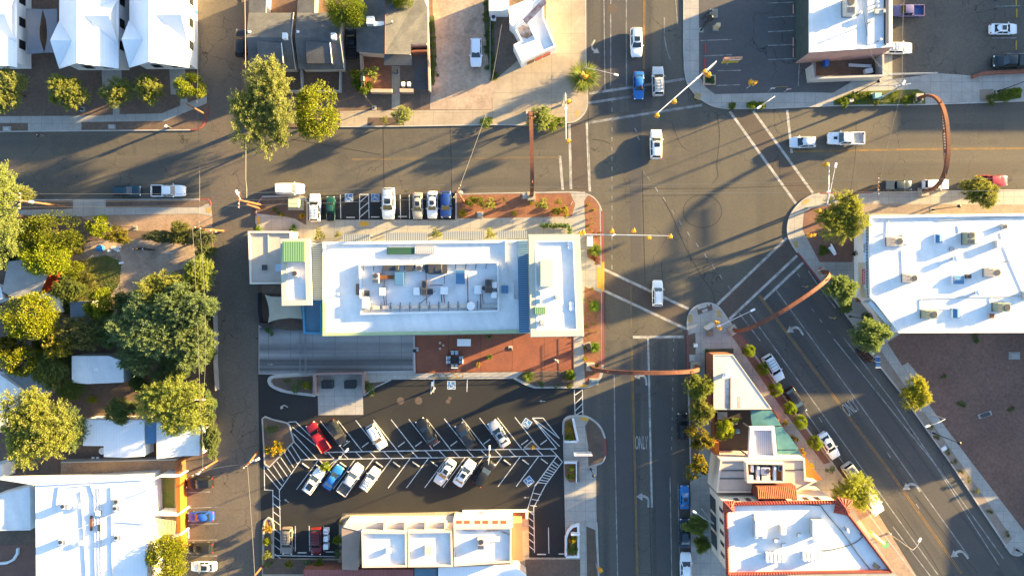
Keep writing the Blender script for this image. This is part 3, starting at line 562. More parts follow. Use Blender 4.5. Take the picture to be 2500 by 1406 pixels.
def make_car(kind, name, roofmode='plain'):
    """roofmode: plain | sunroof | rack | bars ; built pointing +x with its wheels on z=0"""
    K = KINDS[kind]; root = thing(name, '', 'car'); L2, W2 = K['L'] / 2, K['W'] / 2
    b = MB(); rings = []
    for x, w_, zs, zt in K['st']:
        zb = .28 if abs(x) < L2 - .25 else .36
        half = [(w_ * .93, zb), (w_, zb + .18), (w_, zs - .1), (w_ * .965, zs - .02), (w_ * .82, zs + (zt - zs) * .45), (w_ * .45, zt)]
        rings.append([(x, y, z) for y, z in half] + [(x, -y, z) for y, z in half[::-1]])
    loft(b, rings)
    x0, x1, x2, x3 = K['gh']; zb, zr, rw = K['belt'] - .03, K['roof'], K['rw']; bw = W2 * .9
    def gring(x, w0, w1, z1): return [(x, w0, zb), (x, w1 * 1.02, z1 - .07), (x, w1 * .8, z1 - .012), (x, 0, z1), (x, -w1 * .8, z1 - .012), (x, -w1 * 1.02, z1 - .07), (x, -w0, zb)]
    xm = (x1 + x2) / 2
    R0 = [(x0, bw * .93 * s_, zb) for s_ in (1, .9, .6, 0, -.6, -.9, -1)]; R5 = [(x3, bw * .93 * s_, zb) for s_ in (1, .9, .6, 0, -.6, -.9, -1)]
    loft(b, [R0, gring(x1, bw, rw * .97, zr - .05), gring(xm, bw, rw * 1.04, zr), gring(x2, bw, rw, zr - .06), R5], cap=False)
    if kind == 'pickup':
        pass
    body = b.build('body', carpaint, root, smooth=True, local=True)
    try:
        body.data.set_sharp_from_angle(angle=R(38))
    except Exception: pass
    # glass, 12 mm proud of the greenhouse
    def pane(nm, pts, out, mt=carglass):
        m = MB(); o = Vector(out) * .014; m.face([tuple(Vector(p) + o) for p in pts]); return m.build(nm, mt, root, local=True)
    def lerp(a, c, t): return tuple(a[i] + (c[i] - a[i]) * t for i in range(3))
    fb, ft = (x3, bw * .86, zb), (x2, rw * .93, zr - .1); 
    n = Vector((zr - zb, 0, x3 - x2)).normalized()
    pane('windshield', [lerp(fb, ft, .10), lerp(fb, ft, .99), lerp((x3, -bw * .86, zb), (x2, -rw * .93, zr - .1), .99), lerp((x3, -bw * .86, zb), (x2, -rw * .93, zr - .1), .10)], n + Vector((0, 0, 1.2)))
    rb, rt = (x0, bw * .84, zb), (x1, rw * .9, zr - .1); n = Vector((-(zr - zb), 0, max(.05, x1 - x0))).normalized()
    pane('rear_window', [lerp(rb, rt, .96), lerp(rb, rt, .25 if kind != 'sedan' else .12), lerp((x0, -bw * .84, zb), (x1, -rw * .9, zr - .1), .25 if kind != 'sedan' else .12), lerp((x0, -bw * .84, zb), (x1, -rw * .9, zr - .1), .96)], n + Vector((0, 0, .9)))
    cuts = [(x2 - .0, xm + .05), (xm - .05, x1 + .1)] if kind != 'pickup' else [(x2, .1), (.0, x1 + .05)]
    for s_ in (1, -1):
        for i, (xa, xb) in enumerate(cuts):
            lo, hi = zb + .06, zr - .14
            def sp(x, z):
                t = (z - zb) / (zr - .07 - zb); y = bw + (rw * 1.02 - bw) * t; return (x, s_ * (y + .02), z)
            xa_lo = xa + (.42 * (x3 - x2) if i == 0 else 0); xb_lo = xb - (.5 * (x1 - x0) if i == 1 and kind == 'sedan' else 0)
            pane('side_window', [sp(xa_lo, lo), sp(xa, hi), sp(xb, hi), sp(xb_lo, lo)], (0, s_, .15))
    # wheels
    wx = (1.38, -1.38) if kind not in ('pickup',) else (1.75, -1.65)
    if kind in ('hatch',): wx = (1.28, -1.25)
    wr = .33 if kind in ('sedan', 'hatch', 'van') else .38
    for x in wx:
        for s_ in (1, -1):
            m = MB(); m.tube([(x, s_ * (W2 - .22), wr), (x, s_ * (W2 - .01), wr)], wr, 18); whl = m.build('wheel', rubber, root, local=True)
            m = MB(); m.tube([(x, s_ * (W2 - .02), wr), (x, s_ * (W2 + .004), wr)], wr * .62, 14); m.build('rim', rimm, whl, local=True)
    fx = K['st'][-3][0]; fw = K['st'][-3][1]; fz = K['st'][-3][2]
    for s_ in (1, -1):
        m = MB(); m.box((fx + .08, s_ * (fw - .17), fz - .17), (.22, .3, .14), -s_ * .3, .02); m.build('headlight', lampw, root, local=True)
        rx = -L2 + .1; m = MB(); rw_ = .84 if kind != 'pickup' else .88
        m.box((rx + (.0 if kind == 'pickup' else .02), s_ * (rw_ * W2 - .1), .74), (.16, .24, .17 if kind in ('sedan', 'hatch') else .34), s_ * .25, .02); m.build('tail_light', lampr, root, local=True)
        m = MB(); m.box((x3 - .35, s_ * (W2 + .07), zb + .06), (.14, .2, .13), 0, .03); m.build('mirror', carpaint, root, local=True)
    m = MB(); gx = K['st'][-1][0]; m.box((gx - .02, 0, .42), (.08, .9, .16), 0, .02); m.build('grille', trim, root, local=True)
    if kind == 'pickup':
        m = MB(); bx0, bx1, h = -2.75, -.9, 1.12
        m.box(((bx0 + bx1) / 2, 0, .5), (bx1 - bx0, 1.6, .25))
        for s_ in (1, -1): m.box(((bx0 + bx1) / 2, s_ * .9, .34), (bx1 - bx0, .12, h - .34), 0, .03)
        m.box((bx1 - .03, 0, .5), (.1, 1.7, h - .5)); 
        m.build('truck_bed', carpaint, root, local=True)
        m = MB(); m.box((bx0 + .02, 0, .5), (.09, 1.72, h - .5), 0, .02); m.build('tailgate', carpaint, root, local=True)
        m = MB(); m.box(((bx0 + bx1) / 2 + .02, 0, .752), (bx1 - bx0 - .16, 1.64, .02)); m.build('bed_floor', bedliner, root, local=True)
    if roofmode == 'sunroof':
        m = MB(); m.box((x2 - .55, 0, zr - .02), (.75, rw * 1.35, .035), 0, .01); m.build('sunroof', carglass, root, local=True)
    if roofmode == 'bigroof':
        m = MB(); m.box((xm + .0, 0, zr - .02), (1.15, rw * 1.5, .035), 0, .01); m.build('sunroof', carglass, root, local=True)
    if roofmode in ('rack', 'bars'):
        for s_ in (1, -1): m = MB(); m.tube([(x1 + .25, s_ * rw * .86, zr + .05), (x2 - .15, s_ * rw * .86, zr + .05)], .025, 6); m.build('roof_rail', trim, root, local=True)
        if roofmode == 'rack':
            for k in range(4): m = MB(); m.box((x1 + .45 + k * .5, 0, zr + .04), (.05, rw * 1.72, .04)); m.build('roof_bar', trim, root, local=True)
    if roofmode == 'ribs':
        m = MB()
        for k in range(7): m.box((xm, (k - 3) * rw * .26, zr - .015), (x2 - x1 - .5, .05, .035))
        m.build('roof_ribs', trim, root, local=True)
    if roofmode == 'cap':
        m = MB(); m.box((-1.82, 0, 1.12), (1.8, 1.7, .55), 0, .08); m.build('bed_cap', carpaint, root, local=True)
    if roofmode == 'scoop':
        m = MB(); m.box((1.75, 0, 1.1), (.55, .4, .07), 0, .02); m.build('hood_scoop', trim, root, local=True)
    return root

CARPROTO = {}
GREEK = {}
def car(kind, mode, x, y, ang, col, label, cat='car', group=None, sc_=1.0, z=0.0, bedcol=None, sub=None):
    """ang: heading in degrees (0 = right, 90 = up)"""
    names = dict(sedan='sedan_car', suv='sport_utility_vehicle', hatch='hatchback_car', van='minivan', pickup='pickup_truck')
    loc = (*P(x, y, .9), z); key = (kind, mode)
    if key not in CARPROTO:
        c = make_car(kind, names[kind], mode); CARPROTO[key] = c; c.location = loc; c.rotation_euler = (0, 0, R(ang)); c.scale = (sc_,) * 3
    else: c = dup(CARPROTO[key], loc, R(ang), sc_)
    tag(c, label, cat, group)
    for k in kids(c):
        n = k.name.split('.')[0]
        if n in ('body', 'mirror', 'truck_bed', 'tailgate', 'bed_cap'): k.color = (*col, 1)
    if bedcol:
        for k in kids(c):
            if k.name.split('.')[0] == 'bed_floor':
                k.material_slots[0].link = 'OBJECT'; k.material_slots[0].material = bedcol
    return c
WH, SV, BK, GY = (.78, .78, .77), (.5, .5, .5), (.012, .012, .013), (.12, .115, .11)
white_floor = mat('bed_floor_pale', (.42, .42, .42), .6, (.3, .3, .3), 3); blue_floor = mat('bed_floor_blue', (.03, .07, .2), .6)
ST, PK = 'cars driving through the crossing', 'cars parked in the marked bays'
car('suv', 'sunroof', 1554, 103, 271, WH, 'white sport utility vehicle with sunroof driving towards the crossing alone in its lane', 'car', ST, 1.0)
car('sedan', 'plain', 1560, 208, 270, (.02, .12, .36), 'bright blue sedan waiting at the crosswalk beside the silver wagon', 'car', ST, .97)
car('suv', 'rack', 1607, 198, 91, SV, 'silver wagon with roof rack leaving the crossing beside the blue sedan', 'car', ST)
car('suv', 'sunroof', 1602, 352, 90, WH, 'white sport utility vehicle with black sunroof in the middle of the crossing', 'car', ST)
car('suv', 'bars', 1606, 716, 90, WH, 'white sport utility vehicle between the crosswalk lines left of the triangle island', 'car', ST, .9)
car('hatch', 'bars', 1961, 347, 181, (.62, .65, .68), 'small silver hatchback waiting behind the stop line ahead of a white pickup', 'car', ST)
car('pickup', 'scoop', 2066, 338, 180, WH, 'white pickup with black hood scoop and empty pale bed waiting behind a hatchback', 'pickup truck', ST, 1.05, bedcol=white_floor)
AL = 'cars parked on the lots and alleys at the top'
car('suv', 'plain', 588, 105, 90, BK, 'black off roader squeezed between the alley and the grey shingle house', 'car', AL, .95, KZ)
car('suv', 'plain', 1162, 128, 270, (.7, .72, .75), 'white sport utility vehicle alone on the bare dirt yard', 'car', AL, .98, KZ)
car('pickup', 'plain', 857, 105, 90, (.008, .014, .022), 'dark navy pickup parked in the narrow gap between two shingle roofs', 'pickup truck', AL, .9, KZ)
car('pickup', 'plain', 2215, 27, 180, (.16, .13, .26), 'faded purple old pickup with blue bed behind the white building', 'pickup truck', AL, .95, KZ, bedcol=blue_floor)
car('suv', 'rack', 2193, 118, 0, WH, 'white wagon with roof rack sticking out from behind the white building', 'car', AL, .95, KZ)
car('sedan', 'sunroof', 2451, 71, 0, WH, 'white sedan with black sunroof nosed to a yellow wheel stop', 'car', AL, .95, KZ)
car('pickup', 'cap', 2466, 150, 180, (.012, .02, .024), 'dark green black pickup with bed cap at the right edge', 'pickup truck', AL, 1.0, KZ)
SW = 'cars parked along the kerb of the side street'
car('suv', 'bars', 309, 466, 0, (.012, .04, .06), 'dark teal wagon parked by the kerb behind a white pickup', 'car', SW, .92)
car('pickup', 'plain', 410, 466, 0, WH, 'white pickup with black bed parked by the kerb near the alley', 'pickup truck', SW, .98)
car('van', 'plain', 708, 461, 0, WH, 'plain white minivan standing in the street above the corner planter', 'van', SW)
N = 'cars in the short bays north of the central building'
car('suv', 'rack', 768, 507, 90, WH, 'white sport utility vehicle with roof rack in the bay nearest the corner planter', 'car', N, .96)
car('pickup', 'plain', 806, 509, 90, (.01, .06, .045), 'small dark green pickup beside the white roof rack vehicle', 'pickup truck', N, .72)
car('suv', 'sunroof', 948, 497, 270, WH, 'large white sport utility vehicle with sunroof next to the hatched aisle', 'car', N, 1.08)
car('sedan', 'sunroof', 1019, 502, 270, (.36, .33, .29), 'tan silver sedan with sunroof in the short bays', 'car', N, .92)
car('sedan', 'sunroof', 1055, 500, 270, WH, 'white sedan between the tan sedan and the blue car', 'car', N, .95)
car('hatch', 'plain', 1088, 499, 270, (.015, .05, .22), 'dark blue hatchback in the bay nearest the red gravel bed', 'car', N, 1.02)
SE_ = 'cars parked along the kerb by the white right hand building'
car('pickup', 'cap', 2193, 453, 0, (.03, .045, .06), 'dark slate pickup with bed cap parked left of a white car', 'pickup truck', SE_, .84)
car('suv', 'bars', 2287, 450, 0, WH, 'white sport utility vehicle parked under the foot of the tall rusty arch', 'car', SE_, .88)
car('pickup', 'plain', 2425, 441, 0, (.36, .035, .05), 'red pickup parked half hidden behind a street tree', 'pickup truck', SE_, .88)
DG = 'cars parked along the diagonal avenue'
car('suv', 'rack', 1889, 899, 301, (.62, .66, .7), 'boxy white wagon with roof rack nearest the triangle island tip', 'car', DG, .98)
car('hatch', 'bars', 1943, 979, 302, BK, 'black hatchback parked between two young street trees on the avenue', 'car', DG, 1.08)
car('sedan', 'sunroof', 2025, 1088, 302, WH, 'white sedan with black rear glass parked alone on the avenue', 'car', DG)
car('van', 'ribs', 2085, 1163, 304, (.5, .48, .43), 'beige van with ribbed roof half under the big kerbside tree', 'van', DG, 1.05)
car('van', 'plain', 2127, 1221, 304, WH, 'long white van just below the big kerbside tree', 'van', DG, 1.15)
MS = 'cars parked along the right kerb of the main street'
car('suv', 'plain', 1668, 1041, 92, BK, 'black sport utility vehicle parked beside the first row of kerb trees', 'car', MS, .9)
sun_car = car('sedan', 'sunroof', 1673, 1215, 90, (.02, .16, .42), 'bright blue car with white sunshade behind its windshield', 'car', MS, .82)
car('sedan', 'sunroof', 1673, 1302, 90, (.008, .022, .05), 'dark navy sedan partly under a green kerb tree', 'car', MS, 1.0)
car('sedan', 'plain', 1675, 1384, 90, WH, 'white sedan at the bottom edge of the main street', 'car', MS, 1.0)
OW = 'cars parked nose in at the orange wall'
car('suv', 'bars', 486, 1179, 182, BK, 'black sport utility vehicle parked topmost at the orange wall', 'car', OW, .92)
car('sedan', 'plain', 488, 1262, 182, (.02, .08, .36), 'royal blue sedan parked at the orange wall', 'car', OW, .9)
car('suv', 'plain', 487, 1339, 181, (.02, .019, .018), 'black sport utility vehicle below the blue sedan and beside the leafy tree', 'car', OW, .9)
car('sedan', 'bigroof', 495, 1384, 180, WH, 'white sedan with large glass roof lowest at the orange wall', 'car', OW, .88)
U = 'cars in the upper row of slanted stalls'; LO = 'cars in the lower row of slanted stalls'
car('pickup', 'plain', 776, 1067, 122, (.42, .015, .02), 'bright red pickup in the slanted stall nearest the left island', 'pickup truck', U, .93, bedcol=mat('bed_red', (.3, .01, .015), .5))
car('suv', 'bars', 821, 1056, 302, (.02, .02, .021), 'black wagon with roof rails right beside the red pickup', 'car', U, .92)
car('suv', 'bars', 919, 1066, 302, (.62, .65, .68), 'white wagon in the upper row of slanted stalls', 'car', U, .92)
car('sedan', 'plain', 1041, 1054, 122, BK, 'glossy black sedan in the upper row of slanted stalls', 'car', U, .98)
car('suv', 'bars', 1137, 1064, 122, (.03, .029, .028), 'charcoal wagon in the upper row of slanted stalls', 'car', U, .94)
car('sedan', 'sunroof', 1218, 1059, 122, (.34, .36, .39), 'silver grey sedan rightmost in the upper row of slanted stalls', 'car', U)
car('suv', 'bigroof', 765, 1175, 56, WH, 'white wagon with long black glass roof leftmost in the lower row', 'car', LO, .93)
car('sedan', 'plain', 813, 1166, 56, (.02, .14, .4), 'bright blue coupe below the yellow flowering bush in the lower row', 'car', LO, .92)
car('pickup', 'plain', 855, 1171, 56, SV, 'silver crew cab pickup with loaded bed in the lower row', 'pickup truck', LO, .98, bedcol=mat('bed_load', (.16, .16, .16), .8, (.03, .03, .03), 4))
car('suv', 'rack', 903, 1170, 56, WH, 'white wagon with roof rack in the lower row right of the silver pickup', 'car', LO, .88)
car('sedan', 'sunroof', 1086, 1153, 236, (.62, .6, .6), 'pearl white sedan facing out in the lower row', 'car', LO, .98)
car('sedan', 'sunroof', 1134, 1155, 56, (.68, .7, .73), 'cool white sedan facing in, left of the black car in the lower row', 'car', LO)
car('suv', 'plain', 1182, 1156, 56, BK, 'glossy black sport utility vehicle rightmost in the lower row', 'car', LO, .95)
BL = 'cars in the short bays below the parking lot'
car('suv', 'rack', 700, 1321, 270, (.17, .15, .13), 'grey brown sport utility vehicle in the bay beside the hatched strip', 'car', BL, .93)
car('suv', 'rack', 771, 1322, 270, (.13, .012, .016), 'dark red sport utility vehicle beside three white cube boxes', 'car', BL, .92)
for k in kids(sun_car):
    if k.name.startswith('windshield'): k.material_slots[0].link = 'OBJECT'; k.material_slots[0].material = mat('sunshade', (.6, .62, .64), .5, (.06, .16, .3), 2.2)
# ------------------------------------------------------------------ trees and plants
bark = mat('bark', (.085, .06, .045), .95, (.05, .038, .03), 3)
leafF = leaf_mat('leaves_feathery', (.30, .31, .085), (.16, .19, .055), .45)
leafB = leaf_mat('leaves_broad', (.19, .225, .028), (.08, .125, .02), .35)
leafD = leaf_mat('leaves_dusty', (.21, .225, .10), (.115, .14, .065), .45)
leafY = leaf_mat('leaves_yellow', (.34, .27, .03), (.15, .17, .03), .4)
leafA = leaf_mat('blades', (.17, .21, .05), (.09, .13, .04), .25)

def spray(mb, p, d, ln, wd, rg):
    """a leaflet: narrow rhombus from p along d"""
    d = d.normalized(); a = d.cross(Vector((rg.uniform(-1, 1), rg.uniform(-1, 1), rg.uniform(.2, 1)))); 
    if a.length < 1e-3: a = Vector((1, 0, 0))
    a = a.normalized() * wd / 2; m_ = p + d * ln * .5
    mb.face([p, m_ + a, p + d * ln, m_ - a])
def rdir(rg, up=-.2):
    while True:
        v = Vector((rg.uniform(-1, 1), rg.uniform(-1, 1), rg.uniform(-1, 1)))
        if .05 < v.length < 1 and v.z / v.length > up: return v.normalized()
def crown_feathery(seed, n_br=46, leaf=.085, per=46, wid=.3, lobes=5):
    """unit crown (radius 1, z 0..~1.1): drooping twigs carrying small leaflets"""
    rg = random.Random(seed); mb = MB(); cs = []
    for k in range(lobes):
        t = 2.4 * k + rg.uniform(-.4, .4); r = .74 * math.sqrt((k + .3) / lobes)
        cs.append((Vector((r * math.cos(t), r * math.sin(t), .34 + .42 * math.sqrt(1 - r * r) + rg.uniform(-.1, .1))), rg.uniform(.27, .42) * (1.15 if lobes < 9 else 1)))
    for c, rad in cs:
        for b in range(n_br):
            d = rdir(rg, -.45); p0 = c + d * rad * rg.uniform(.25, .6); ln = rad * rg.uniform(.35, .75)
            d = (d + Vector((rg.uniform(-.4, .4), rg.uniform(-.4, .4), rg.uniform(-.15, .35)))).normalized()
            for q in range(per):
                t = rg.random(); p = p0 + d * ln * t + Vector((0, 0, -.12 * t * t * rad)); sd_ = (d * .5 + rdir(rg, -1) * .9)
                spray(mb, p + rdir(rg, -1) * .035, sd_, leaf * rg.uniform(.6, 1.2), leaf * wid, rg)
    return mb
def crown_broad(seed, lobes=16, per=330, leaf=.075):
    """unit crown of dense separate leaf clumps with gaps between them"""
    rg = random.Random(seed); mb = MB()
    for k in range(lobes):
        d = rdir(rg, -.15); c = Vector((d.x * .68, d.y * .68, .42 + d.z * .42)) * 1.0; rad = rg.uniform(.2, .34)
        for q in range(per):
            e = rdir(rg, -.7); p = c + e * rad * (rg.random() ** .35) * (1 if rg.random() > .12 else 1.25)
            spray(mb, p, e + rdir(rg, -1) * .8, leaf * rg.uniform(.7, 1.3), leaf * rg.uniform(.55, .9), rg)
    return mb
def crown_spiky(seed, n=230, wid=.022):
    rg = random.Random(seed); mb = MB()
    for k in range(n):
        d = rdir(rg, -.1); d.z = abs(d.z) * .9 + .05; ln = rg.uniform(.7, 1.05); a = d.cross(Vector((0, 0, 1)))
        a = (a.normalized() if a.length > 1e-3 else Vector((1, 0, 0))) * wid; mid = d * ln * .6 + Vector((0, 0, .08)); tip = d * ln + Vector((0, 0, -.06))
        mb.faces([a * .6, -a * .6, mid - a, mid + a, tip], [(0, 1, 2, 3), (3, 2, 4)])
    return mb
def mass(mb): return mb
def trunk_mesh(seed, h=.55, r=.05, n=6, spread=.62):
    rg = random.Random(seed); mb = MB(); f = Vector((rg.uniform(-.05, .05), rg.uniform(-.05, .05), h * .5))
    mb.tube([(0, 0, -.02), (0, 0, h * .2), f], [r * 1.25, r, r * .85], 8)
    for k in range(n):
        t = 2 * math.pi * (k + rg.uniform(-.3, .3)) / n; e = Vector((spread * math.cos(t) * rg.uniform(.6, 1), spread * math.sin(t) * rg.uniform(.6, 1), h + rg.uniform(.1, .45)))
        mid = f + (e - f) * .45 + Vector((0, 0, .1)); mb.tube([f, mid, e], [r * .6, r * .36, r * .1], 6)
        for j in range(2):
            e2 = mid + Vector((rg.uniform(-.35, .35), rg.uniform(-.35, .35), rg.uniform(.15, .4))); mb.tube([mid, e2], [r * .28, r * .07], 5)
    return mb
CROWNS = {
  'F1': (crown_feathery, dict(seed=11, n_br=60, per=44, leaf=.075, wid=.32, lobes=11), leafF), 'F2': (crown_feathery, dict(seed=23, n_br=52, per=42, leaf=.08, wid=.3, lobes=8), leafF),
  'FB': (crown_feathery, dict(seed=31, n_br=72, per=46, leaf=.05, wid=.34, lobes=17), leafF), 'B1': (crown_broad, dict(seed=5, lobes=20, per=300), leafB), 'B2': (crown_broad, dict(seed=9, lobes=38, per=330, leaf=.05), leafB),
  'D1': (crown_feathery, dict(seed=41, n_br=64, per=46, leaf=.05, wid=.42, lobes=17), leafD), 'Y1': (crown_feathery, dict(seed=17, n_br=34, per=26, leaf=.12, wid=.4, lobes=5), leafY),
  'S1': (crown_broad, dict(seed=3, lobes=9, per=90, leaf=.16), leafB), 'S2': (crown_feathery, dict(seed=51, n_br=14, per=16, leaf=.2, wid=.4, lobes=4), leafF), 'SY': (crown_feathery, dict(seed=61, n_br=14, per=16, leaf=.2, wid=.45, lobes=4), leafY),
  'SP': (crown_spiky, dict(seed=71, n=420, wid=.014), leafA), 'SG': (crown_spiky, dict(seed=73, n=120, wid=.03), leafY), 'SD': (crown_broad, dict(seed=77, lobes=8, per=70, leaf=.15), leafD),
}
CMESH = {}; TMESH = {}
def crown_data(k):
    if k not in CMESH:
        fn, kw, mt = CROWNS[k]; mb = fn(**kw); me = bpy.data.meshes.new('crown'); me.from_pydata([tuple(v) for v in mb.v], [], mb.f); me.materials.append(mt); me.update(); CMESH[k] = me
    return CMESH[k]
def trunk_data(i):
    if i not in TMESH:
        mb = trunk_mesh(100 + i); me = bpy.data.meshes.new('trunk'); me.from_pydata([tuple(v) for v in mb.v], [], mb.f); me.materials.append(bark); me.polygons.foreach_set('use_smooth', [True] * len(mb.f)); me.update(); TMESH[i] = me
    return TMESH[i]
TN = [0]
def tree(kind, x, y, rx, h, label, ry=None, tint=(1, 1, 1), name='street_tree', cat='tree', group=None, rot=None, trunk=True, base=KZ, zc=.62):
    """(x, y) plan of the crown centre as surveyed from above; rx, ry crown radii in plan units; h height in metres"""
    TN[0] += 1; i = TN[0]; ry = ry or rx; rx *= 1.1; ry *= 1.1; zmid = base + h * zc
    a = P(x, y, zmid); k = (1 - zmid / HC) / SC
    root = thing(name, label, cat, (a[0], a[1], base), 0, group)
    c = bpy.data.objects.new('crown', crown_data(kind)); COL.objects.link(c); adopt(c, root); c.color = (*tint, 1)
    r_ = (i * 1.7) % 6.28 if rot is None else rot
    c.rotation_euler = (0, 0, r_)
    # crown is stretched in world x / y: bake the stretch into a diagonal scale (rotation snapped to quarter turns when stretched)
    if abs(rx - ry) > 4:
        q_ = round(r_ / (math.pi / 2)); c.rotation_euler = (0, 0, q_ * math.pi / 2)
        sx, sy = (rx, ry) if q_ % 2 == 0 else (ry, rx)
    else: sx, sy = rx, ry
    zlow = .28 if trunk else 0.0
    c.location = (0, 0, h * zlow); c.scale = (sx * k, sy * k, h * (1.02 - zlow) / 1.1)
    if trunk:
        t = bpy.data.objects.new('trunk', trunk_data(i % 4)); COL.objects.link(t); adopt(t, root); t.rotation_euler = (0, 0, r_); t.scale = (rx * k, ry * k, h * .9)
    return root
def shrub(kind, x, y, r, h, label, tint=(1, 1, 1), name='shrub', cat='shrub', group=None, base=KZ):
    """single-mesh plant"""
    TN[0] += 1; a = P(x, y, base + h * .5); k = (1 - h / HC) / SC
    o = bpy.data.objects.new(name, crown_data(kind)); COL.objects.link(o); o.location = (a[0], a[1], base - .02); o.rotation_euler = (0, 0, (TN[0] * 2.1) % 6.28); o.scale = (r * k, r * k, h); o.color = (*tint, 1)
    return tag(o, label, cat, group)

G1 = 'small trees in the front yards of the white houses'
tree('F1', 25, 222, 46, 5.5, 'feathery yellow green tree cut by the left edge below the white houses', 52, group=G1)
tree('F1', 170, 230, 46, 5.5, 'feathery yellow green tree beside the round black lamp foot in the yards', 48, group=G1, tint=(1, 1, .8))
tree('F2', 292, 228, 38, 4.5, 'thin olive tree left of its sparse twin in front of the white houses', group=G1, tint=(1, 1, .85))
tree('F2', 368, 220, 35, 4.5, 'sparse olive tree between the thin olive tree and the lime green one', group=G1, tint=(1.05, 1.05, .85))
tree('B1', 464, 212, 37, 5, 'lime green rounded tree at the sidewalk end next to the alley', 32, group=G1, tint=(1.5, 1.35, .9))
tree('FB', 652, 262, 80, 10, 'largest pale feathery tree spilling over the street corner by the shingle houses', 108, group='pair of large trees on the corner')
tree('B2', 776, 275, 57, 8, 'bright yellow green tree right of the largest pale tree', 72, tint=(1.45, 1.25, .8), group='pair of large trees on the corner')
tree('B2', 846, 25, 52, 8.5, 'dense green tree between the dark pickup and the roofs at the top edge', 44, tint=(1.0, 1.0, .7))
tree('B1', 978, -2, 34, 7, 'green tree cut off by the top edge above the shingle roof', 24, tint=(1.0, 1.0, .7))
shrub('S1', 870, 185, 17, 2.2, 'yellow green bush outside the left patio wall of the shingle house', (1.4, 1.2, .6)); shrub('S2', 908, 178, 22, 2.6, 'wispy tree like shrub inside the red patio of the shingle house', (.9, 1, .9))
shrub('S1', 892, 214, 20, 1.8, 'low broad leaved bush at the patio wall corner', (.9, 1, .6)); shrub('S1', 872, 170 + 38, 14, 1.6, 'dark green bush in the strip outside the left patio wall', (.7, .9, .6))
tree('F2', 983, 283, 23, 3.5, 'small pale palo verde in the sidewalk bed', tint=(1.1, 1.15, 1.3)); shrub('S2', 938, 295, 12, .8, 'low weed in the brown sidewalk bed')
tree('SP', 1428, 180, 44, 4, 'spiky pale green yucca tree at the corner of the white corner building', trunk=False, tint=(1.3, 1.25, .9), name='yucca_tree')
shrub('S1', 1421, 212, 13, 1.2, 'dark green bush under the spiky corner yucca', (.8, 1, .6)); tree('F2', 1318, 290, 30, 3.4, 'wispy pale shrub tree beside the foot of the left arch', tint=(1, 1.1, 1.1)); shrub('S1', 1345, 300, 24, 1.2, 'yellow green bush right of the left arch foot', (1.3, 1.3, .7)); shrub('S1', 1371, 297, 14, 1.0, 'dark round bush near the signal lamp', (.8, .9, .6))
shrub('S1', 1187, 299, 17, .9, 'round green bush around the thin post at the street edge', (.8, 1.0, .7), base=.0)
# beds at the top right
gb = 'weedy bushes in the roadside bed at the top right'
for k, (x, y, r, t) in enumerate([(2060, 250, 16, 1.2), (2085, 240, 15, .9), (2112, 236, 17, .8), (2136, 245, 14, .7), (2180, 235, 16, .8), (2212, 245, 14, .9), (2236, 238, 15, .8), (2420, 243, 16, .7), (2455, 234, 19, .8), (2482, 226, 15, 1.1), (1787, 259, 11, .9), (1835, 257, 13, 1.2), (1858, 257, 12, 1.0)]):
    shrub('S1', x, y, r, .7, ['small weedy green bush in the roadside beds along the top right street'][0], (t, t, .6), group=gb)
# left garden trees
tree('FB', 8, 525, 60, 10, 'tall pale feathery tree at the left edge beside the utility pole', 112, tint=(.85, .95, 1.0))
tree('D1', 66, 475, 24, 6, 'small feathery bough beside the pole lamp at the left edge', 20, tint=(1.3, 1.3, .9))
tree('B2', 128, 570, 82, 6.5, 'wide dark green tree with yellowing leaves below the side street', 52, tint=(.95, .85, .7)); tree('B2', 114, 622, 62, 7, 'bright yellow green mulberry tree above the grey roof', 54, tint=(1.6, 1.45, .7))
tree('B1', 242, 553, 30, 4.5, 'small round lime tree beside the gravel yard lamp', 27, tint=(1.7, 1.5, .8))
tree('Y1', 285, 578, 40, 2.6, 'straggling yellow bush along the gravel yard edge', 22, tint=(.8, .8, .8), trunk=False, name='hedge_bush'); tree('D1', 395, 577, 52, 2.2, 'long dark hedge along the gravel yard', 15, trunk=False, name='hedge_bush', cat='hedge'); tree('D1', 490, 582, 34, 2.5, 'dark bush at the pole by the alley corner', 26, trunk=False, name='hedge_bush')
tree('FB', 492, 668, 34, 7, 'upright pale green tree under the alley wires', 44, tint=(1.0, 1.1, .85)); tree('FB', 405, 708, 56, 8, 'sunlit pale green tree top beside the dirt yard', 44, tint=(1.25, 1.2, .9))
GW = 'big dark mesquites shading the garden'
tree('D1', 455, 745, 76, 9, 'dark green mesquite just below the sunlit tree top', 56, tint=(.95, 1.15, 1.05), group=GW); tree('D1', 370, 790, 92, 8.5, 'broad dark mesquite left in the shaded garden grove', 80, tint=(.95, 1.15, 1.05), group=GW); tree('D1', 462, 832, 72, 8, 'dark mesquite beside the alley wall in the shaded grove', 66, tint=(1.05, 1.2, 1.0), group=GW); tree('D1', 350, 868, 60, 6.5, 'dark mesquite right of the small white house', 44, tint=(.95, 1.1, 1.0), group=GW)
tree('B2', 78, 770, 70, 8, 'golden green mulberry tree left of the blue shed roof', 62, tint=(1.5, 1.25, .55)); tree('Y1', 155, 835, 38, 6, 'dry golden tree below the blue shed roof', 42, tint=(1.0, .95, .9)); tree('D1', 205, 810, 60, 6, 'olive tree with bare twigs beside the blue shed', 40, tint=(1.1, .95, .7))
tree('B1', 55, 880, 48, 6.5, 'yellowing tree above the white roof at the left edge', 40, tint=(1.2, 1.0, .55)); tree('D1', 128, 905, 40, 5, 'dark tree left of the small white house', 46, tint=(.9, 1, .6))
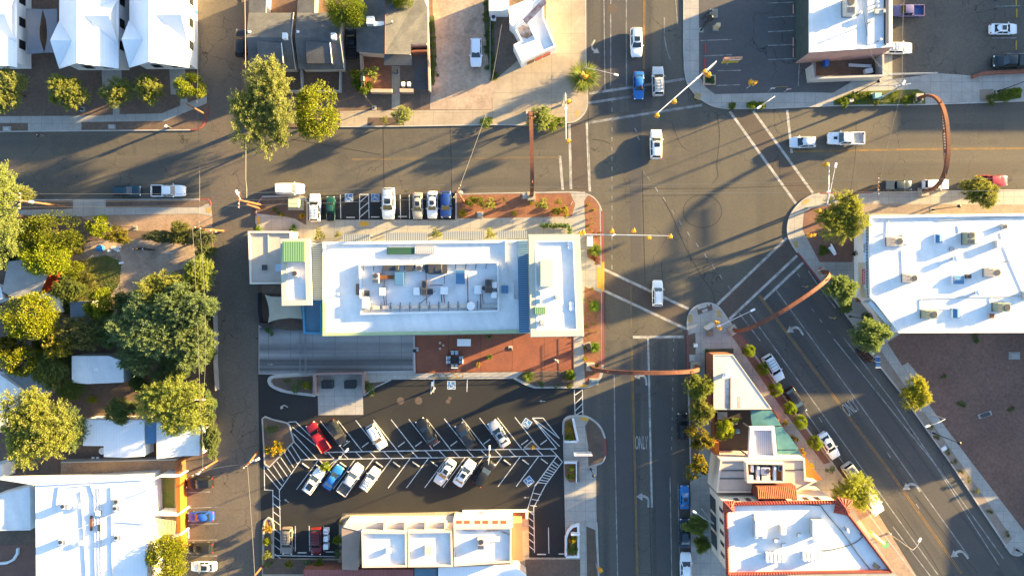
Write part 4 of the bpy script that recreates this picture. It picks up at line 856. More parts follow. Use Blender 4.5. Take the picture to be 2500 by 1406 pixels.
tree('B1', 250, 745, 42, 6, 'green tree right of the blue shed lit at its top', 40, tint=(1.15, 1.05, .5)); tree('D1', 270, 800, 40, 5.5, 'dark shaded tree below the lit one right of the blue shed', 46, tint=(.7, .85, .6))
tree('D1', 170, 705, 40, 4.5, 'low dark tree behind the red fronted house', 34, tint=(.9, 1, .5)); tree('B1', 178, 660, 26, 3.5, 'low green tree between the mulberry and the lawn', 24, tint=(1, .9, .5))
shrub('S1', 228, 974, 11, 2.0, 'single small sunlit bush below the small white house', (1.5, 1.3, .6)); shrub('SD', 332, 905, 19, 1.6, 'round dark bush beside the white house window', (.8, .9, .8))
tree('FB', 100, 1040, 84, 9.5, 'large round golden green tree above the big white roof', 96, tint=(1.05, 1.05, .8)); tree('D1', 182, 1045, 38, 7, 'dark leafy flank of the big golden tree', 50, tint=(.8, .95, .8))
tree('FB', 428, 985, 82, 8, 'pale sunlit tree under the wires near the white metal roofs', 74, tint=(1.1, 1.15, .85)); tree('D1', 300, 1000, 42, 5, 'dark shrubby tree above the white metal roof', 32, tint=(.9, 1, .7)); tree('D1', 415, 915, 44, 4.5, 'dark low tree above the pale sunlit tree', 22, tint=(.8, 1, .9)); tree('D1', 180, 950, 34, 4, 'dark bushy tree below the small white house', 26, tint=(.75, .9, .5))
tree('D1', 518, 1070, 22, 4, 'narrow dark tree squeezed against the alley', 46, tint=(.85, .95, .7)); tree('D1', 512, 985, 18, 4, 'thin dark tree on the alley wall', 30, tint=(.8, 1, .8))
tree('B2', 408, 1364, 52, 7, 'leafy yellow green tree beside the white roof and orange wall', 62, tint=(1.25, 1.05, .55))
# central block
for k, (x, y, r, h, kd, t) in enumerate([(1148, 492, 15, 1.2, 'S1', (.8, .9, .5)), (1170, 492, 14, 1.2, 'S1', (.8, .9, .5)), (1193, 497, 19, 1.5, 'S2', (1.1, 1.1, .8)), (1130, 520, 15, 1.0, 'SG', (1.4, 1.2, .9)), (1256, 520, 9, .9, 'SG', (1.6, 1.5, 1.1)), (1322, 497, 17, 1.6, 'S2', (1.0, 1.1, .7)), (1378, 518, 16, 1.0, 'SY', (1.3, 1.2, .8)), (1358, 516, 12, .9, 'S1', (1.1, 1.1, .5)), (1363, 492, 10, .8, 'S2', (1, 1, .7)), (1300, 480, 9, .7, 'S1', (.7, .8, .5)), (1232, 487, 7, .5, 'SD', (.8, .9, .7)), (1298, 495, 8, .6, 'SG', (1, 1, .8))]):
    shrub(kd, x, y, r, h, 'small desert plant on the red gravel bed beside the short bays', t, 'desert_plant', 'plant', 'plants on the red gravel bed')
tree('SP', 1454, 611, 20, 1.6, 'spiky agave like tuft under the signal arm at the street', trunk=False, tint=(1, 1.05, .7), name='spiky_plant', cat='plant'); tree('SP', 1452, 748, 18, 1.5, 'green spiky tuft on the red gravel below the yellow ramp', trunk=False, tint=(.9, 1.1, .6), name='spiky_plant', cat='plant'); tree('SP', 1453, 849, 17, 1.5, 'green spiky tuft nearest the lower arch foot', trunk=False, tint=(.9, 1.15, .6), name='spiky_plant', cat='plant')
for k, (x, y, r) in enumerate([(1437, 500, 6), (1433, 513, 5), (1450, 512, 6), (1443, 534, 5), (1434, 552, 6), (1449, 545, 4), (1440, 561, 5), (1446, 705, 6), (1430, 730, 5), (1444, 737, 5), (1432, 765, 5), (1450, 772, 4), (1431, 795, 6), (1449, 790, 5), (1437, 806, 5), (1455, 810, 5), (1434, 822, 4), (1431, 850, 10), (1430, 876, 9), (1458, 893, 6), (1446, 912, 5)]):
    shrub('SG' if r > 5 else 'SD', x, y, r, .6, 'tiny tuft on the red gravel strip between sidewalk and red kerb', (1, .95, .7), 'tuft', 'plant', 'tufts on the red gravel strip')
shrub('SD', 1458, 574, 13, .9, 'dark purple red bush beside the signal arm', (.9, .35, .5)); shrub('SD', 1456, 633, 14, .8, 'dark purple red bush at the tip of the gravel bed', (.9, .35, .5))
tree('B1', 1392, 916, 13, 2.4, 'clipped round bright green bush by the wooden bench', trunk=False, tint=(1.0, 1.15, .5), name='round_bush', cat='shrub')
for x, y, r, h, kd, t, lb in [(1290, 920, 19, 1.2, 'SP', (1.1, 1.1, .7), 'spiky grey green rosette in the bed below the patio'), (1323, 936, 11, 1.0, 'SD', (.6, .9, .6), 'dark green bush in the middle of the bed below the patio'), (1357, 942, 8, .8, 'SD', (.5, .7, .5), 'dark small bush at the kerb below the patio'), (1391, 942, 8, .8, 'S1', (.9, .9, .5), 'small bush below the wooden bench'), (750, 940, 12, 1.6, 'S1', (1.5, 1.3, .4), 'yellow green bush beside the bin enclosure'), (722, 940, 20, 1.2, 'SD', (.8, 1, .7), 'dark green bush in the oval bed'), (700, 931, 10, .8, 'SD', (.8, 1, .7), 'little dark bush in the oval bed'), (905, 945, 22, 1.2, 'SD', (.8, 1, .6), 'dark green bush right of the bin enclosure'),
                           (670, 1092, 26, 1.8, 'SY', (1.2, 1.0, .6), 'orange flowering bush on the left lot island'), (664, 1050, 19, 1.2, 'SD', (.8, .95, .7), 'grey green bush on the left lot island'), (795, 1138, 14, 1.6, 'S1', (1.5, 1.5, .4), 'lime bush in the small triangular lot bed'), (1299, 1091, 7, .9, 'SY', (1.6, 1.2, .5), 'yellow bush in the small right triangular lot bed'),
                           (1388, 1050, 12, 1.2, 'SY', (1.3, 1.1, .6), 'orange and green bush in the upper white planter'), (1391, 1066, 12, 1.2, 'S1', (1.1, 1.1, .4), 'green bush with yellow blooms in the upper white planter'), (1389, 1032, 9, .9, 'S2', (1.2, 1, .7), 'small bush at the top of the upper white planter'), (1394, 1143, 8, .9, 'S1', (1.5, 1.7, .7), 'pale lime bush in the lower white planter'), (1393, 1162, 11, 1.1, 'S1', (1.2, 1.2, .4), 'green bush in the lower white planter'),
                           (1397, 1315, 11, 1.2, 'SY', (1.4, 1.2, .6), 'yellow bush beside the white sign in the long planter'), (1398, 1345, 15, 1.3, 'SD', (.8, 1.1, .6), 'dark round bush at the foot of the long planter'), (1403, 1311, 8, 1.2, 'S1', (1.3, 1.4, .5), 'lime bush in the long planter'), (1396, 1330, 13, 1.2, 'SD', (.8, 1.1, .6), 'dark green bush in the middle of the long planter'),
                           (655, 1288, 14, 1.8, 'SY', (1.4, 1.0, .6), 'orange topped bush at the head of the left strip'), (653, 1320, 12, 1.4, 'S1', (1.2, 1.1, .4), 'yellow green bush in the left strip'), (652, 1352, 13, 1.4, 'S2', (1.0, 1.0, .7), 'wispy bush low in the left strip'), (655, 1378, 13, 1.2, 'SD', (.9, 1.1, .8), 'grey green bush at the foot of the left strip'), (706, 1376, 11, 1.2, 'S1', (1.2, 1.0, .5), 'small yellow bush below the short bays'), (780, 1376, 15, 1.3, 'S1', (1.1, 1.0, .5), 'larger yellow green bush below the short bays'), (750, 1374, 12, 1, 'SD', (.8, 1.1, 1.1), 'blue green agave bush below the short bays'), (825, 1316, 13, 1.8, 'S1', (1.1, 1.1, .4), 'green bush against the brown roof wall'), (825, 1345, 14, 1.6, 'SD', (.8, 1, .8), 'grey bush against the brown roof wall'), (832, 1276, 7, .9, 'SY', (1.2, 1, .6), 'little dry bush at the corner strip'),
                           (783, 572, 17, 1.2, 'S2', (1.2, 1.1, .8), 'pale bush at the entrance between the canopies and the corner bed'), (727, 505, 0.1, .2, 'SD', (1, 1, 1), ''), (736, 527, 10, 1.0, 'SG', (1.8, 1.3, .6), 'golden grass clump beside the utility box'), (688, 524, 8, .8, 'SG', (1, 1, .6), 'small spiky plant in the corner planter'), (676, 514, 12, .7, 'SD', (.7, .8, .6), 'dark bush in the corner planter'), (632, 559, 9, .8, 'S1', (.9, 1.2, .4), 'round green bush at the corner of the tan roof'), (716, 559, 11, .9, 'S1', (.7, 1.0, .3), 'round green bush at the tan roof edge'), (660, 808, 13, .7, 'SD', (.6, 1, .4), 'dark green clump below the beige shade sail'),
                           (825, 572, 9, 1, 'S2', (1.2, 1.1, .8), 'thin pale shrub left of the first metal canopy'), (1066, 572, 14, 1.1, 'S2', (1.2, 1.2, .6), 'yellow green bush between the second and third metal canopies'), (1198, 570, 14, 1.2, 'S2', (1.2, 1.2, .6), 'yellow green bush between the third and fourth metal canopies')]:
    if lb: shrub(kd, x, y, r, h, lb, t)
for k in range(9): shrub('S1', 1325 + 7.5 * k, 551 + (k % 2), 7, .9, 'leafy vine clump on the low rail beside the building corner', (.75, 1.1, .3), 'vine', 'vine', 'vine clumps along the rail')
for k in range(2): shrub('S1', 1391, 559 + 8 * k, 7, .9, 'leafy vine clump on the low rail beside the building corner', (.75, 1.1, .3), 'vine', 'vine', 'vine clumps along the rail')
# triangle island
GK = 'kerb trees along the main street'
tree('FB', 1704, 942, 33, 5.5, 'pale green kerb tree nearest the arch end on the main street', 34, tint=(.95, 1, .7), group=GK); tree('FB', 1708, 1003, 32, 5.5, 'dusty olive kerb tree second from the arch end', 32, tint=(.95, .9, .7), group=GK); tree('Y1', 1707, 1072, 33, 5, 'yellowing kerb tree beside the black parked car', 32, tint=(.85, .8, .7), group=GK); tree('Y1', 1704, 1136, 32, 5, 'golden kerb tree standing alone by the cream wall', 30, tint=(1.0, .9, .7), group=GK); tree('D1', 1697, 1278, 32, 5, 'green kerb tree over the dark navy car', 24, tint=(1.2, 1.4, .8), group=GK); tree('D1', 1712, 1325, 22, 4, 'thin leaning green tree below the navy car', 20, tint=(1.2, 1.3, .6), group=GK)
tree('B1', 1768, 1047, 22, 4.5, 'bright yellow green tree inside the shaded restaurant patio', 28, tint=(1.9, 1.7, .8))
GA = 'young trees along the diagonal avenue'
for x, y, r, lb in [(1829, 857, 15, 'small round young tree nearest the island tip on the avenue'), (1862, 901, 15, 'small young tree beside the boxy white wagon'), (1893, 950, 17, 'small young tree between the boxy wagon and the black hatchback'), (1928, 996, 16, 'small young tree beside the nose of the black hatchback'), (1954, 1030, 17, 'small young tree between the black hatchback and the white sedan'), (1990, 1081, 17, 'small young tree beside the white sedan on the avenue')]:
    tree('B1', x, y, r, 3.4, lb, tint=(1.25, 1.3, .6), group=GA)
tree('FB', 2078, 1197, 48, 6.5, 'big lime kerbside tree hiding the beige van', 50, tint=(1.3, 1.3, .7)); shrub('SD', 2028, 1148, 13, .9, 'grey agave clump in the kerb bed near the beige van', (.7, 1, 1))
for x, y in ((1700, 856), (1783, 856), (1735, 900), (1740, 960)): shrub('SD', x + 30 if y > 870 else x + 30, y, 9, .9, 'dark green hedge clump against the trapezoid roof building', (.6, .8, .5), group='hedge clumps at the trapezoid roof')
for x, y in ((1905, 1025), (1930, 1065), (1950, 1095), (1968, 1130)): shrub('SY', x + 8, y + 6, 10, 1.4, 'yellow flowering vine bush on the orange patio fence', (1.5, 1.3, .5), group='flowering bushes along the patio fence')
# right block
tree('FB', 2050, 530, 62, 7.5, 'large golden feathery tree at the rounded corner by the white building', 58, tint=(1.15, 1.1, .7), group=None)
GR = 'shaded trees on the avenue sidewalk'
tree('D1', 2048, 706, 40, 6, 'shaded green tree beside the storefront doors', 36, tint=(1.2, 1.4, .9), group=GR); tree('D1', 2118, 815, 48, 6.5, 'shaded green tree beside the bike share dock', 40, tint=(1.2, 1.4, .9), group=GR); tree('D1', 2062, 750, 16, 2.5, 'small dark bush below the storefront tree', tint=(1, 1.2, .8))
tree('FB', 2230, 958, 36, 5, 'bright yellow palo verde on the avenue sidewalk by the bare lot', 40, tint=(1.45, 1.3, .5)); tree('F1', 2388, 468, 44, 5.5, 'olive gold street tree in front of the red pickup', 40, tint=(.95, .9, .7))
GV = 'round tufts on the avenue verge'
for x, y in [(2272, 1043), (2288, 1066), (2313, 1103), (2330, 1128), (2348, 1150), (2364, 1171), (2384, 1200), (2418, 1247), (2458, 1303)]: shrub('SD', x, y, 9, .6, 'round grey green tuft on the gravel verge of the avenue', (.9, .85, .6), 'tuft', 'plant', GV)
for x, y, r in [(2470, 1000, 10), (2350, 985, 12), (2380, 825, 14), (2305, 920, 8)]: shrub('SD', x, y, r, .3, 'low weed on the bare lot', (.8, .9, .5), 'weed', 'plant', 'weeds on the bare lot')
shrub('SD', 2120, 770, 16, .8, 'dark bush against the slanted white storefront', (.6, .8, .5)); shrub('SD', 2140, 795, 16, .8, 'dark bush under the slanted white awning', (.6, .8, .5)); shrub('S1', 2010, 612, 14, .5, 'low green groundcover by the white bench', (.6, .8, .4)); shrub('SD', 1735, 195, 13, 1.6, 'dark green shrub in the square planter on the old lot', (.45, .8, .4))

SCR = 'scrub under the garden trees'
rs_ = random.Random(12)
for x, y, r, kd, t in [(30, 560, 34, 'D1', (1, 1, .7)), (60, 640, 30, 'D1', (.9, .9, .5)), (22, 620, 26, 'D1', (.8, .9, .6)), (185, 600, 24, 'D1', (1, .9, .6)), (210, 690, 26, 'D1', (.95, .85, .5)), (165, 745, 22, 'D1', (.8, .8, .5)), (110, 850, 30, 'D1', (.95, .9, .6)), (30, 840, 34, 'Y1', (.6, .55, .5)), (160, 880, 28, 'D1', (.9, .9, .5)), (340, 935, 24, 'D1', (.7, .85, .6)), (505, 760, 22, 'D1', (.9, 1.1, .9)), (510, 860, 20, 'D1', (.9, 1.1, .9)), (500, 620, 26, 'D1', (.8, .9, .7)), (505, 1020, 20, 'D1', (.8, .9, .6)), (440, 570, 30, 'D1', (.95, .9, .6)), (455, 1010, 40, 'D1', (.9, 1.0, .7)), (395, 800, 50, 'D1', (1.0, 1.15, 1.0)), (320, 745, 40, 'D1', (.95, 1.1, .95)), (425, 880, 46, 'D1', (1.0, 1.15, .95)), (470, 700, 34, 'D1', (1.0, 1.15, .9))]:
    tree(kd, x, y, r, 2.6 if r < 31 else 5.0, 'loose scrubby bush filling the gaps between the garden trees on the left', tint=t, trunk=False, name='scrub_bush', cat='shrub', group=SCR)
for k in range(26):
    a = k < 15; y = 8 + 13 * k if a else 45 + 15 * (k - 15)
    shrub('SD', (1190 + .7 * (y / 10) if a else 1056) + rs_.uniform(-6, 6), y, rs_.uniform(7, 14), .35, 'low dark weeds along the ' + ('right edge of the dirt yard' if a else 'tan wall of the dirt yard'), (.6, .8, .4), 'weed', 'plant', 'weeds right of the dirt yard' if a else 'weeds by the tan yard wall')
# ------------------------------------------------------------------ buildings
whiteroof = mat('roof_white_membrane', (.76, .76, .73), .6, (.66, .66, .64), .22, fine=(1.3, .07), streak=(R(20), .5, .06, (.56, .57, .57), .5)); whitemetal = mat('roof_white_metal', (.78, .79, .80), .45, (.72, .73, .745), .3, stripes=(0, .45, .06, (.62, .64, .66)))
whitewall = mat('wall_white', (.74, .74, .73), .8, (.66, .66, .65), .6); creamwall = mat('wall_cream', (.62, .50, .40), .85, (.54, .43, .34), .5, fine=(2, .06)); tanroof = mat('roof_tan', (.50, .42, .35), .85, (.43, .36, .30), .5)
shingle = mat('shingle_grey', (.125, .124, .122), .9, (.082, .082, .083), .5, fine=(9, .45), stripes=(R(90), .22, .12, (.06, .058, .055)), bump=.4)
greytrim = mat('trim_grey', (.30, .30, .29), .8); darkwin = mat('window_glass', (.015, .018, .022), .1, spec=.8); frame_w = mat('window_frame_white', (.6, .6, .58), .6); frame_d = mat('window_frame_dark', (.03, .03, .03), .5)
tancoping = mat('coping_tan', (.47, .46, .38), .7, (.42, .41, .34), .8); greenpar = mat('parapet_green', (.36, .44, .24), .8, (.31, .39, .21), .8); bluepar = mat('parapet_blue', (.05, .22, .36), .7); blueroof = mat('roof_blue_grey', (.10, .18, .24), .8, (.07, .14, .2), .4)
corr = mat('corrugated_metal', (.34, .36, .38), .4, metal=.3, stripes=(0, .35, .4, (.16, .17, .18))); corrb = mat('corrugated_blue', (.13, .24, .36), .45, stripes=(R(90), .35, .4, (.05, .11, .18))); corrg = mat('corrugated_grey', (.28, .32, .37), .45, stripes=(R(90), .35, .4, (.13, .15, .19)))
greencorr = mat('corrugated_green', (.19, .34, .17), .5, stripes=(0, .35, .45, (.07, .16, .06))); palegreencorr = mat('corrugated_pale_green', (.62, .66, .44), .5, stripes=(R(90), .3, .25, (.36, .40, .22)))
orangew = mat('wall_orange', (.46, .125, .014), .75, (.39, .10, .014), .8); brick = mat('wall_brick', (.24, .09, .055), .9, (.18, .07, .045), 2); pinkwall = mat('wall_pink', (.42, .25, .21), .9, (.34, .21, .18), .7)
redtile = mat('tile_red', (.25, .033, .022), .6, (.20, .028, .02), 1.5); terratile = mat('tile_terracotta', (.42, .14, .06), .7, (.25, .08, .04), 2.5)
acm = mat('unit_grey', (.42, .41, .38), .5, (.34, .33, .31), 3); acg = mat('unit_green', (.22, .26, .20), .5, (.18, .21, .17), 3); acw = mat('unit_white', (.74, .74, .73), .4); acdark = mat('unit_dark', (.05, .053, .06), .5); rust = mat('rust', (.22, .085, .03), .8, (.13, .05, .02), 4); skyb = mat('skylight_blue', (.07, .17, .30), .2, spec=.7); pipem = mat('pipe_metal', (.25, .25, .25), .4, metal=.6)

def cen(pts): return (sum(p[0] for p in pts) / len(pts), sum(p[1] for p in pts) / len(pts))
def bldg(name, label, pts, z, wm, rm, par=None, cat='building', base=KZ, group=None, overhang=0.0, low=None):
    """flat-roofed body; pts = plan outline of the roof edge as surveyed at roof height"""
    ztop = z + (par[1] if par else 0); o = ccw(pp(pts, ztop)); c = cen(o); root = thing(name, label, cat, (c[0], c[1], base), 0, group)
    wl = inset(o, overhang) if overhang else o
    MB().prism(wl, base - .12 if low is None else low, z, bottom=False).build('wall', wm, root)
    if par:
        inn = inset(o, par[0]); MB().ring(o, inn, z, ztop).build('parapet', par[2], root); MB().prism(inset(o, par[0] + .004), z + .004, z + .05, bottom=False).build('roof', rm, root)
    else: MB().prism(o if not overhang else o, z + .003, z + .22).build('roof', rm, root)
    root['z'] = z; return root, o
def wins(root, A, B, n, z0, z1, frac=.6, inset_ends=.08, fm=frame_w, name='window', gm=None):
    """n windows along the wall foot line A-B (outward side = right of A->B)"""
    A, B = Vector(A), Vector(B); d = B - A; L_ = d.length; u = d.normalized(); nrm = Vector((u.y, -u.x))
    for i in range(n):
        t = inset_ends + (1 - 2 * inset_ends) * (i + .5) / n; p = A + d * t; w_ = L_ * (1 - 2 * inset_ends) / n * frac; rz = math.atan2(u.y, u.x)
        m = MB(); q = p + nrm * .02; m.box((q.x, q.y, z0 - .06), (w_ + .14, .08, z1 - z0 + .12), rz); f = m.build('window', fm, root) if name == 'window' else m.build(name, fm, root)
        m = MB(); q = p + nrm * .05; m.box((q.x, q.y, z0), (w_, .06, z1 - z0), rz); m.build('pane', gm or darkwin, f)

# --- roof equipment prototypes
def make_item(kind, body=acm):
    names = dict(unit='air_conditioner', cond='condenser_unit', sky='skylight', fan='exhaust_fan', pipe='vent_pipe', hood='vent_hood', duct='roof_duct', cooler='evaporative_cooler', hatch='roof_hatch')
    root = thing(names[kind], '', 'roof equipment')
    if kind == 'unit':
        MB().box((0, 0, 0), (1.75, 1.25, .15)).build('curb', acdark, root, local=True); MB().box((0, 0, .15), (1.7, 1.2, 1.05), 0, .05).build('housing', body, root, local=True)
        MB().disc((.42, 0), .42, 1.2, 1.25, 20).build('fan_grille', acdark, root, local=True); m = MB()
        for k in range(5): m.box((-.45, -.4 + .2 * k, 1.2), (.6, .08, .03))
        m.build('louvre', acdark, root, local=True)
    elif kind == 'cond':
        MB().box((0, 0, 0), (.95, .95, .9), 0, .06).build('housing', body, root, local=True); MB().disc((0, 0), .36, .9, .95, 18).build('fan_grille', acdark, root, local=True)
    elif kind == 'sky':
        MB().box((0, 0, 0), (1.25, 1.6, .3)).build('curb', acw, root, local=True); m = MB(); v = [(-.58, -.75, .3), (.58, -.75, .3), (.58, .75, .3), (-.58, .75, .3), (0, -.6, .55), (0, .6, .55)]; m.faces(v, [(0, 1, 4), (1, 2, 5, 4), (2, 3, 5), (3, 0, 4, 5)]); m.build('dome', skyb, root, local=True)
    elif kind == 'fan':
        m = MB(); m.tube([(0, 0, 0), (0, 0, .45)], .28, 14); m.build('stack', pipem, root, local=True); m = MB(); m.tube([(0, 0, .42), (0, 0, .55), (0, 0, .85), (0, 0, .95)], [.45, .52, .5, .2], 16); m.build('cap', acw, root, local=True)
    elif kind == 'pipe':
        m = MB(); m.tube([(0, 0, 0), (0, 0, .7)], .07, 8); m.build('stack', pipem, root, local=True); m = MB(); m.tube([(0, 0, .68), (0, 0, .78), (0, 0, .84)], [.13, .14, .03], 10); m.build('cap', acw, root, local=True)
    elif kind == 'hood':
        MB().box((0, 0, 0), (.7, .7, .3)).build('curb', acdark, root, local=True); MB().box((0, 0, .28), (.85, .85, .3), 0, .1).build('cap', body, root, local=True)
    elif kind == 'duct':
        MB().box((0, 0, .2), (1.9, .85, .55), 0, .05).build('duct', body, root, local=True); m = MB()
        for x in (-.7, .7): m.box((x, 0, 0), (.1, .8, .2)); 
        m.build('stand', acdark, root, local=True); MB().box((1.05, 0, 0), (.5, .7, .9), 0, .04).build('plenum', body, root, local=True)
    elif kind == 'cooler':
        MB().box((0, 0, .15), (1.2, 1.2, 1.1), 0, .04).build('housing', acw, root, local=True); m = MB()
        for s_ in (-1, 1): m.box((s_ * .61, 0, .3), (.03, .95, .8)); m.box((0, s_ * .61, .3), (.95, .03, .8))
        m.build('louvre', acm, root, local=True); MB().box((0, 0, 0), (1.0, 1.0, .15)).build('curb', acdark, root, local=True)
    elif kind == 'hatch':
        MB().box((0, 0, 0), (1.0, 1.0, .3)).build('curb', acm, root, local=True); MB().box((0, 0, .3), (1.08, 1.08, .07), 0, .02).build('lid', body, root, local=True)
    return root
IPROTO = {}
def item(kind, x, y, z, label, rz=0, sc_=1.0, body=None, group=None):
    body = body or acm; key = (kind, body.name); loc = (*P(x, y, z + .8), z)
    if key not in IPROTO: o = make_item(kind, body); IPROTO[key] = o; o.location = loc; o.rotation_euler = (0, 0, R(rz)); o.scale = (sc_,) * 3 if not hasattr(sc_, '__len__') else sc_
    else: o = dup(IPROTO[key], loc, R(rz), sc_)
    return tag(o, label, 'roof equipment', group)

# --- three white gabled houses
def white_house():
    root = thing('white_house', 'white gabled house in the middle of the three at the top left', 'house', (0, 0, KZ), 0, 'white gabled houses at the top left')
    W, D, ze, zr = 9.3, 24.0, 4.2 - KZ, 7.2 - KZ; ov = .55
    xl, xm, xr, ys = -W, -W / 2, 0.0, 0.0
    m = MB(); m.prism([(xl + ov, ys + ov + .4), (xr - ov, ys + ov + .4), (xr - ov, D), (xl + ov, D)], -.15, ze - .05, bottom=False)
    m.faces([(xl + ov, ys + ov + .4, ze - .05), (xr - ov, ys + ov + .4, ze - .05), (xm, ys + ov + .4, zr - .25)], [(0, 1, 2)]); m.build('wall', whitewall, root, local=True)
    def slab(m, pts, t=.12):
        m.face(pts); m.face([(p[0], p[1], p[2] - t) for p in pts][::-1]); n = len(pts)
        for i in range(n): a, b = pts[i], pts[(i + 1) % n]; m.face([a, (a[0], a[1], a[2] - t), (b[0], b[1], b[2] - t), b])
    m = MB(); slab(m, [(xl, ys, ze), (xm, ys, zr), (xm, D, zr), (xl, D, ze)][::-1]); slab(m, [(xm, ys, zr), (xr, ys, ze), (xr, D, ze), (xm, D, zr)][::-1]); m.build('roof', whitemetal, root, local=True)
    for (side, yc, hw, zt) in ((-1, 3.75, 3.7, 6.3), (1, 7.4, 3.7, 6.8), (-1, 15.5, 3.7, 6.3)):
        zt -= KZ; xe = xl if side < 0 else xr; t = (zt - ze) / (zr - ze); xi = xe - side * t * W / 2
        m = MB(); A, B, S_, N_ = (xe + side * .02, yc, zt + .02), (xi, yc, zt + .02), (xe + side * .02, yc - hw, ze + .03), (xe + side * .02, yc + hw, ze + .03)
        for tri in ([A, B, S_], [B, A, N_]): m.face(tri if (Vector(tri[1]) - Vector(tri[0])).cross(Vector(tri[2]) - Vector(tri[0])).z > 0 else tri[::-1])
        g = m.build('cross_gable', whitemetal, root, local=True)
        m = MB(); x_ = xe - side * .25; m.face([(x_, yc - hw + .4, ze), (x_, yc + hw - .4, ze), (x_, yc, zt - .2)]); m.build('gable_wall', whitewall, g, local=True)
    wins(root, (xr - ov, 1.0), (xr - ov, 18), 4, 1.6, 2.9, .35, fm=frame_d); wins(root, (xl + ov, ys + .95), (xr - ov, ys + .95), 2, 1.2, 2.6, .42, .14, fm=frame_d)
    for w_ in kids(root):
        if w_.name.startswith('window'):
            pass
    return root
# windows above were laid out in local coordinates around the origin
wh = white_house()
def at(o, r, x, y, z, zb=KZ): a = P(*q1(r, x, y), z); o.location = (a[0], a[1], zb)
at(wh, 'R1', 1018, 592, 4.2)
w3 = dup(wh, label='white gabled house nearest the alley among the three at the top left'); at(w3, 'R1', 1620, 583, 4.2); w1 = dup(wh, label='white gabled house cut by the left edge beside the grey shade sails'); at(w1, 'R1', 145, 580, 4.2)
def sail(pts, z, mt, label, name='shade_sail', sag=.0, dz=None, cat='shade sail', group=None):
    m = MB(); p = pp(pts, z); m.prism(p, z - .03, z); o = m.build(name, mt); return tag(o, label, cat, group)
sailg = mat('sail_grey', (.17, .19, .22), .8, (.15, .17, .2), 1.0)
sail(Q('R1', (222, 75), (365, 82), (348, 190), (338, 260), (342, 340), (378, 455), (232, 468)), 2.9, sailg, 'grey shade sail touching the house at the left edge', group='grey shade sails'); sail(Q('R1', (366, 82), (490, 78), (490, 455), (380, 455), (404, 340), (404, 260), (396, 180)), 2.9, sailg, 'grey shade sail touching the middle white house', group='grey shade sails')
m = MB()
for x, y in Q('R1', (226, 80), (366, 80), (230, 464), (379, 455), (485, 82), (485, 450)): m.tube([P3(x, y, 0), P3(x, y, 2.88)], .05, 8)
# --- two grey shingle houses side by side
def grey_house(dx, label):
    def V(x, y, z): a = q1('R2', x + dx, y); return P3(a[0], a[1], z)
    b = P(*q1('R2', 360 + dx, 350), 3); root = thing('shingle_house', label, 'house', (b[0], b[1], KZ), 0, 'grey shingle houses at the top')
    ze, zr = 3.0, 4.8; nl, nr, rl, rr, sl_, sr = V(165, 112, ze), V(552, 112, ze), V(146, 322, zr), V(531, 322, zr), V(176, 600, ze), V(568, 596, ze)
    far_l, far_r = V(172, -90, ze), V(560, -90, ze)
    m = MB()
    for q in ([nl, rl, rr, nr], [rl, sl_, sr, rr]):
        m.face(q if (q[1] - q[0]).cross(q[2] - q[0]).z > 0 else q[::-1]); m.face([p - Vector((0, 0, .15)) for p in q])
    m.sheet([(far_l.x, far_l.y), (far_r.x - 4.4, far_r.y), (nr.x - 4.4, nr.y), (nl.x, nl.y)], ze - .02)
    m.build('roof', shingle, root)
    MB().prism([(sl_.x + .4, sl_.y + .4), (sr.x - .4, sr.y + .4), (nr.x - .4, nr.y - .3), (nl.x + .4, nl.y - .3)], 0, ze - .12, bottom=False).build('wall', creamwall, root)
    MB().prism([(far_l.x + .3, far_l.y), (far_r.x - 4.7, far_r.y), (nr.x - 4.7, nr.y), (nl.x + .3, nl.y)], 0, ze - .1, bottom=False).build('wall', creamwall, root)
    A, B, C_, D_ = V(236, 352, 4.72), V(447, 370, 4.72), V(464, 544, 4.1), V(248, 545, 4.1)
    m = MB(); m.face([D_, C_, B, A]); bot = [Vector((p.x, p.y, 3.3)) for p in (A, B, C_, D_)]; top = [A, B, C_, D_]
    for i in range(4): m.face([top[i], top[(i + 1) % 4], bot[(i + 1) % 4], bot[i]])
    dm = m.build('shed_dormer', shingle, root); m = MB(); m.tube([B + Vector((0, 0, .05)), C_ + Vector((0, 0, .05))], .07, 6); m.build('flashing', acw, dm)
    m = MB(); m.tube([nr + Vector((0, 0, .04)), rr + Vector((0, 0, .04)), sr + Vector((0, 0, .04))], .08, 6); m.build('gutter', greytrim, root)
    c = V(480, 316, 5.0); MB().box((c.x, c.y, 4.3), (.75, .95, 1.1), 0, .05).build('chimney', acw, root)
    c = V(170, 275, 4.6); MB().box((c.x, c.y, 4.2), (.4, .4, .45), 0, .05).build('roof_vent', acw, root); return root
grey_house(0, 'grey shingle house nearer the alley with white chimney box'); grey_house(417, 'grey shingle house beside the dark navy pickup')
def lwall(name, label, pts, h, mt, w=.2, closed=False, cat='wall', group=None, base=KZ, px=True, z0=None):
    m = MB()
    if cat in ('railing', 'gate') or name in ('chain_fence', 'lot_fence'):
        q = [Vector((*a, 0)) for a in pp(pts, h)]; U = Vector((0, 0, 1))
        for a, b in zip(q[:-1], q[1:]):
            for f in (1, .55, .15): m.tube([a + U * h * f, b + U * h * f], .03, 5)
            K = max(2, int((b - a).length / 1.6))
            for k in range(K + 1): p = a.lerp(b, k / K); m.tube([p + U * (base - .05), p + U * h], .035, 5)
    else: m.wall(pp(pts, h) if px else pts, w, base - .1 if z0 is None else z0, h, closed)
    return tag(m.build(name, mt), label, cat, group)
lwall('courtyard_wall', 'low grey courtyard wall in front of the twin shingle houses', Q('R2', (450, 780), (945, 780), (950, 610)), 1.3, greytrim)
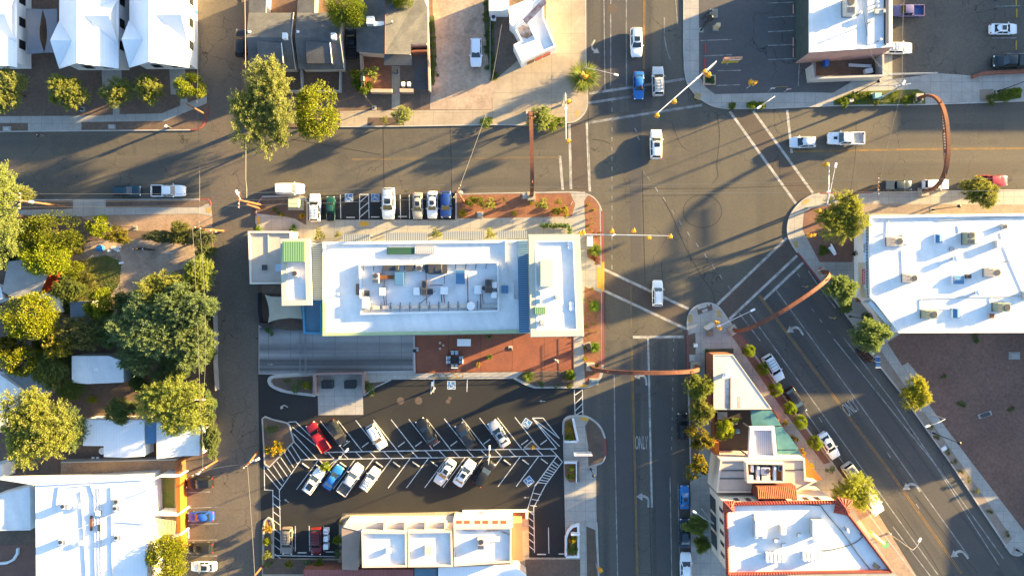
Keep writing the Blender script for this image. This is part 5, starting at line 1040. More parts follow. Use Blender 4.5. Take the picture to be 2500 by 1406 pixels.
lwall('courtyard_wall', 'low wall dividing the two shingle house courtyards', Q('R2', (613, 600), (620, 775)), 1.3, greytrim)
# --- third shingle house with patios
def V2(x, y, z): a = q1('R2', x, y); return P3(a[0], a[1], z)
b = P(*q1('R2', 1390, 300), 3); root = thing('shingle_house', 'sunlit brown grey shingle house with a white rooftop cooler and red patio', 'house', (b[0], b[1], KZ))
A, B, C_, D_ = V2(1085, -80, 3), V2(1340, -60, 4.6), V2(1335, 466, 4.6), V2(1092, 448, 3); E_, F_ = V2(1702, 66, 3), V2(1702, 376, 3); G_, H_ = V2(1556, 378, 3.55), V2(1560, 470, 3.55)
m = MB(); m.face([A, D_, C_, B]); m.face([B, C_, H_, G_, F_, E_, V2(1640, -60, 3)]); m.build('roof', shingle, root)
MB().prism([(p.x, p.y) for p in (V2(1100, -60, 2.9), V2(1105, 440, 2.9), V2(1325, 455, 2.9), V2(1545, 460, 2.9), V2(1545, 372, 2.9), V2(1690, 368, 2.9), V2(1690, -60, 2.9))], 0, 2.85, bottom=False).build('wall', creamwall, root)
m = MB(); P_ = [V2(1330, 462, 3.1), V2(1560, 474, 3.1), V2(1566, 562, 2.6), V2(1326, 562, 2.6)]; m.face(P_[::-1]); m.face([p - Vector((0, 0, .12)) for p in P_]); m.build('porch_roof', shingle, root)
m = MB(); m.tube([B + Vector((0, 0, .05)), C_ + Vector((0, 0, .05))], .06, 6); m.build('ridge_cap', rust, root)
item('cooler', *q1('R2', 1212, 182), 3.75, 'white cooler on the sunlit shingle roof', 0, 1.0); item('duct', *q1('R2', 1272, 200), 3.85, 'white duct elbow beside the cooler on the sunlit shingle roof', 0, .8, acw); item('pipe', *q1('R2', 1395, 185), 4.3, 'thin vent pipe on the sunny slope of the shingle roof')
lay('patio', Q('R2', (1140, 480), (1395, 480), (1395, 770), (1140, 770)), redgravel, .006); lay('patio', Q('R2', (1395, 570), (1465, 570), (1465, 940), (1395, 940)), concrete2, .008); lay('patio', Q('R2', (1580, 400), (1700, 400), (1700, 770), (1580, 770)), lotgrey, .006); lay('patio', Q('R2', (1185, 775), (1640, 775), (1640, 945), (1185, 945)), browngravel, .005)
stucco = mat('stucco_tan', (.50, .36, .25), .9, (.42, .30, .21), 1)
lwall('patio_wall', 'tan wall along the left side of the red patio', Q('R2', (1128, 470), (1140, 752)), 1.5, stucco, .35); lwall('patio_wall', 'long tan wall between the patio and the dirt yard', Q('R2', (1690, -60), (1706, 380), (1718, 780)), 1.6, stucco, .3)
lwall('patio_wall', 'low tan wall in front of the red patio', Q('R2', (1212, 778), (1396, 780)), 1.2, stucco, .55); lwall('patio_wall', 'short tan wall behind two white bins', Q('R2', (1462, 776), (1578, 778)), 1.2, stucco, .55); lwall('patio_wall', 'brick red wall piece beside the porch roof', Q('R2', (1562, 440), (1700, 436)), 1.8, brick, .3)
# --- white corner building with leaning roof sign
WB = Q('R3', (505, 60), (800, -60), (803, 150), (905, 400), (610, 530), (540, 385), (604, 352), (545, 240), (505, 200)); root, o = bldg('corner_building', 'small white flat roofed corner building under a leaning roof sign', WB, 3.1, whitewall, whiteroof, (.25, .35, whitewall))
q = [P(*q1('R3', 622, 535), 3.4), P(*q1('R3', 900, 410), 3.4)]; wins(root, q[0], q[1], 3, 1.0, 2.1, .75, .12, fm=brick)
m = MB(); a, b = P(*q1('R3', 725, 500), 2.9), P(*q1('R3', 850, 442), 2.9); d = (Vector(b) - Vector(a)); m.box(((a[0] + b[0]) / 2 + .1, (a[1] + b[1]) / 2 - .2, 2.3), (d.length, .12, .4), math.atan2(d.y, d.x)); m.build('name_board', mat('sign_red', (.45, .07, .05), .6), root)
stain = mat('roof_stain', (.30, .17, .09), .8, (.6, .55, .5), 1.2)
m = MB(); m.sheet(pp(Q('R3', (570, 230), (620, 215), (680, 240), (708, 300), (660, 335), (600, 320)), 3.2), 3.17); m.build('rust_stain', stain, root)
m = MB(); m.wall(pp(Q('R3', (665, 170), (700, 260), (735, 330)), 3.7), .35, 3.15, 3.75); m.build('inner_parapet', whitewall, root)
sg = thing('roof_sign', 'white and red leaning sign board frame on the corner building roof', 'sign', (*P(*q1('R3', 650, 120), 4), 3.5)); m = MB(); A, B = P3(*q1('R3', 545, 250), 3.6), P3(*q1('R3', 790, -10), 6.5); d = (B - A).normalized(); n_ = Vector((-d.y, d.x, 0))
for k in (-.9, 0, .9): m.tube([A + n_ * k * .3, B + n_ * k], .12, 6)
m.build('sign_beam', acw, sg); m = MB(); C_ = A + (B - A) * .3; m.face([C_ - n_ * 1.1 + Vector((0, 0, .15)), C_ - n_ * .1 + Vector((0, 0, .15)), B - n_ * .1 + Vector((0, 0, .15)), B - n_ * 1.1 + Vector((0, 0, .15))]); m.build('sign_face', mat('sign_cream', (.6, .45, .36), .6, (.5, .15, .1), 1.4), sg); m = MB()
for t in (.25, .6, .9): p = A + (B - A) * t; m.tube([(p.x, p.y, 3.3), p], .06, 6)
m.build('strut', acm, sg)
root, o = bldg('metal_shed', 'low white metal roof behind the corner building', Q('R3', (328, -60), (500, -60), (498, 98), (330, 100)), 2.7, whitewall, whitemetal)
lwall('chain_fence', 'thin wire fence beside the weeds by the dirt yard', Q('R3', (340, 100), (338, 660)), 1.2, greytrim, .05, cat='fence')
item('cond', *q1('R3', 368, 148), KZ, 'white condenser on the ground behind the corner building', 0, .9, acw)
# --- white building at the top right with walled yard
root, o = bldg('white_block', 'white flat roofed building at the top edge above a walled yard', Q('R4', (1183, -330), (1183, 452), (1895, 405), (1895, -330)), 5.1, mat('wall_dark_teal', (.055, .075, .07), .85, (.04, .055, .05), .8), whiteroof, (.55, .4, whitewall))
m = MB(); m.prism(pp(Q('R4', (1693, -330), (1693, 395), (1832, 385), (1832, -330)), 5.8), 5.16, 5.45); m.build('roof_step', mat('roof_grey_white', (.62, .63, .64), .6, (.56, .57, .58), .4), root)
m = MB(); m.wall(pp(Q('R4', (1840, -330), (1838, 390)), 5.7), .15, 5.16, 5.75); m.build('inner_parapet', acdark, root); e_ = [o[i] for i in range(4)]; e_.sort(key=lambda p: p[1]); e_ = sorted(e_[:2]); m = MB(); m.wall([(e_[0][0], e_[0][1] - .04), (e_[1][0], e_[1][1] - .04)], .1, 0, 5.4); m.build('south_wall', pinkwall, root)
m = MB(); q = P(*q1('R4', 1196, 165), 4.7); m.box((q[0] - .12, q[1], 3.4), (.14, 4.2, 1.15)); sgn = m.build('shop_sign', mat('sign_dark_green', (.06, .10, .03), .6, (.16, .06, .04), 1.5), root); m = MB()
for k in range(8): m.box((q[0] - .22, q[1] - 1.75 + k * .5, 3.6), (.08, .34, .8)); m.box((q[0] - .235, q[1] - 1.75 + k * .5 + .05, 3.9), (.05, .12, .2))
m.build('sign_letters', mat('sign_lime', (.38, .45, .10), .5), sgn)
b_ = q1('R4', 1520, 65); c1 = item('unit', *b_, 5.16, 'tall dark grey air conditioner at the top edge of the white block roof', 90, (1.5, 1.2, 1.3)); item('duct', *q1('R4', 1788, 95), 5.45, 'silver duct hood on the stepped strip of the white block roof', 5, (.7, .8, .8))
for k, (x, y) in enumerate([(1760, 22), (1762, 60), (1787, 345), (1705, 190)]): item('pipe', *q1('R4', x, y), 5.45, 'small white roof vent on the stepped strip of the white block roof', 0, 1.4, group='vents on the white block roof')
item('pipe', *q1('R4', 1612, 118), 5.16, 'single roof vent on the open part of the white block roof', 0, 1.6)
yw = Q('R4', (1205, 560), (1220, 672), (1818, 650), (1815, 470)); lwall('yard_wall', 'pale wall round the small cluttered yard below the white block', yw, 2.4, mat('wall_greige', (.42, .39, .36), .85, (.36, .33, .30), .8), .3)
lay('patio', Q('R4', (1235, 490), (1800, 470), (1800, 640), (1235, 655)), browngravel, .008)
# --- central building
cw = mat('wall_sage', (.36, .38, .30), .85)
main_px = Q('Q2', (-185, 178), (1585, 160), (1600, 958), (-185, 985)); root, o = bldg('central_building', 'long white roofed central building with green parapet and sunken equipment well', main_px, 5.2, cw, whiteroof, (.42, .35, whitewall)); CB = root; e_ = sorted(o, key=lambda p: p[1])[:2]; e_.sort(); m = MB(); m.prism([(e_[0][0] - .01, e_[0][1] - .01), (e_[1][0] + .01, e_[1][1] - .01), (e_[1][0] + .01, e_[1][1] + .44), (e_[0][0] - .01, e_[0][1] + .44)], 4.6, 5.56); m.build('green_band', greenpar, root); m = MB(); m.prism([(e_[0][0] - .012, e_[0][1] + .45), (e_[0][0] + .43, e_[0][1] + .45), (e_[0][0] + .43, e_[0][1] + 5.2), (e_[0][0] - .012, e_[0][1] + 5.2)], 4.6, 5.56); m.build('green_band', greenpar, root); RZ = 5.26
m = MB(); m.prism(pp(Q('Q2', (1488, 168), (1578, 166), (1590, 955), (1503, 955)), 5.8), RZ, 5.75); m.build('metal_roof_strip', corrb, root)
m = MB(); m.wall(pp(Q('Q2', (1385, 165), (1392, 480), (1452, 530), (1455, 670), (1500, 675)), 5.7), .12, RZ, 5.7); m.build('roof_kerb', whitewall, root)
wp = pp(Q('Q2', (133, 375), (1318, 352), (1326, 770), (145, 795)), 5.9); m = MB(); m.wall(wp, .28, RZ, 5.85, True); m.build('well_wall', whitewall, root)
m = MB(); w0 = ccw(wp); m.sheet(inset(w0, .2), RZ + .012); m.build('well_floor', mat('roof_well_grey', (.70, .71, .71), .7, (.60, .61, .61), .5), root)
m = MB()
for k in range(11):
    a, b = q1('Q2', 190 + 83 * k, 775 - 1.4 * k), q1('Q2', 230 + 83 * k, 775 - 1.4 * k); p = P(*a, 5.8); m.box((p[0], p[1] + .55, RZ), (1.0, .5, .5), 0, .03)
root_b = m.build('kicker_blocks', creamwall, root); m = MB()
for k in range(12): p = P(*q1('Q2', 230 + 83 * k, 770 - 1.4 * k), 5.9); m.tube([(p[0], p[1] - .2, 5.9), (p[0], p[1] + 1.2, 5.35)], .05, 6)
for k in range(13): p = P(*q1('Q2', 170 + 88 * k, 365 - 1.5 * k), 5.9); m.tube([(p[0], p[1] + .15, 5.85), (p[0] - .2, p[1] - 1.1, 5.4)], .05, 6)
m.build('well_brace', acdark, root); m = MB()
for pts, r in ((((1185, 300), (1195, 800)), .06), (((1240, 505), (1450, 500)), .06), (((1850, 330), (1860, 790)), .08), (((1480, 350), (1480, 480)), .05), (((480, 240), (500, 550)), .05), (((505, 240), (525, 550)), .05), (((505, 680), (520, 830)), .06), (((540, 680), (550, 830)), .06), (((2060, 620), (2065, 880)), .07), (((2085, 640), (2110, 830), (2250, 820)), .06), (((1430, 640), (1440, 780)), .07), (((1470, 640), (1480, 790)), .07), (((1330, 590), (1090, 800)), .05)):
    m.tube([P3(*q1('U3', a, b), RZ + .3) for a, b in pts], r, 6)
m.build('roof_pipework', mat('pipe_dark_red', (.12, .07, .07), .5), root)
GC = 'equipment in the sunken roof well'
for kd, x, y, rz, s_, bd, lb in [('duct', 600, 225, 0, (1.1, 1.0, 1.2), acdark, 'long dark duct box at the upper left of the roof well'), ('hatch', 920, 230, 0, (1.0, 1.0, 2.5), acdark, 'dark square box right of the long dark duct'), ('cond', 1075, 230, 0, 1.1, acm, 'round fan condenser between the two dark duct groups'), ('unit', 1330, 240, 0, (1.25, 1.3, 1.0), acdark, 'biggest dark unit cluster at the top of the roof well'), ('hatch', 1465, 240, 0, (1.1, 1.3, 1.6), acdark, 'dark box right of the biggest dark unit'), ('hatch', 1230, 235, 0, (1.1, 1.3, 2.2), acdark, 'dark box left of the biggest dark unit'),
                              ('hatch', 755, 395, 0, (1.3, 1.8, 2.6), skyb, 'blue clad box at the end of the rusty duct'), ('hatch', 1738, 370, 0, (1.3, 2.0, 2.6), skyb, 'blue clad box in the right part of the roof well'), ('duct', 540, 375, 0, (1.3, .7, 1.0), rust, 'rusty exhaust duct with glowing end'), ('unit', 380, 390, 90, .9, acm, 'grey blower left of the rusty exhaust duct'), ('unit', 2190, 520, 90, (1.2, .9, 1), mat('unit_brown', (.14, .10, .08), .6), 'brown twin fan unit at the right end of the well'), ('cond', 2115, 550, 0, .9, acm, 'small fan unit beside the brown twin fan unit'), ('unit', 1155, 550, 90, (1.3, .7, .7), mat('unit_tan', (.34, .20, .12), .6), 'tan twin fan unit in the middle of the well'), ('hatch', 1245, 608, 0, (.8, .8, 1), acdark, 'small black hatch right of the tan twin fan unit'), ('hatch', 222, 633, 0, (.8, .8, 1), acdark, 'small black hatch at the left end of the well'),
                              ('hatch', 480, 605, 0, (.8, 1.1, 2.2), acw, 'white box below the pipe pair in the well'), ('hatch', 1030, 600, 0, (.9, 1.1, 2.0), acw, 'white box left of the tan twin fan unit'), ('hatch', 210, 780, 0, (1.0, 1.6, 2.2), acw, 'white box in the lower left corner of the well'), ('fan', 1905, 835, 0, 1.3, acw, 'shiny black and steel exhaust fan at the lower well wall'), ('hatch', 1475, 590, 0, (1.1, 1.1, 1.6), acw, 'white pyramid capped vent beside the three pipes'), ('hatch', 2015, 575, 0, (1.0, 1.2, 1.4), acw, 'pale crossed lid box left of the brown twin fan unit'), ('cooler', 2275, 500, 0, .75, acm, 'louvred box at the right well wall above another'), ('cooler', 2275, 660, 0, .75, acm, 'louvred box at the right well wall below another'), ('duct', 2200, 835, 0, (1.2, .7, .6), acm, 'low duct in the lower right corner of the well')]:
    item(kd, *q1('U3', x, y), RZ + .02, lb, rz, s_, bd, GC)
item('hatch', *q1('U3', 85, 570), RZ, 'brown twin vent box just left of the roof well', 0, (.7, 1.6, 1.0), mat('unit_brown2', (.2, .12, .09), .7)); item('hatch', *q1('U3', 2450, 570), RZ, 'blue box just right of the roof well', 0, (1.0, 1.1, 1.6), skyb); item('hatch', *q1('Q2', 490, 255), RZ, 'long dark green box on the upper main roof', 0, (4.2, 1.0, 1.0), mat('unit_dark_green', (.03, .09, .05), .6)); item('hatch', *q1('Q2', 690, 248), RZ, 'slatted white frame box beside the long green box', 0, (2.9, 1.1, 1.3), mat('slat_grey', (.3, .28, .27), .7, stripes=(0, .3, .35, (.55, .55, .55))))
item('pipe', *q1('Q1', 1008, 1188), RZ, 'dark roof drain dot left of the roof well', 0, 1.6)
# east tower of the central building: deep tan cornice
tp = Q('Q2', (1578, 113), (2025, 110), (2062, 990), (1597, 998)); zt = 9.9; to = ccw(pp(tp, zt)); wl = inset(to, 2.0); c = cen(to)
tw = thing('corner_tower', 'taller white roofed block with wide tan cornice at the street end of the central building', 'building', (c[0], c[1], KZ)); MB().prism(wl, 0, zt - .85, bottom=False).build('wall', cw, tw)
inn = inset(to, .95); m = MB(); mid = inset(to, .1); m.ring(to, inset(to, 2.1), zt - .95, zt - .35); m.ring(mid, inn, zt - .349, zt); m.build('cornice', tancoping, tw); m = MB(); m.ring(inset(to, .96), inset(to, 1.12), zt - .3, zt + .02); m.build('coping', acw, tw); MB().prism(inset(to, 1.125), zt - .4, zt - .3).build('roof', whiteroof, tw); TZ = zt - .3
item('hatch', *q1('Q2', 1740, 445), TZ, 'tall pale green ribbed box on the tower roof', 0, (1.75, 3.8, 3.4), palegreencorr); item('hatch', *q1('Q2', 1683, 768), TZ, 'small dark green ribbed box on the tower roof', 0, (1.6, 1.0, 1.6), mat('corrugated_dark_green', (.25, .42, .22), .5, stripes=(0, .3, .5, (.03, .10, .03))))
for k, (x, y) in enumerate([(1670, 622), (1668, 690)]): item('hatch', *q1('Q2', x, y), TZ, 'pale blue grey box, ' + ('upper' if k == 0 else 'lower') + ' one above the dark green tower box', 0, (.5, .65, 1.2), skyb)
item('hood', *q1('Q2', 1828, 650), TZ, 'lone grey vent in the middle of the tower roof', 0, .7); item('hood', *q1('Q2', 1704, 872), TZ, 'lone grey vent near the lower edge of the tower roof', 0, 1.0)
for k, (x, y) in enumerate([(1945, 188), (1947, 224), (1957, 712), (1958, 750)]): item('pipe', *q1('Q2', x, y), TZ, 'black round drain at the ' + ('upper' if k < 2 else 'lower') + ' right of the tower roof, ' + ('outer' if k in (0, 3) else 'inner') + ' one', 0, (3.0, 3.0, .25), acdark)
# west annexes of the central building
tanp = Q('Q1', (228, 648), (600, 648), (620, 1100), (245, 1103)); tb, o = bldg('tan_annex', 'low tan roofed annex at the alley corner of the central building', tanp, 3.4, creamwall, tanroof, (.28, .35, mat('parapet_cream', (.66, .58, .48), .8)))
m = MB(); m.wall(pp(Q('Q1', (398, 660), (402, 870)), 3.8), .15, 3.44, 3.6); m.build('roof_step', tanroof, tb)
item('hatch', *q1('Q1', 365, 960), 3.45, 'dark square vent with pale blue lid on the tan annex roof', 0, (.75, .8, 1.4), acdark); item('hatch', *q1('Q1', 485, 962), 3.45, 'pale blue hatch beside the green topped block', 0, (1.0, 1.1, .6), mat('unit_pale_blue', (.42, .5, .6), .5))
gp_ = Q('Q1', (508, 714), (757, 712), (775, 1283), (520, 1288)); zg = 7.4; go_ = ccw(pp(gp_, zg)); c = cen(go_); gt = thing('stair_block', 'tall narrow block with cream cornice and green corrugated box beside the tan annex', 'building', (c[0], c[1], KZ)); MB().prism(inset(go_, .5), 0, zg - .6, bottom=False).build('wall', cw, gt); m = MB(); m.ring(go_, inset(go_, .8), zg - .6, zg); m.build('cornice', tancoping, gt); MB().prism(inset(go_, .81), zg - .45, zg - .35).build('roof', whiteroof, gt)
GZ = zg - .35; item('hatch', *q1('Q1', 625, 825), GZ, 'bright green corrugated box on the narrow block', 0, (3.2, 2.9, 2.6), greencorr); item('cond', *q1('Q1', 632, 1010), GZ, 'cream condenser with round black fan on the narrow block', 0, 1.05, creamwall)
m = MB(); m.prism(pp(Q('Q1', (768, 752), (862, 752), (880, 1240), (778, 1242)), 5.0), 4.7, 4.95); tag(m.build('metal_roof_strip', corrg), 'grey blue corrugated roof strip between the narrow block and main roof', 'roof'); MB_ = MB(); MB_.prism(pp(Q('Q1', (772, 760), (858, 760), (874, 1230), (782, 1232)), 4.7), 0, 4.69, bottom=False); lo = tag(MB_.build('link_building', cw), 'narrow link walls under the corrugated strip', 'building')
bb, o = bldg('blue_annex', 'blue walled low annex below the corrugated strip', Q('U2', (1070, 790), (1445, 720), (1450, 1370), (1100, 1368)), 3.8, bluepar, blueroof, (.3, .4, bluepar))
sail(Q('U2', (365, 620), (480, 655), (690, 665), (1035, 690), (1050, 830), (1080, 1080), (850, 1062), (640, 1085), (520, 1115), (425, 1155), (450, 1010), (440, 880), (410, 740)), 3.0, mat('sail_beige', (.40, .36, .27), .8, (.36, .32, .24), .8), 'beige shade sail stretched below the narrow block')
lwall('patio_screen', 'dark slatted screen round the alley patio', Q('U2', (215, 590), (215, 960), (250, 1170), (420, 1180)), 1.9, acdark, .15, cat='fence')
m = MB(); m.prism(pp(Q('U2', (300, 430), (670, 430), (680, 600), (320, 600)), 2.6), 2.4, 2.55); tag(m.build('lean_to_roof', mat('roof_brown', (.12, .09, .06), .8, (.09, .07, .05), 1)), 'small brown lean to roof under the tan annex', 'roof')
for k, (x0, x1) in enumerate([(1040, 1275), (1405, 1768)]):
    pass
CN = 'metal canopies along the north side of the central building'
for k, (r, x0, y0, x1, y1) in enumerate([('Q1', 1040, 676, 1275, 742), ('Q1', 1405, 662, 1768, 735), ('Q2', 848, 90, 1202, 160), ('Q2', 1318, 84, 1570, 152)]):
    c = P(*q1(r, (x0 + x1) / 2, (y0 + y1) / 2), 3); cn = thing('metal_canopy', ['first', 'second', 'third', 'fourth'][k] + ' grey ribbed metal canopy from the alley along the north wall', 'canopy', (c[0], c[1], KZ), 0, CN); MB().prism(pp(Q(r, (x0, y0), (x1, y0 - 2), (x1, y1 - 3), (x0, y1)), 3.0), 2.85, 3.0).build('canopy_roof', corr, cn)
    for x in (x0 + 12, x1 - 12): m = MB(); p = P(*q1(r, x, y0 + 6), 2.9); m.tube([(p[0], p[1], 0), (p[0], p[1], 2.86)], .07, 8); m.build('post', acm, cn)
# --- south shops
sp = Q('Q4', (868, 1045), (1200, 1045), (1600, 1045), (1605, 1338), (870, 1340)); 
def shop(label, pts, h=4.2, ph=.5): return bldg('shop_unit', label, pts, h, creamwall, whiteroof, (.3, ph, creamwall), group='attached shop units below the lot')
s1, o = shop('cream shop unit with white roof nearest the brown side wing', [(882, 1297), (993, 1298), (994, 1384), (884, 1385)]); s2, o = shop('cream shop unit with white roof in the middle of the three', [(995, 1297), (1104, 1295), (1106, 1383), (996, 1384)]); s3, o = shop('cream shop unit with white roof beside the orange brown side roof', [(1107, 1287), (1250, 1286), (1249, 1373), (1108, 1382)])
bldg('side_wing', 'brown low side wing left of the cream shop units', [(835, 1284), (882, 1284), (873, 1390), (836, 1388)], 3.0, creamwall, mat('roof_brown_tan', (.30, .22, .17), .85, (.26, .19, .15), .5)); bldg('side_wing', 'orange brown side wing right of the cream shop units', [(1251, 1276), (1275, 1275), (1277, 1366), (1250, 1366)], 3.2, mat('wall_orange_brown', (.50, .26, .13), .85), mat('roof_orange_brown', (.40, .19, .09), .85, (.36, .17, .08), .5))
m = MB(); A = [P3(x, y, 3.6) for x, y in ((838, 1280), (1105, 1276))]; 
fr = mat('facade_pale', (.62, .50, .40), .8, (.68, .58, .48), .6)
m = MB(); m.prism(pp([(845, 1276), (1106, 1275), (1106, 1296), (882, 1297), (838, 1286)], 3.3), 0, 3.3); sf = tag(m.build('shop_canopy', fr), 'pale stepped canopy along the front of the left shop units', 'canopy')
for k, x in enumerate((940, 990, 1040, 1088)): m = MB(); p = P(x, 1281, 3.6); m.box((p[0], p[1], 3.3), (.35, 1.4, .75)); tag(m.build('canopy_fin', creamwall), 'cream fin on the shop canopy, ' + ['first', 'second', 'third', 'fourth'][k] + ' from the left', 'fin', 'fins on the shop canopy')
m = MB(); m.prism(pp([(1107, 1268), (1252, 1268), (1252, 1287), (1107, 1288)], 3.6), 0, 3.6); sf = tag(m.build('shop_canopy', fr), 'pale canopy with six square openings on the right shop unit', 'canopy')
for k, x in enumerate((1121, 1140, 1166, 1185, 1209, 1229)): m = MB(); p = P(x, 1274, 3.6); m.box((p[0], p[1], 3.601), (.9, .5, .02)); o = m.build('skylight_opening', mat('opening_red', (.25, .10, .06), .8), sf)
[MB().sheet(pp(Q('Q6', *b_), 4.3), 4.256).build('roof_stain', stain, s3) for b_ in (((612, 795), (700, 765), (795, 798), (740, 808)), ((870, 810), (910, 770), (1060, 775), (1175, 830), (1170, 850), (1040, 800)))]
item('hood', *q1('Q4', 1080, 1207), 4.25, 'square white hood on the left shop roof', 0, 1.0, acw); item('hatch', *q1('Q4', 1405, 1200), 4.25, 'cream square box on the middle shop roof', 0, (1.05, 1.25, 2.2), creamwall); item('unit', *q1('Q6', 840, 945), 4.25, 'cream air conditioner with round fan on the right shop roof', 90, .95, creamwall); item('hatch', *q1('Q6', 970, 905), 4.25, 'white flat duct box beside the right shop air conditioner', 0, (2.0, .8, .8), acw)
root, o = bldg('red_roof_shed', 'dull red metal roof at the bottom edge below the shops', [(742, 1389), (1010, 1388), (1012, 1500), (742, 1500)], 2.6, brick, mat('roof_dull_red', (.26, .09, .08), .7, (.20, .07, .06), .5, stripes=(0, .6, .1, (.16, .05, .05)))); root, o = bldg('white_roof_wing', 'white ribbed roof at the bottom edge below the shops', [(1070, 1384), (1252, 1376), (1285, 1402), (1285, 1500), (1068, 1500)], 2.9, creamwall, whitemetal); root, o = bldg('grey_roof_wing', 'slate blue roof strip at the bottom edge below the shops', [(1012, 1387), (1067, 1386), (1066, 1500), (1012, 1500)], 2.7, creamwall, blueroof)
# --- trapezoid building on the island
zt = 4.2; tz = Q('T2', (552, 882), (740, 880), (1112, 1400)); tz = [tz[0], tz[1], (1885, 999), (1742, 1000)]; root, o = bldg('trapezoid_building', 'cream roofed trapezoid building at the island tip', tz, zt, brick, mat('roof_cream', (.60, .53, .46), .8, (.53, .47, .41), .5, fine=(2, .06)), (.15, .12, tancoping)); 
m = MB()
for pts in (Q('T4', (760, -60), (745, 180)), Q('T4', (885, 40), (890, 180))): a, b = pp(pts, 4.3); m.strip([a, b], .5, 4.262)
m.build('roof_stain', mat('stain_rusty', (.30, .22, .17), .9, (.5, .43, .37), 1.5), root); m = MB(); a, b = pp(Q('T2', (712, 1100), (712, 1400)), 4.3); m.wall([a, b], .12, 4.25, 4.4); m.build('roof_seam', acdark, root); item('fan', *q1('T2', 680, 1075), 4.25, 'dark mouthed roof fan with white arms on the cream trapezoid roof', 0, 1.1)
m = MB(); p = P3(*q1('T2', 640, 1098), 6.5); q_ = P3(*q1('T2', 795, 1092), 6.5); m.tube([p, q_], .08, 6); m.tube([(*P(*q1('T2', 700, 1090), 5), 4.25), (*P(*q1('T2', 710, 1092), 6.5), 6.5)], .07, 8); tag(m.build('roof_mast', acw), 'white mast with cross arm on the cream trapezoid roof', 'mast')
lwall('patio_fence', 'orange wooden fence between the patio and the avenue sidewalk', Q('T4', (1280, 195), (1480, 520), (1700, 800)), 1.7, orangew, .18, cat='fence'); lwall('patio_fence', 'brown wooden fence on the main street side of the patio', Q('T4', (596, 200), (600, 560)), 1.9, rust, .15, cat='fence'); lwall('patio_wall', 'bright orange wall piece at the patio corner', Q('T4', (625, 580), (632, 762)), 2.4, orangew, .7)
tealm = mat('sail_teal', (.07, .20, .22), .7, (.045, .14, .17), .7)
TS = 'teal shade cloths over the patio'; sail(Q('T4', (1022, 202), (1268, 200), (1388, 380), (1040, 378), (1026, 290)), 3.0, tealm, 'topmost teal shade cloth beside the trapezoid roof', group=TS); sail(Q('T4', (1310, 392), (1395, 390), (1590, 655), (1335, 660)), 3.0, tealm, 'middle teal shade cloth right of the white canopy', group=TS); sail(Q('T4', (1336, 666), (1592, 662), (1640, 745), (1345, 760)), 2.9, tealm, 'lowest teal shade cloth against the cream parapet', group=TS)
wc = Q('T4', (1020, 395), (1305, 392), (1338, 770), (1000, 772)); w_ = ccw(pp(wc, 4.4)); c = cen(w_); cn = thing('white_canopy', 'white framed ribbed canopy over the patio', 'canopy', (c[0], c[1], KZ)); MB().ring(w_, inset(w_, .5), 3.7, 4.4).build('canopy_frame', acw, cn); MB().prism(inset(w_, .51), 3.8, 3.95).build('canopy_roof', mat('ribbed_lilac', (.48, .47, .50), .5, (.44, .43, .47), .6, stripes=(0, .3, .3, (.30, .29, .33))), cn); m = MB()
for p in inset(w_, .3): m.tube([(p[0], p[1], 0), (p[0], p[1], 3.7)], .09, 8)
m.build('post', acw, cn)
# --- cream building with red tile parapet
cream2 = mat('wall_cream_light', (.66, .54, .43), .85, (.60, .48, .38), .5)
kb, o = bldg('cream_wing', 'stepped cream wing between the patio and the tiled building', Q('T4', (670, 775), (1660, 765), (1672, 1010), (1800, 1030), (1560, 1160), (1010, 1165), (625, 1165), (640, 1000)), 5.0, cream2, tanroof, (.25, .3, cream2)); m = MB()
for pts in (Q('T4', (690, 908), (965, 908)), Q('T4', (1430, 902), (1650, 900)), Q('T4', (640, 1003), (970, 1003))): m.wall(pp(pts, 5.3), .12, 5.05, 5.2)
m.build('roof_seam', acdark, kb); MB().prism(pp(Q('T4', (1670, 770), (1865, 1015), (1675, 1022)), 4.0), 3.5, 3.9).build('orange_awning', orangew, kb)
ep = ccw(pp(Q('T4', (970, 812), (1420, 820), (1422, 1050), (985, 1052)), 6.4)); m = MB(); m.ring(ep, inset(ep, .25), 5.05, 6.4); m.build('equipment_screen', cream2, kb); MB().prism(inset(ep, .255), 5.06, 5.12).build('screen_floor', acdark, kb)
EQ = 'kitchen equipment inside the cream screen'
for kd, x, y, rz, s_, bd, lb in [('duct', 1110, 950, 90, (1.0, .5, 1.2), acw, 'white duct, left one of two inside the cream screen'), ('duct', 1306, 955, 90, (1.0, .5, 1.2), acw, 'white duct, right one of two inside the cream screen'), ('unit', 1190, 905, 0, (.8, .9, .9), mat('unit_lilac', (.4, .42, .55), .4), 'lilac grey unit between the two white ducts'), ('hatch', 1200, 1000, 0, (1.2, 1.1, 2.6), creamwall, 'cream box between the two white ducts'), ('hatch', 1042, 880, 0, (.4, 1.0, 2.4), acw, 'tall white box at the upper left inside the screen'), ('hatch', 1030, 1000, 0, (.5, 1.0, 2.4), acw, 'tall white box at the lower left inside the screen'), ('cond', 1378, 880, 0, .9, acm, 'grey condenser at the upper right inside the screen'), ('hatch', 1360, 965, 0, (.8, 1.4, 1.6), orangew, 'orange box at the right inside the screen'), ('hatch', 1255, 935, 0, (.7, 1.2, 1.2), orangew, 'orange box beside the right white duct')]: item(kd, *q1('T4', x, y), 5.12, lb, rz, s_, bd, EQ)
big = [(1768, 1227), (2035, 1222), (2186, 1399), (2190, 1400), (1772, 1406)]; big = [(1768, 1227), (2052, 1222), (2188, 1400), (1774, 1407)]
zb = 8.8; bo = ccw(pp(big, zb + .4)); c = cen(bo); root = thing('tiled_building', 'large cream building with white roof edged in red tiles', 'building', (c[0], c[1], KZ)); BIG = root
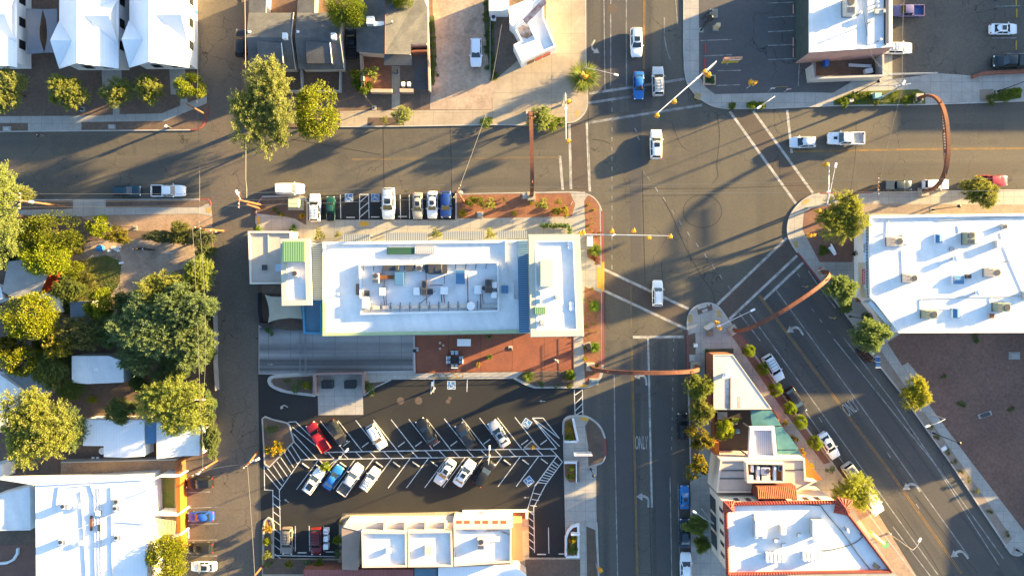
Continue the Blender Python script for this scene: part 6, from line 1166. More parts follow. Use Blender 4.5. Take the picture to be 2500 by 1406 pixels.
MB().prism(inset(bo, .4), 0, zb - .1, bottom=False).build('wall', cream2, root); MB().prism(inset(bo, .5), zb - .1, zb).build('roof', whiteroof, root)
m = MB(); ou, i1 = bo, inset(bo, .28); i2 = inset(bo, .5)
n = len(ou); vs = [(*p, zb + .05) for p in ou] + [(*p, zb + .5) for p in i1] + [(*p, zb + .3) for p in i2] + [(*p, zb - .09) for p in i2] + [(*p, zb - .2) for p in inset(bo, .41)]; fs = []
for i in range(n):
    j = (i + 1) % n
    for a in range(3): fs.append((a * n + i, a * n + j, (a + 1) * n + j, (a + 1) * n + i))
    fs.append((i, 4 * n + i, 4 * n + j, j))
m.faces(vs, fs); tl = m.build('tile_parapet', redtile, root); m = MB()
for i in range(n):
    a, b = Vector(ou[i]), Vector(ou[(i + 1) % n]); a1, b1 = Vector(i1[i]), Vector(i1[(i + 1) % n]); a2, b2 = Vector(i2[i]), Vector(i2[(i + 1) % n]); N_ = int((b - a).length / .42)
    for k in range(N_):
        t = (k + .5) / N_; p0, p1, p2 = a.lerp(b, t), a1.lerp(b1, t), a2.lerp(b2, t); m.tube([(p0.x, p0.y, zb + .08), (p1.x, p1.y, zb + .54), (p2.x, p2.y, zb + .33)], .085, 5)
m.build('tile_row', mat('tile_pink', (.36, .085, .06), .6, (.28, .06, .04), 2), tl)
for k, (x, y) in enumerate([(1780, 1237), (2060, 1237)]):
    p = P(x, y, zb + .6); m = MB(); s_ = .85 if k == 0 else 1.2; rz = 0 if k == 0 else R(-12); T = lambda a, b: (p[0] + a * math.cos(rz) - b * math.sin(rz), p[1] + a * math.sin(rz) + b * math.cos(rz))
    m.faces([(*T(-s_, -s_), zb + .35), (*T(s_, -s_), zb + .35), (*T(s_, s_), zb + .35), (*T(-s_, s_), zb + .35), (*T(0, 0), zb + 1.25)], [(0, 1, 4), (1, 2, 4), (2, 3, 4), (3, 0, 4), (3, 2, 1, 0)]); c_ = m.build('corner_turret', redtile, root); m = MB()
    for a, b in ((-s_, -s_), (s_, -s_), (s_, s_), (-s_, s_)): m.tube([(*T(a, b), zb + .4), (*T(0, 0), zb + 1.3)], .09, 6)
    for f in (-.5, 0, .5):
        for ax in ((f * s_, -s_), (f * s_, s_), (-s_, f * s_), (s_, f * s_)): m.tube([(*T(*ax), zb + .4), (*T(ax[0] * .4, ax[1] * .4), zb + .95)], .07, 5)
    m.build('ridge_tiles', MATS['tile_pink'], c_)
iw = inset(bo, .4); A, B = None, None
es = sorted([(iw[i], iw[(i + 1) % n]) for i in range(n)], key=lambda e: (e[0][0] + e[1][0]) / 2); wins(root, es[0][0], es[0][1], 5, 5.4, 7.2, .28, fm=pinkwall); wins(root, es[0][0], es[0][1], 3, .4, 3.2, .75, fm=frame_d)
es = sorted([(iw[i], iw[(i + 1) % n]) for i in range(n)], key=lambda e: -(e[0][1] + e[1][1]) / 2); wins(root, es[0][0], es[0][1], 8, 6.2, 7.5, .35, fm=pinkwall)
tr = Q('T4', (1095, 1095), (1555, 1092), (1575, 1232), (1105, 1235)); m = MB(); a = [P3(*tr[0], 6.9), P3(*tr[1], 6.9), P3(*tr[2], 8.2), P3(*tr[3], 8.2)]; m.face([a[0], a[3], a[2], a[1]]); bt = [Vector((p.x, p.y, 5.1)) for p in a]
for i in range(4): m.face([a[i], a[(i + 1) % 4], bt[(i + 1) % 4], bt[i]])
t_ = m.build('tiled_porch_roof', mat('tile_shadow', (.12, .035, .02), .8), root); m = MB()
for k in range(21): f = (k + .5) / 21; p, q = a[0].lerp(a[1], f), a[3].lerp(a[2], f); m.tube([p + Vector((0, 0, .05)), q + Vector((0, 0, .05))], .1, 6)
m.build('barrel_tiles', terratile, t_)
BZ = zb; GB = 'small plant on the tiled building roof'
for k in range(5): item('duct', 1875 + 9.5 * k, 1360, BZ, 'goose neck vent in the left row of five on the tiled building roof', -90, (.62, .5, .9), acw, 'vent rows on the tiled roof')
for k in range(5): item('duct', 1966 + 9 * k, 1357, BZ, 'goose neck vent in the right row of five on the tiled building roof', -90, (.62, .5, .9), acw, 'vent rows on the tiled roof')
for x, y, s_, lb in [(1855, 1286, (1.6, 2.2, 4), 'large white box, left one of two on the tiled building roof'), (1995, 1286, (1.7, 2.2, 4), 'large white box, right one of two on the tiled building roof'), (1912, 1293, (.7, 1.2, 3), 'narrow white box between the two large white boxes'), (1848, 1261, (.6, .5, 1.5), 'little grey box above the left large white box'), (1847, 1310, (.5, .5, 2), 'little box below the left large white box, left'), (1867, 1310, (.5, .5, 2), 'little box below the left large white box, right'), (1955, 1309, (.6, .5, 2), 'little box below the right large white box, left'), (1990, 1309, (.5, .5, 2), 'little box below the right large white box, right'), (1900, 1322, (.8, .4, 1.5), 'flat grey box above the left row of goose neck vents'), (1917, 1334, (.6, .5, 1.5), 'dark sided box between the goose neck vent rows')]: item('hatch', x, y, BZ, lb, 0, s_, acw, GB)
m = MB(); m.tube([P3(x, y, BZ + .1) for x, y in Q('T5', (780, 360), (1320, 358), (1530, 362), (1710, 372), (1790, 480), (1935, 645), (2010, 745), (2115, 895), (2280, 1105))], .06, 6); m.tube([P3(x, y, BZ + .1) for x, y in smoothpts(Q('T5', (1690, 865), (1850, 850), (2050, 795), (2140, 740), (2180, 695)))], .06, 6); m.build('roof_cable', acdark, root)
item('hatch', *q1('T5', 2340, 1050), BZ, 'dark louvred box near the lower right corner of the tiled roof', -35, (1.0, .6, 1.0), acdark); item('hatch', *q1('T5', 2175, 695), BZ, 'tiny dark junction box at the slanted tile edge', 0, (.4, .4, 1.0), acdark)
for x, y in ((2000, 632), (2005, 655)): item('pipe', *q1('T5', x, y), BZ, 'white capped pipe in the blue shade of the tiled roof', 0, 1.3, group='paired pipes on the tiled roof')
# --- right white building
rp = [(2122, 527), (2560, 520), (2620, 519), (2620, 812), (2195, 813), (2140, 741), (2124, 725)]; root, o = bldg('white_storefront_building', 'large white flat roofed storefront building at the right', rp, 4.6, whitewall, whiteroof, (.35, .4, whitewall)); RB = root; RBZ = 4.66
def edge(root, pts, zlo, zhi, depth, mt, name):
    m = MB(); p = pp(pts, zhi); m.wall(p, depth, zlo, zhi); return m.build(name, mt, root)
a, b, c_ = (2112, 528), (2113, 727), (2186, 812)
f1 = edge(root, [(2113, 528), (2113, 640)], 2.7, 4.5, .55, whitewall, 'fascia'); f2 = edge(root, [(2113, 641), (2114, 700), (2122, 727)], 2.7, 4.5, .55, mat('fascia_cream', (.55, .49, .38), .8), 'fascia'); f3 = edge(root, [(2126, 735), (2186, 808)], 2.6, 4.5, .9, mat('awning_pale', (.66, .70, .74), .7, (.58, .63, .68), 1), 'awning')
m = MB()
for k in range(26): p = P(2116.5 + (0 if k < 22 else (k - 21) * .9), 532 + 7.7 * k, 4.56); m.box((p[0] - .02, p[1], 4.505), (.12, .3, .05))
for k in range(13): p = P(2131 + 4.9 * k, 736 + 5.8 * k, 4.56); m.box((p[0], p[1], 4.505), (.12, .36, .05), R(40))
m.build('fascia_slots', acdark, f1)
fw = P(2112, 600, 2.5); wx = fw[0] + .9; y0, y1 = P(0, 535, 0)[1], P(0, 726, 0)[1]
wins(root, (wx - .55, y0), (wx - .55, y1), 6, .3, 2.5, .78, .03, fm=frame_w, gm=mat('shop_glass', (.05, .075, .08), .08, spec=.8))
m = MB()
for yy in (603, 644): p = P(2100, yy, 1.2); m.box((wx - .85, p[1], 0), (.5, .9, 2.6))
m.build('pillar', mat('pillar_orange', (.38, .17, .09), .8), root)
dgr = mat('sign_letter_dark', (.03, .03, .03), .5)
p = P(2108, 603, 3.9); t_ = word('Saints', 0, 0, 90, .62, dgr, z=4.1, xy=(P(2111, 606, 4.56)[0], P(2111, 606, 4.56)[1]), name='sign_letters'); t_.location.z = 4.58; t_.rotation_euler = (0, 0, R(-90)); adopt(t_, f1); t_.location -= world_loc(root)
m = MB(); p = P(2108.5, 675, 4.56); m.box((p[0], p[1], 4.505), (.42, 2.3, .05)); sb = m.build('shop_sign', mat('sign_bright_red', (.5, .03, .04), .5), f2); m = MB()
for k in range(8): m.box((p[0] + (.05 if k % 2 else -.03), p[1] - .9 + .25 * k, 4.557), (.24, .1, .02))
m.tube([(p[0] + .3, p[1] + .8, 4.6), (p[0] + .42, p[1] + 1.1, 4.6), (p[0] + .3, p[1] + 1.35, 4.6), (p[0] + .15, p[1] + 1.1, 4.6)], .05, 5); m.build('sign_letters', mat('sign_letter_cream', (.6, .5, .45), .5), f2)
for kd, x, y, rz, s_, bd, lb in [('unit', 952, 635, 0, 1.15, creamwall, 'cream air conditioner nearest the storefront, top left of the white roof'), ('hatch', 1062, 615, 0, (1.3, 1.5, 1.2), acw, 'flat white duct box right of the top left air conditioner'), ('sky', 1330, 610, 0, .9, acw, 'small blue topped skylight in the upper row of the white roof'), ('unit', 1560, 610, 90, 1.1, acg, 'greenish air conditioner in the upper row of the white roof'), ('hatch', 1655, 605, 0, (1.2, 1.4, 1.2), acw, 'flat white duct box right of the greenish upper unit'), ('hatch', 1815, 652, 0, (.9, 1.0, 2.4), acw, 'white box near the right edge below the upper row'), ('cond', 1862, 512, 0, .8, acm, 'small grey condenser near the upper right edge of the white roof'), ('fan', 1460, 772, 0, 1.0, acw, 'round white fan in the centre of the white roof'), ('hood', 1440, 695, 0, .7, acm, 'bent flue just above the round centre fan'), ('unit', 1078, 935, 0, 1.05, creamwall, 'cream air conditioner in the middle left of the white roof'),
                                    ('unit', 1750, 888, 0, 1.1, creamwall, 'cream air conditioner in the middle right of the white roof'), ('sky', 1490, 948, 90, 1.15, acw, 'blue glass skylight in the middle of the white roof'), ('cond', 1570, 920, 0, .7, mat('unit_rusty', (.2, .12, .08), .7), 'rusty small unit touching the middle blue skylight'), ('fan', 1645, 1053, 0, .9, acw, 'white round fan below the middle right air conditioner'), ('unit', 1235, 1230, 0, 1.1, acg, 'green air conditioner at the lower left of the white roof'), ('sky', 1475, 1222, 0, 1.0, acw, 'pale green skylight between the two lower air conditioners'), ('unit', 1825, 1172, 0, 1.15, acg, 'green air conditioner at the lower right of the white roof'), ('hatch', 1757, 1245, 0, (.7, .7, 1.6), mat('unit_brick', (.26, .12, .08), .8), 'brick red box at the corner of the lower right unit'), ('pipe', 1885, 798, 0, 1.4, acm, 'brown capped pipe at the right middle of the white roof'), ('hatch', 2050, 1075, 0, (1.2, 1.2, 2.5), acw, 'white box at the right edge of the white roof')]:
    item(kd, *q1('T1', x, y), RBZ, lb, rz, s_, bd, 'equipment on the white storefront roof')
m = MB()
for pts in (((900, 460), (895, 590)), ((1170, 1105), (1172, 1195), (1450, 1185)), ((1170, 1102), (2009, 1078)), ((1020, 700), (1030, 920)), ((1480, 500), (1490, 560)), ((1300, 465), (1800, 440), (2009, 445)), ((1830, 560), (1845, 640), (1900, 790), (2009, 1040)), ((1740, 1090), (1745, 1140))):
    m = MB(); m.tube([P3(*q1('T1', a, b), RBZ + .08) for a, b in pts], .05, 5); m.build('roof_conduit', acm, root)
# --- left side houses and sheds
greyroof = mat('roof_grey_speckled', (.34, .33, .31), .9, (.27, .26, .25), .6, fine=(7, .2))
bldg('grey_roof_house', 'grey roofed house with red front among the garden trees', Q('R6', (30, 1330), (90, 1040), (330, 1010), (480, 1160), (400, 1340), (150, 1400)), 3.2, mat('wall_red', (.22, .03, .018), .8), greyroof); bldg('white_roof_house', 'white roofed house part below the red fronted house', Q('R7', (150, 80), (560, 60), (600, 120), (598, 250), (520, 250), (480, 120)), 3.0, whitewall, whiteroof); bldg('white_roof_house', 'blue white roof cut by the left edge beside the red fronted house', Q('R6', (-200, 1250), (20, 1290), (40, 1400), (-200, 1480)), 3.0, whitewall, whiteroof)
bldg('blue_shed', 'small slate blue ribbed shed roof among the trees', Q('R7', (690, 148), (880, 140), (908, 405), (800, 410), (700, 300)), 2.4, greytrim, mat('roof_slate_blue', (.16, .23, .30), .7, (.13, .19, .25), .5, stripes=(R(90), .5, .08, (.09, .13, .18))))
root, o = bldg('small_white_house', 'small white gabled house with two skylight windows in the shaded garden', Q('R7', (712, 676), (1075, 676), (1218, 730), (1218, 935), (870, 950), (714, 940)), 3.2, mat('wall_pale_teal', (.30, .42, .42), .8), whiteroof, None); m = MB(); m.wall(pp(Q('R7', (868, 680), (872, 948)), 3.5), .1, 3.42, 3.5); m.build('ridge', acw, root); m = MB(); p = P(*q1('R7', 945, 810), 3.5); m.box((p[0], p[1], 3.42), (.7, .5, .12)); m.build('roof_hatch', acw, root); m = MB()
for y in (765, 845): p = P(*q1('R7', 1232, y), 1.7); m.box((p[0] - .1, p[1], 1.0), (.5, .85, 1.2))
m.build('window', frame_d, root)
bldg('white_roof_house', 'white gabled roof cut by the left edge above the golden tree', Q('R7', (-200, 850), (10, 860), (205, 1000), (200, 1100), (100, 1120), (60, 1420), (-200, 1420)), 3.0, whitewall, whiteroof); bldg('garden_shed', 'pale concrete slab roof above the golden tree', Q('R7', (10, 790), (385, 800), (388, 930), (505, 935), (505, 1050), (300, 1060), (200, 980)), 2.2, greytrim, mat('roof_pale_grey', (.27, .28, .29), .9, (.22, .23, .24), .6))
bldg('white_metal_house', 'white metal roofed house left of the blue gap', Q('R8', (790, -60), (1335, -60), (1335, 275), (1150, 288), (968, 280), (965, 180), (775, 178)), 3.0, whitewall, whitemetal); bldg('white_metal_house', 'white metal roofed house right of the blue gap under the pale tree', Q('R8', (1452, -40), (1860, 10), (1850, 268), (1700, 272), (1455, 300)), 3.0, whitewall, whiteroof); bldg('lean_to', 'blue lean to roof in the gap between the two white metal roofs', Q('R8', (1345, -40), (1448, -40), (1448, 155), (1342, 160)), 2.6, greytrim, skyb)
lwall('garden_wall', 'long pale wall along the alley beside the garden grove', Q('R7', (2088, 200), (2098, 470), (2095, 720), (2112, 1020)), 1.5, mat('wall_dusty', (.24, .22, .2), .9, (.19, .175, .16), 1), .15); lwall('garden_wall', 'grey yard wall below the white metal houses', Q('R8', (560, 335), (1640, 310)), 1.9, greytrim, .2)
root, o = bldg('big_white_hall', 'huge white ribbed roof hall at the bottom left', Q('R8', (335, 545), (1345, 480), (1368, 900), (1365, 1800), (345, 1800)), 4.8, whitewall, mat('roof_white_ribbed', (.80, .80, .79), .55, (.74, .74, .735), .4, stripes=(0, .6, .07, (.66, .67, .68)))); HL = root
m = MB(); m.prism(pp(Q('R8', (-100, 480), (640, 465), (1400, 470), (1345, 495), (340, 548)), 5.2), 4.2, 5.2); m.build('front_parapet', whitewall, root); bldg('white_side_wing', 'white flat roof wing at the lower left edge', Q('R8', (-100, 660), (275, 555), (280, 960), (-100, 968)), 3.9, whitewall, whiteroof, (.15, .15, whitewall))
m = MB()
for x in (870, 900, 925, 940): m.tube([P3(*q1('R8', x, 560), 5.15), P3(*q1('R8', x + 12, 1380), 5.15)], .06, 6)
for pts in (((545, 555), (520, 750)), ((750, 600), (800, 1380)), ((650, 560), (840, 540), (880, 700)), ((1075, 880), (1340, 900)), ((700, 960), (1060, 800)), ((1030, 560), (1040, 1380))): m.tube([P3(*q1('R8', a, b), 5.12) for a, b in pts], .07, 6)
m.build('roof_pipework', MATS['roof_grey_white'], root)
for x, y, kd, s_, bd, lb in [(600, 740, 'unit', .75, acw, 'white unit at the upper left on the huge ribbed roof'), (580, 1070, 'unit', .75, acw, 'white unit at the lower left on the huge ribbed roof'), (1080, 760, 'unit', .7, acw, 'white unit at the upper right on the huge ribbed roof'), (1070, 700, 'cond', .8, acm, 'grey condenser above the upper right unit on the huge ribbed roof'), (1090, 1030, 'unit', .7, acw, 'white unit at the lower right on the huge ribbed roof'), (735, 745, 'hood', .9, acw, 'small white hood near the pipe run on the huge ribbed roof'), (735, 1090, 'hood', .9, acw, 'small white hood below the rusty strip on the huge ribbed roof'), (905, 945, 'hatch', (.4, 1.0, 1.4), acdark, 'narrow dark box on the pipe run of the huge ribbed roof'), (820, 910, 'hatch', (.35, 2.2, .5), rust, 'rusty strip box left of the pipe run of the huge ribbed roof'), (890, 815, 'hood', .9, acw, 'small white hood on the pipe run of the huge ribbed roof')]: item(kd, *q1('R8', x, y), 5.03, lb, 180, s_, bd, 'equipment on the huge ribbed roof')
# court between hall and orange wall
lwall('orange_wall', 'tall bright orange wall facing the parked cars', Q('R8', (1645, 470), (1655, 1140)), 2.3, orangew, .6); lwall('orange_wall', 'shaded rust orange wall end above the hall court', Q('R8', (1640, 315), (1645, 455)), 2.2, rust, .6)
CWL = 'white cross walls in the hall court'
for lb, pts in (('white cross wall at the top of the hall court', ((1360, 520), (1480, 462), (1660, 465))), ('white cross wall in the middle of the hall court', ((1440, 818), (1640, 822), (1672, 800))), ('white cross wall at the bottom of the hall court', ((1590, 1030), (1672, 1000)))): lwall('court_wall', lb, Q('R8', *pts), 3.0, whitewall, .3, group=CWL)
lay('patio', Q('R8', (1350, 480), (1640, 480), (1640, 1300), (1350, 1300)), concrete2, .005); lay('lawn', Q('R8', (1505, 482), (1618, 482), (1618, 800), (1508, 800)), grassm, .01)
m = MB(); m.prism(pp(Q('R8', (1375, 945), (1440, 915), (1515, 908), (1538, 970), (1470, 1045), (1375, 960)), 3.0), 2.85, 3.0); tag(m.build('court_canopy', whitewall), 'white faceted canopy over the hall entrance', 'canopy')
m = MB()
for k in range(14): a, b = P3(*q1('R8', 1440 + 14 * k, 850 + 2 * k), 3.1), P3(*q1('R8', 1470 + 11 * k, 1000), 3.1); m.tube([a, b], .05, 5)
tag(m.build('pergola', mat('pergola_cream', (.55, .47, .28), .7)), 'cream slatted pergola in the hall court', 'pergola')
bldg('entry_block', 'white low block with columns above the hall at the left edge', Q('R8', (-60, 350), (22, 350), (22, 480), (-60, 485)), 3.0, whitewall, whiteroof); lay('sidewalk', Q('R8', (-80, 1100), (330, 1090), (345, 1400), (-80, 1400)), brickpave, .006)
m = MB(); m.wall(pp(Q('R8', (-20, 1272), (60, 1265), (120, 1235), (155, 1180), (160, 1130)), .5), .35, 0, .5); tag(m.build('curved_seat_wall', whitewall), 'curved white seat wall in the brick court at the lower left', 'wall')
# --- unseen blocks added beyond the frame to cast shade on the place
shg = mat('shade_block_wall', (.4, .36, .32), .9)
def shade_block(x0, y0, x1, y1, h, lb):
    c = P((x0 + x1) / 2, (y0 + y1) / 2); root = thing('added_shade_block', lb, 'building', (c[0], c[1], 0)); m = MB(); m.prism([P(x0, y0), P(x1, y0), P(x1, y1), P(x0, y1)], 0, h); m.build('wall', shg, root); m = MB(); m.prism(inset(ccw([P(x0, y0), P(x1, y0), P(x1, y1), P(x0, y1)]), .2), h + .003, h + .3); m.build('roof', whiteroof, root)

shade_block(2640, -400, 3000, 145, 5.4, 'long unseen block added to shade the top right parking lot')
shade_block(2632, 757, 2900, 930, 8.3, 'tall unseen block added to shade the avenue and bare lot'); shade_block(2632, 932, 2900, 1110, 3.2, 'low unseen block added to shade the bare lot'); shade_block(2622, 1140, 2900, 1440, 3.6, 'low unseen block added to shade the far corner of the bare lot')
# ------------------------------------------------------------------ street furniture
corten = mat('corten_steel', (.165, .058, .032), .75, (.11, .04, .024), .6, fine=(3, .15)); plinth = mat('plinth_stone', (.42, .36, .28), .85, (.34, .29, .23), 1.0)
galv = mat('galvanised', (.50, .51, .52), .4, metal=.5); sigy = mat('signal_yellow', (.62, .30, .02), .5, (.5, .23, .015), 4); blackm = mat('black_metal', (.02, .02, .021), .5); wood = mat('pole_wood', (.22, .115, .06), .9, (.16, .08, .045), 2); wirem = mat('wire', (.10, .10, .10), .5); wood_sunlit = mat('pole_wood_sunlit', (.30, .105, .04), .85, (.23, .085, .035), 2)  # the orange pole wood has warm sunlight put into its colour
ORD = ['first', 'second', 'third', 'fourth', 'fifth', 'sixth', 'seventh', 'eighth', 'ninth', 'tenth', 'eleventh', 'twelfth']
# --- rusty arches
def arch(a, b, h, label, sign=None):
    A, B = Vector(P(*a)), Vector(P(*b)); M_ = (A + B) / 2; root = thing('gateway_arch', label, 'arch', (M_.x, M_.y, 0), 0, 'rusty gateway arches over the streets'); u = (B - A).normalized(); n = Vector((-u.y, u.x)); L2 = (B - A).length / 2; rz = math.atan2(u.y, u.x)
    N = 36; secs = []
    for k in range(N + 1):
        t = math.pi * k / N; c = -math.cos(t); s_ = math.sin(t); x = math.copysign(abs(c) ** .8, c) * L2; z = .6 + (h - .6) * (s_ ** .75); secs.append((x, z))
    vs, fs = [], []; wd = .29; th = .36
    for i, (x, z) in enumerate(secs):
        j0, j1 = max(i - 1, 0), min(i + 1, N); d = Vector((secs[j1][0] - secs[j0][0], secs[j1][1] - secs[j0][1])).normalized(); q = Vector((-d.y, d.x)) * th / 2
        for (o_, w_) in ((q, wd), (q, -wd), (-q, -wd), (-q, wd)):
            p = M_ + u * (x + o_.x) + n * w_; vs.append((p.x, p.y, z + o_.y))
    for i in range(N):
        for k in range(4): fs.append((i * 4 + k, i * 4 + (k + 1) % 4, (i + 1) * 4 + (k + 1) % 4, (i + 1) * 4 + k))
    fs += [(0, 1, 2, 3)[::-1], (N * 4, N * 4 + 1, N * 4 + 2, N * 4 + 3)]; m = MB(); m.faces(vs, fs); m.build('arch_beam', corten, root)
    zc = h - 1.1; hl = L2 * .78; m = MB(); m.tube([(*(M_ - u * hl), zc), (*(M_ + u * hl), zc)], .09, 6); bar = m.build('tie_bar', corten, root)
    for sgn, q in ((-1, A), (1, B)):
        m = MB(); m.box((q.x, q.y, 0), (1.5, 1.3, .25), rz); p = q + u * sgn * .35; m.box((p.x, p.y, .25), (.6, 1.2, .75), rz); m.box((q.x + n.x * .5 - u.x * sgn * .2, q.y + n.y * .5 - u.y * sgn * .2, .25), (.5, .25, .55), rz); m.box((q.x - n.x * .5 - u.x * sgn * .2, q.y - n.y * .5 - u.y * sgn * .2, .25), (.5, .25, .55), rz); m.build('plinth', plinth, root)
    if sign:
        x0, x1, mt = sign; m = MB(); p0, p1 = M_ + u * x0 * L2, M_ + u * x1 * L2; m.wall([tuple(p0), tuple(p1)], .08, zc + .12, zc + .4); sg_ = m.build('sign_board', mt, root); m = MB(); K = int((p1 - p0).length / .42)
        for k in range(K):
            p = p0.lerp(p1, (k + .5) / K)
            if k % 7 != 5: m.box((p.x, p.y, zc + .402), (.26, .1, .03), rz); m.box((p.x, p.y, zc + .18), (.24, .13, .18), rz)
        m.build('sign_letters', mat('letter_pale', (.5, .45, .42), .5), sg_)
    return root
arch((2238, 242), (2250, 470), 7.4, 'tall curved rusty arch over the right hand street with a hanging sign', (-.45, .35, mat('arch_sign', (.07, .05, .06), .6, (.14, .03, .035), .25))); arch((1293, 283), (1297, 480), 7.2, 'straight looking rusty arch over the left street by the red gravel bed')
arch((1441, 894), (1697, 893), 7.4, 'rusty arch over the lower main street', (-.05, .5, corten)); arch((1788, 805), (2004, 664), 7.4, 'rusty arch slanting across the diagonal avenue', (0.0, .5, corten))
# --- traffic signals
def sig_head(parent, p, rz, nm='signal_head'):
    m = MB(); m.box((p.x, p.y, p.z - .6), (.44, .5, 1.15), rz, .05); h = m.build(nm, sigy, parent); m = MB(); c, s_ = math.cos(rz), math.sin(rz)
    for k in range(3): q = Vector((p.x + c * .22, p.y + s_ * .22, p.z - .38 + .36 * k)); m.tube([q, q + Vector((c * .25, s_ * .25, 0))], .15, 8)
    m.build('visor', sigy, h)
def signal(top, tip, base, heads, label, zt=6.6, lampy=None, white=True):
    b = Vector(P(*base)); root = thing('traffic_signal', label, 'traffic light', (b.x, b.y, KZ), 0, 'traffic signals around the crossing'); mt = acw if white else galv
    T, E = P3(*top, zt), P3(*tip, zt + .3); m = MB(); m.tube([(b.x, b.y, 0), (b.x, b.y, .5), (T.x, T.y, zt + .3)], [.2, .16, .11], 10); m.build('pole', mt, root); m = MB(); m.tube([T, T.lerp(E, .5) + Vector((0, 0, .25)), E], [.11, .09, .05], 8); m.build('mast_arm', mt, root)
    for hx, hy in heads: p = P3(hx, hy, zt - .1); d = (E - T); sig_head(root, p, math.atan2(d.y, d.x) + math.pi / 2)
    p = T.lerp(E, .32); m = MB(); m.box((p.x, p.y, zt + .15), (.5, .25, .3), .5, .04); m.build('camera_box', acw, root)
    if lampy: m = MB(); q = P3(*lampy, zt + .6); m.tube([T + Vector((0, 0, .2)), q], [.045, .03], 6); m.box((q.x, q.y, q.z - .06), (.75, .32, .16), math.atan2(q.y - T.y, q.x - T.x), .05); m.build('lamp', acw, root)
    return root
signal((1747, 152), (1602, 279), (1719, 182), [(1603, 281), (1645, 247), (1719, 175), (1729, 182)], 'white mast arm signal slanting over the upper main street')
signal((1428, 573), (1643, 576), (1412, 580), [(1494, 566), (1547, 565), (1584, 581), (1636, 579), (1416, 572), (1424, 569)], 'long mast arm signal reaching right from the central building corner', white=False)
signal((1380, 229), (1382, 345), (1371, 257), [(1388, 249), (1387, 345)], 'mast arm signal at the left street by the white corner building', 6.4, None, False); signal((2019, 500), (2024, 401), (1972, 508), [(2017, 402), (1998, 515)], 'mast arm signal beside the golden tree at the rounded corner', 6.4, (2040, 404), False)
signal((1752, 797), (1757, 792), (1740, 795), [(1752, 788), (1756, 801)], 'signal pole with long lamp arm on the triangle island tip', 4.2, (1838, 757), False)
def ped(x, y, label, cols=2, rz=0, h=3.2):
    b = P(x, y); root = thing('pedestrian_signal', label, 'traffic light', (b[0], b[1], KZ), 0); m = MB(); m.tube([(b[0], b[1], 0), (b[0], b[1], h)], .07, 8); m.build('pole', galv, root)
    for k in range(cols): sig_head(root, Vector((b[0] + .3 * math.cos(R(rz) + k * 2), b[1] + .3 * math.sin(R(rz) + k * 2), h - .3)), R(rz) + k * 1.6)
ped(1420, 200, 'short signal post under the spiky corner yucca'); ped(1822, 217, 'yellow signal post standing on the old parking lot edge', 2, 20); ped(1962, 580, 'yellow signal and push button post on the rounded corner', 2, 40); ped(1454, 1372, 'lone yellow signal post on the dirt strip at the bottom', 1, 0)
# --- lamps
def lamp(base, top, label, mt=blackm, arm=None, group='black pedestrian lamps', name='street_lamp', h=None, globe=False):
    b = Vector(P(*base)); r0 = Vector((base[0] - NX, base[1] - NY)).length; r1 = Vector((top[0] - NX, top[1] - NY)).length; h = h or HC * (1 - r0 / r1); root = thing(name, label, 'street lamp', (b.x, b.y, KZ), 0, group)
    m = MB(); m.box((b.x, b.y, KZ - .01), (.75, .75, .06)) if mt is not galv else m.disc((b.x, b.y), .22, 0, .2); m.build('base_plate', concrete, root); m = MB(); m.tube([(b.x, b.y, KZ + .04), (b.x, b.y, .7), (b.x, b.y, .75), (b.x, b.y, h)], [.17, .15, .07, .05], 10); m.build('pole', mt, root)
    e = Vector((b.x, b.y, h))
    if arm: q = P3(*arm, h + .4); m = MB(); m.tube([e, e.lerp(q, .5) + Vector((0, 0, .25)), q], [.05, .04, .035], 6); m.build('arm', mt, root); e = q
    m = MB()
    if arm: d = (e - Vector((b.x, b.y, h))); m.box((e.x, e.y, e.z - .12), (.72, .3, .18), math.atan2(d.y, d.x), .06)
    else: m.tube([e, e + Vector((0, 0, .12)), e + Vector((0, 0, .5)), e + Vector((0, 0, .62))], [.1, .22, .26, .05], 10)
    m.build('lamp_head', acw if arm or globe else mt, root); return root
for b, t, lb in [((2089, 228), (2143, 202), 'black lamp in the weedy bed left of the tall arch foot'), ((2435, 224), (2505, 198), 'black lamp in the bed at the right edge'), ((2276, 1056), (2339, 1079), 'black lamp on the verge beside the bare lot'), ((2073, 772), (2105, 777), 'black lamp on the paving by the shaded storefront'), ((2275, 513), (2338, 505), 'black lamp against the top wall of the white storefront building'), ((331, 557), (271, 550), 'bronze lamp in the tan gravel yard'), ((914, 264), (893, 239), 'dark lamp in front of the brown gravel shingle house yard'), ((1711, 75), (1735, 44), 'black lamp beside the upper street with parked bicycles'), ((1442, 1143), (1449, 1159), 'black lamp on the sidewalk below the shaded lot island'), ((2480, 1340), (2500, 1350), 'black lamp at the sidewalk corner in the lower right'), ((203, 268), (160, 246), 'black lamp hidden in the second feathery yard tree')]: lamp(b, t, lb)
for b, t, a, lb in [((2300, 1015), (2294, 1011), (2265, 1040), None), ((1414, 196), (1430, 188), (1504, 183), 'tall lamp arm reaching over the upper street from the spiky yucca'), ((2242, 1000), (2294, 1011), (2265, 1040), 'white street lamp over the verge by the bright yellow tree'), ((1852, 262), (1850, 190), (1853, 262), 'white post lamp at the old lot edge'), ((2168, 1300), (2209, 1339), (2246, 1318), 'white street lamp over the lower avenue'), ((1712, 1240), (1738, 1247), (1696, 1250), 'white street lamp over the dark navy car')]:
    if lb: lamp(b, t, lb, galv, a, 'tall white street lamps', h=7.0)
LL = 'white globe lamps of the parking lot'
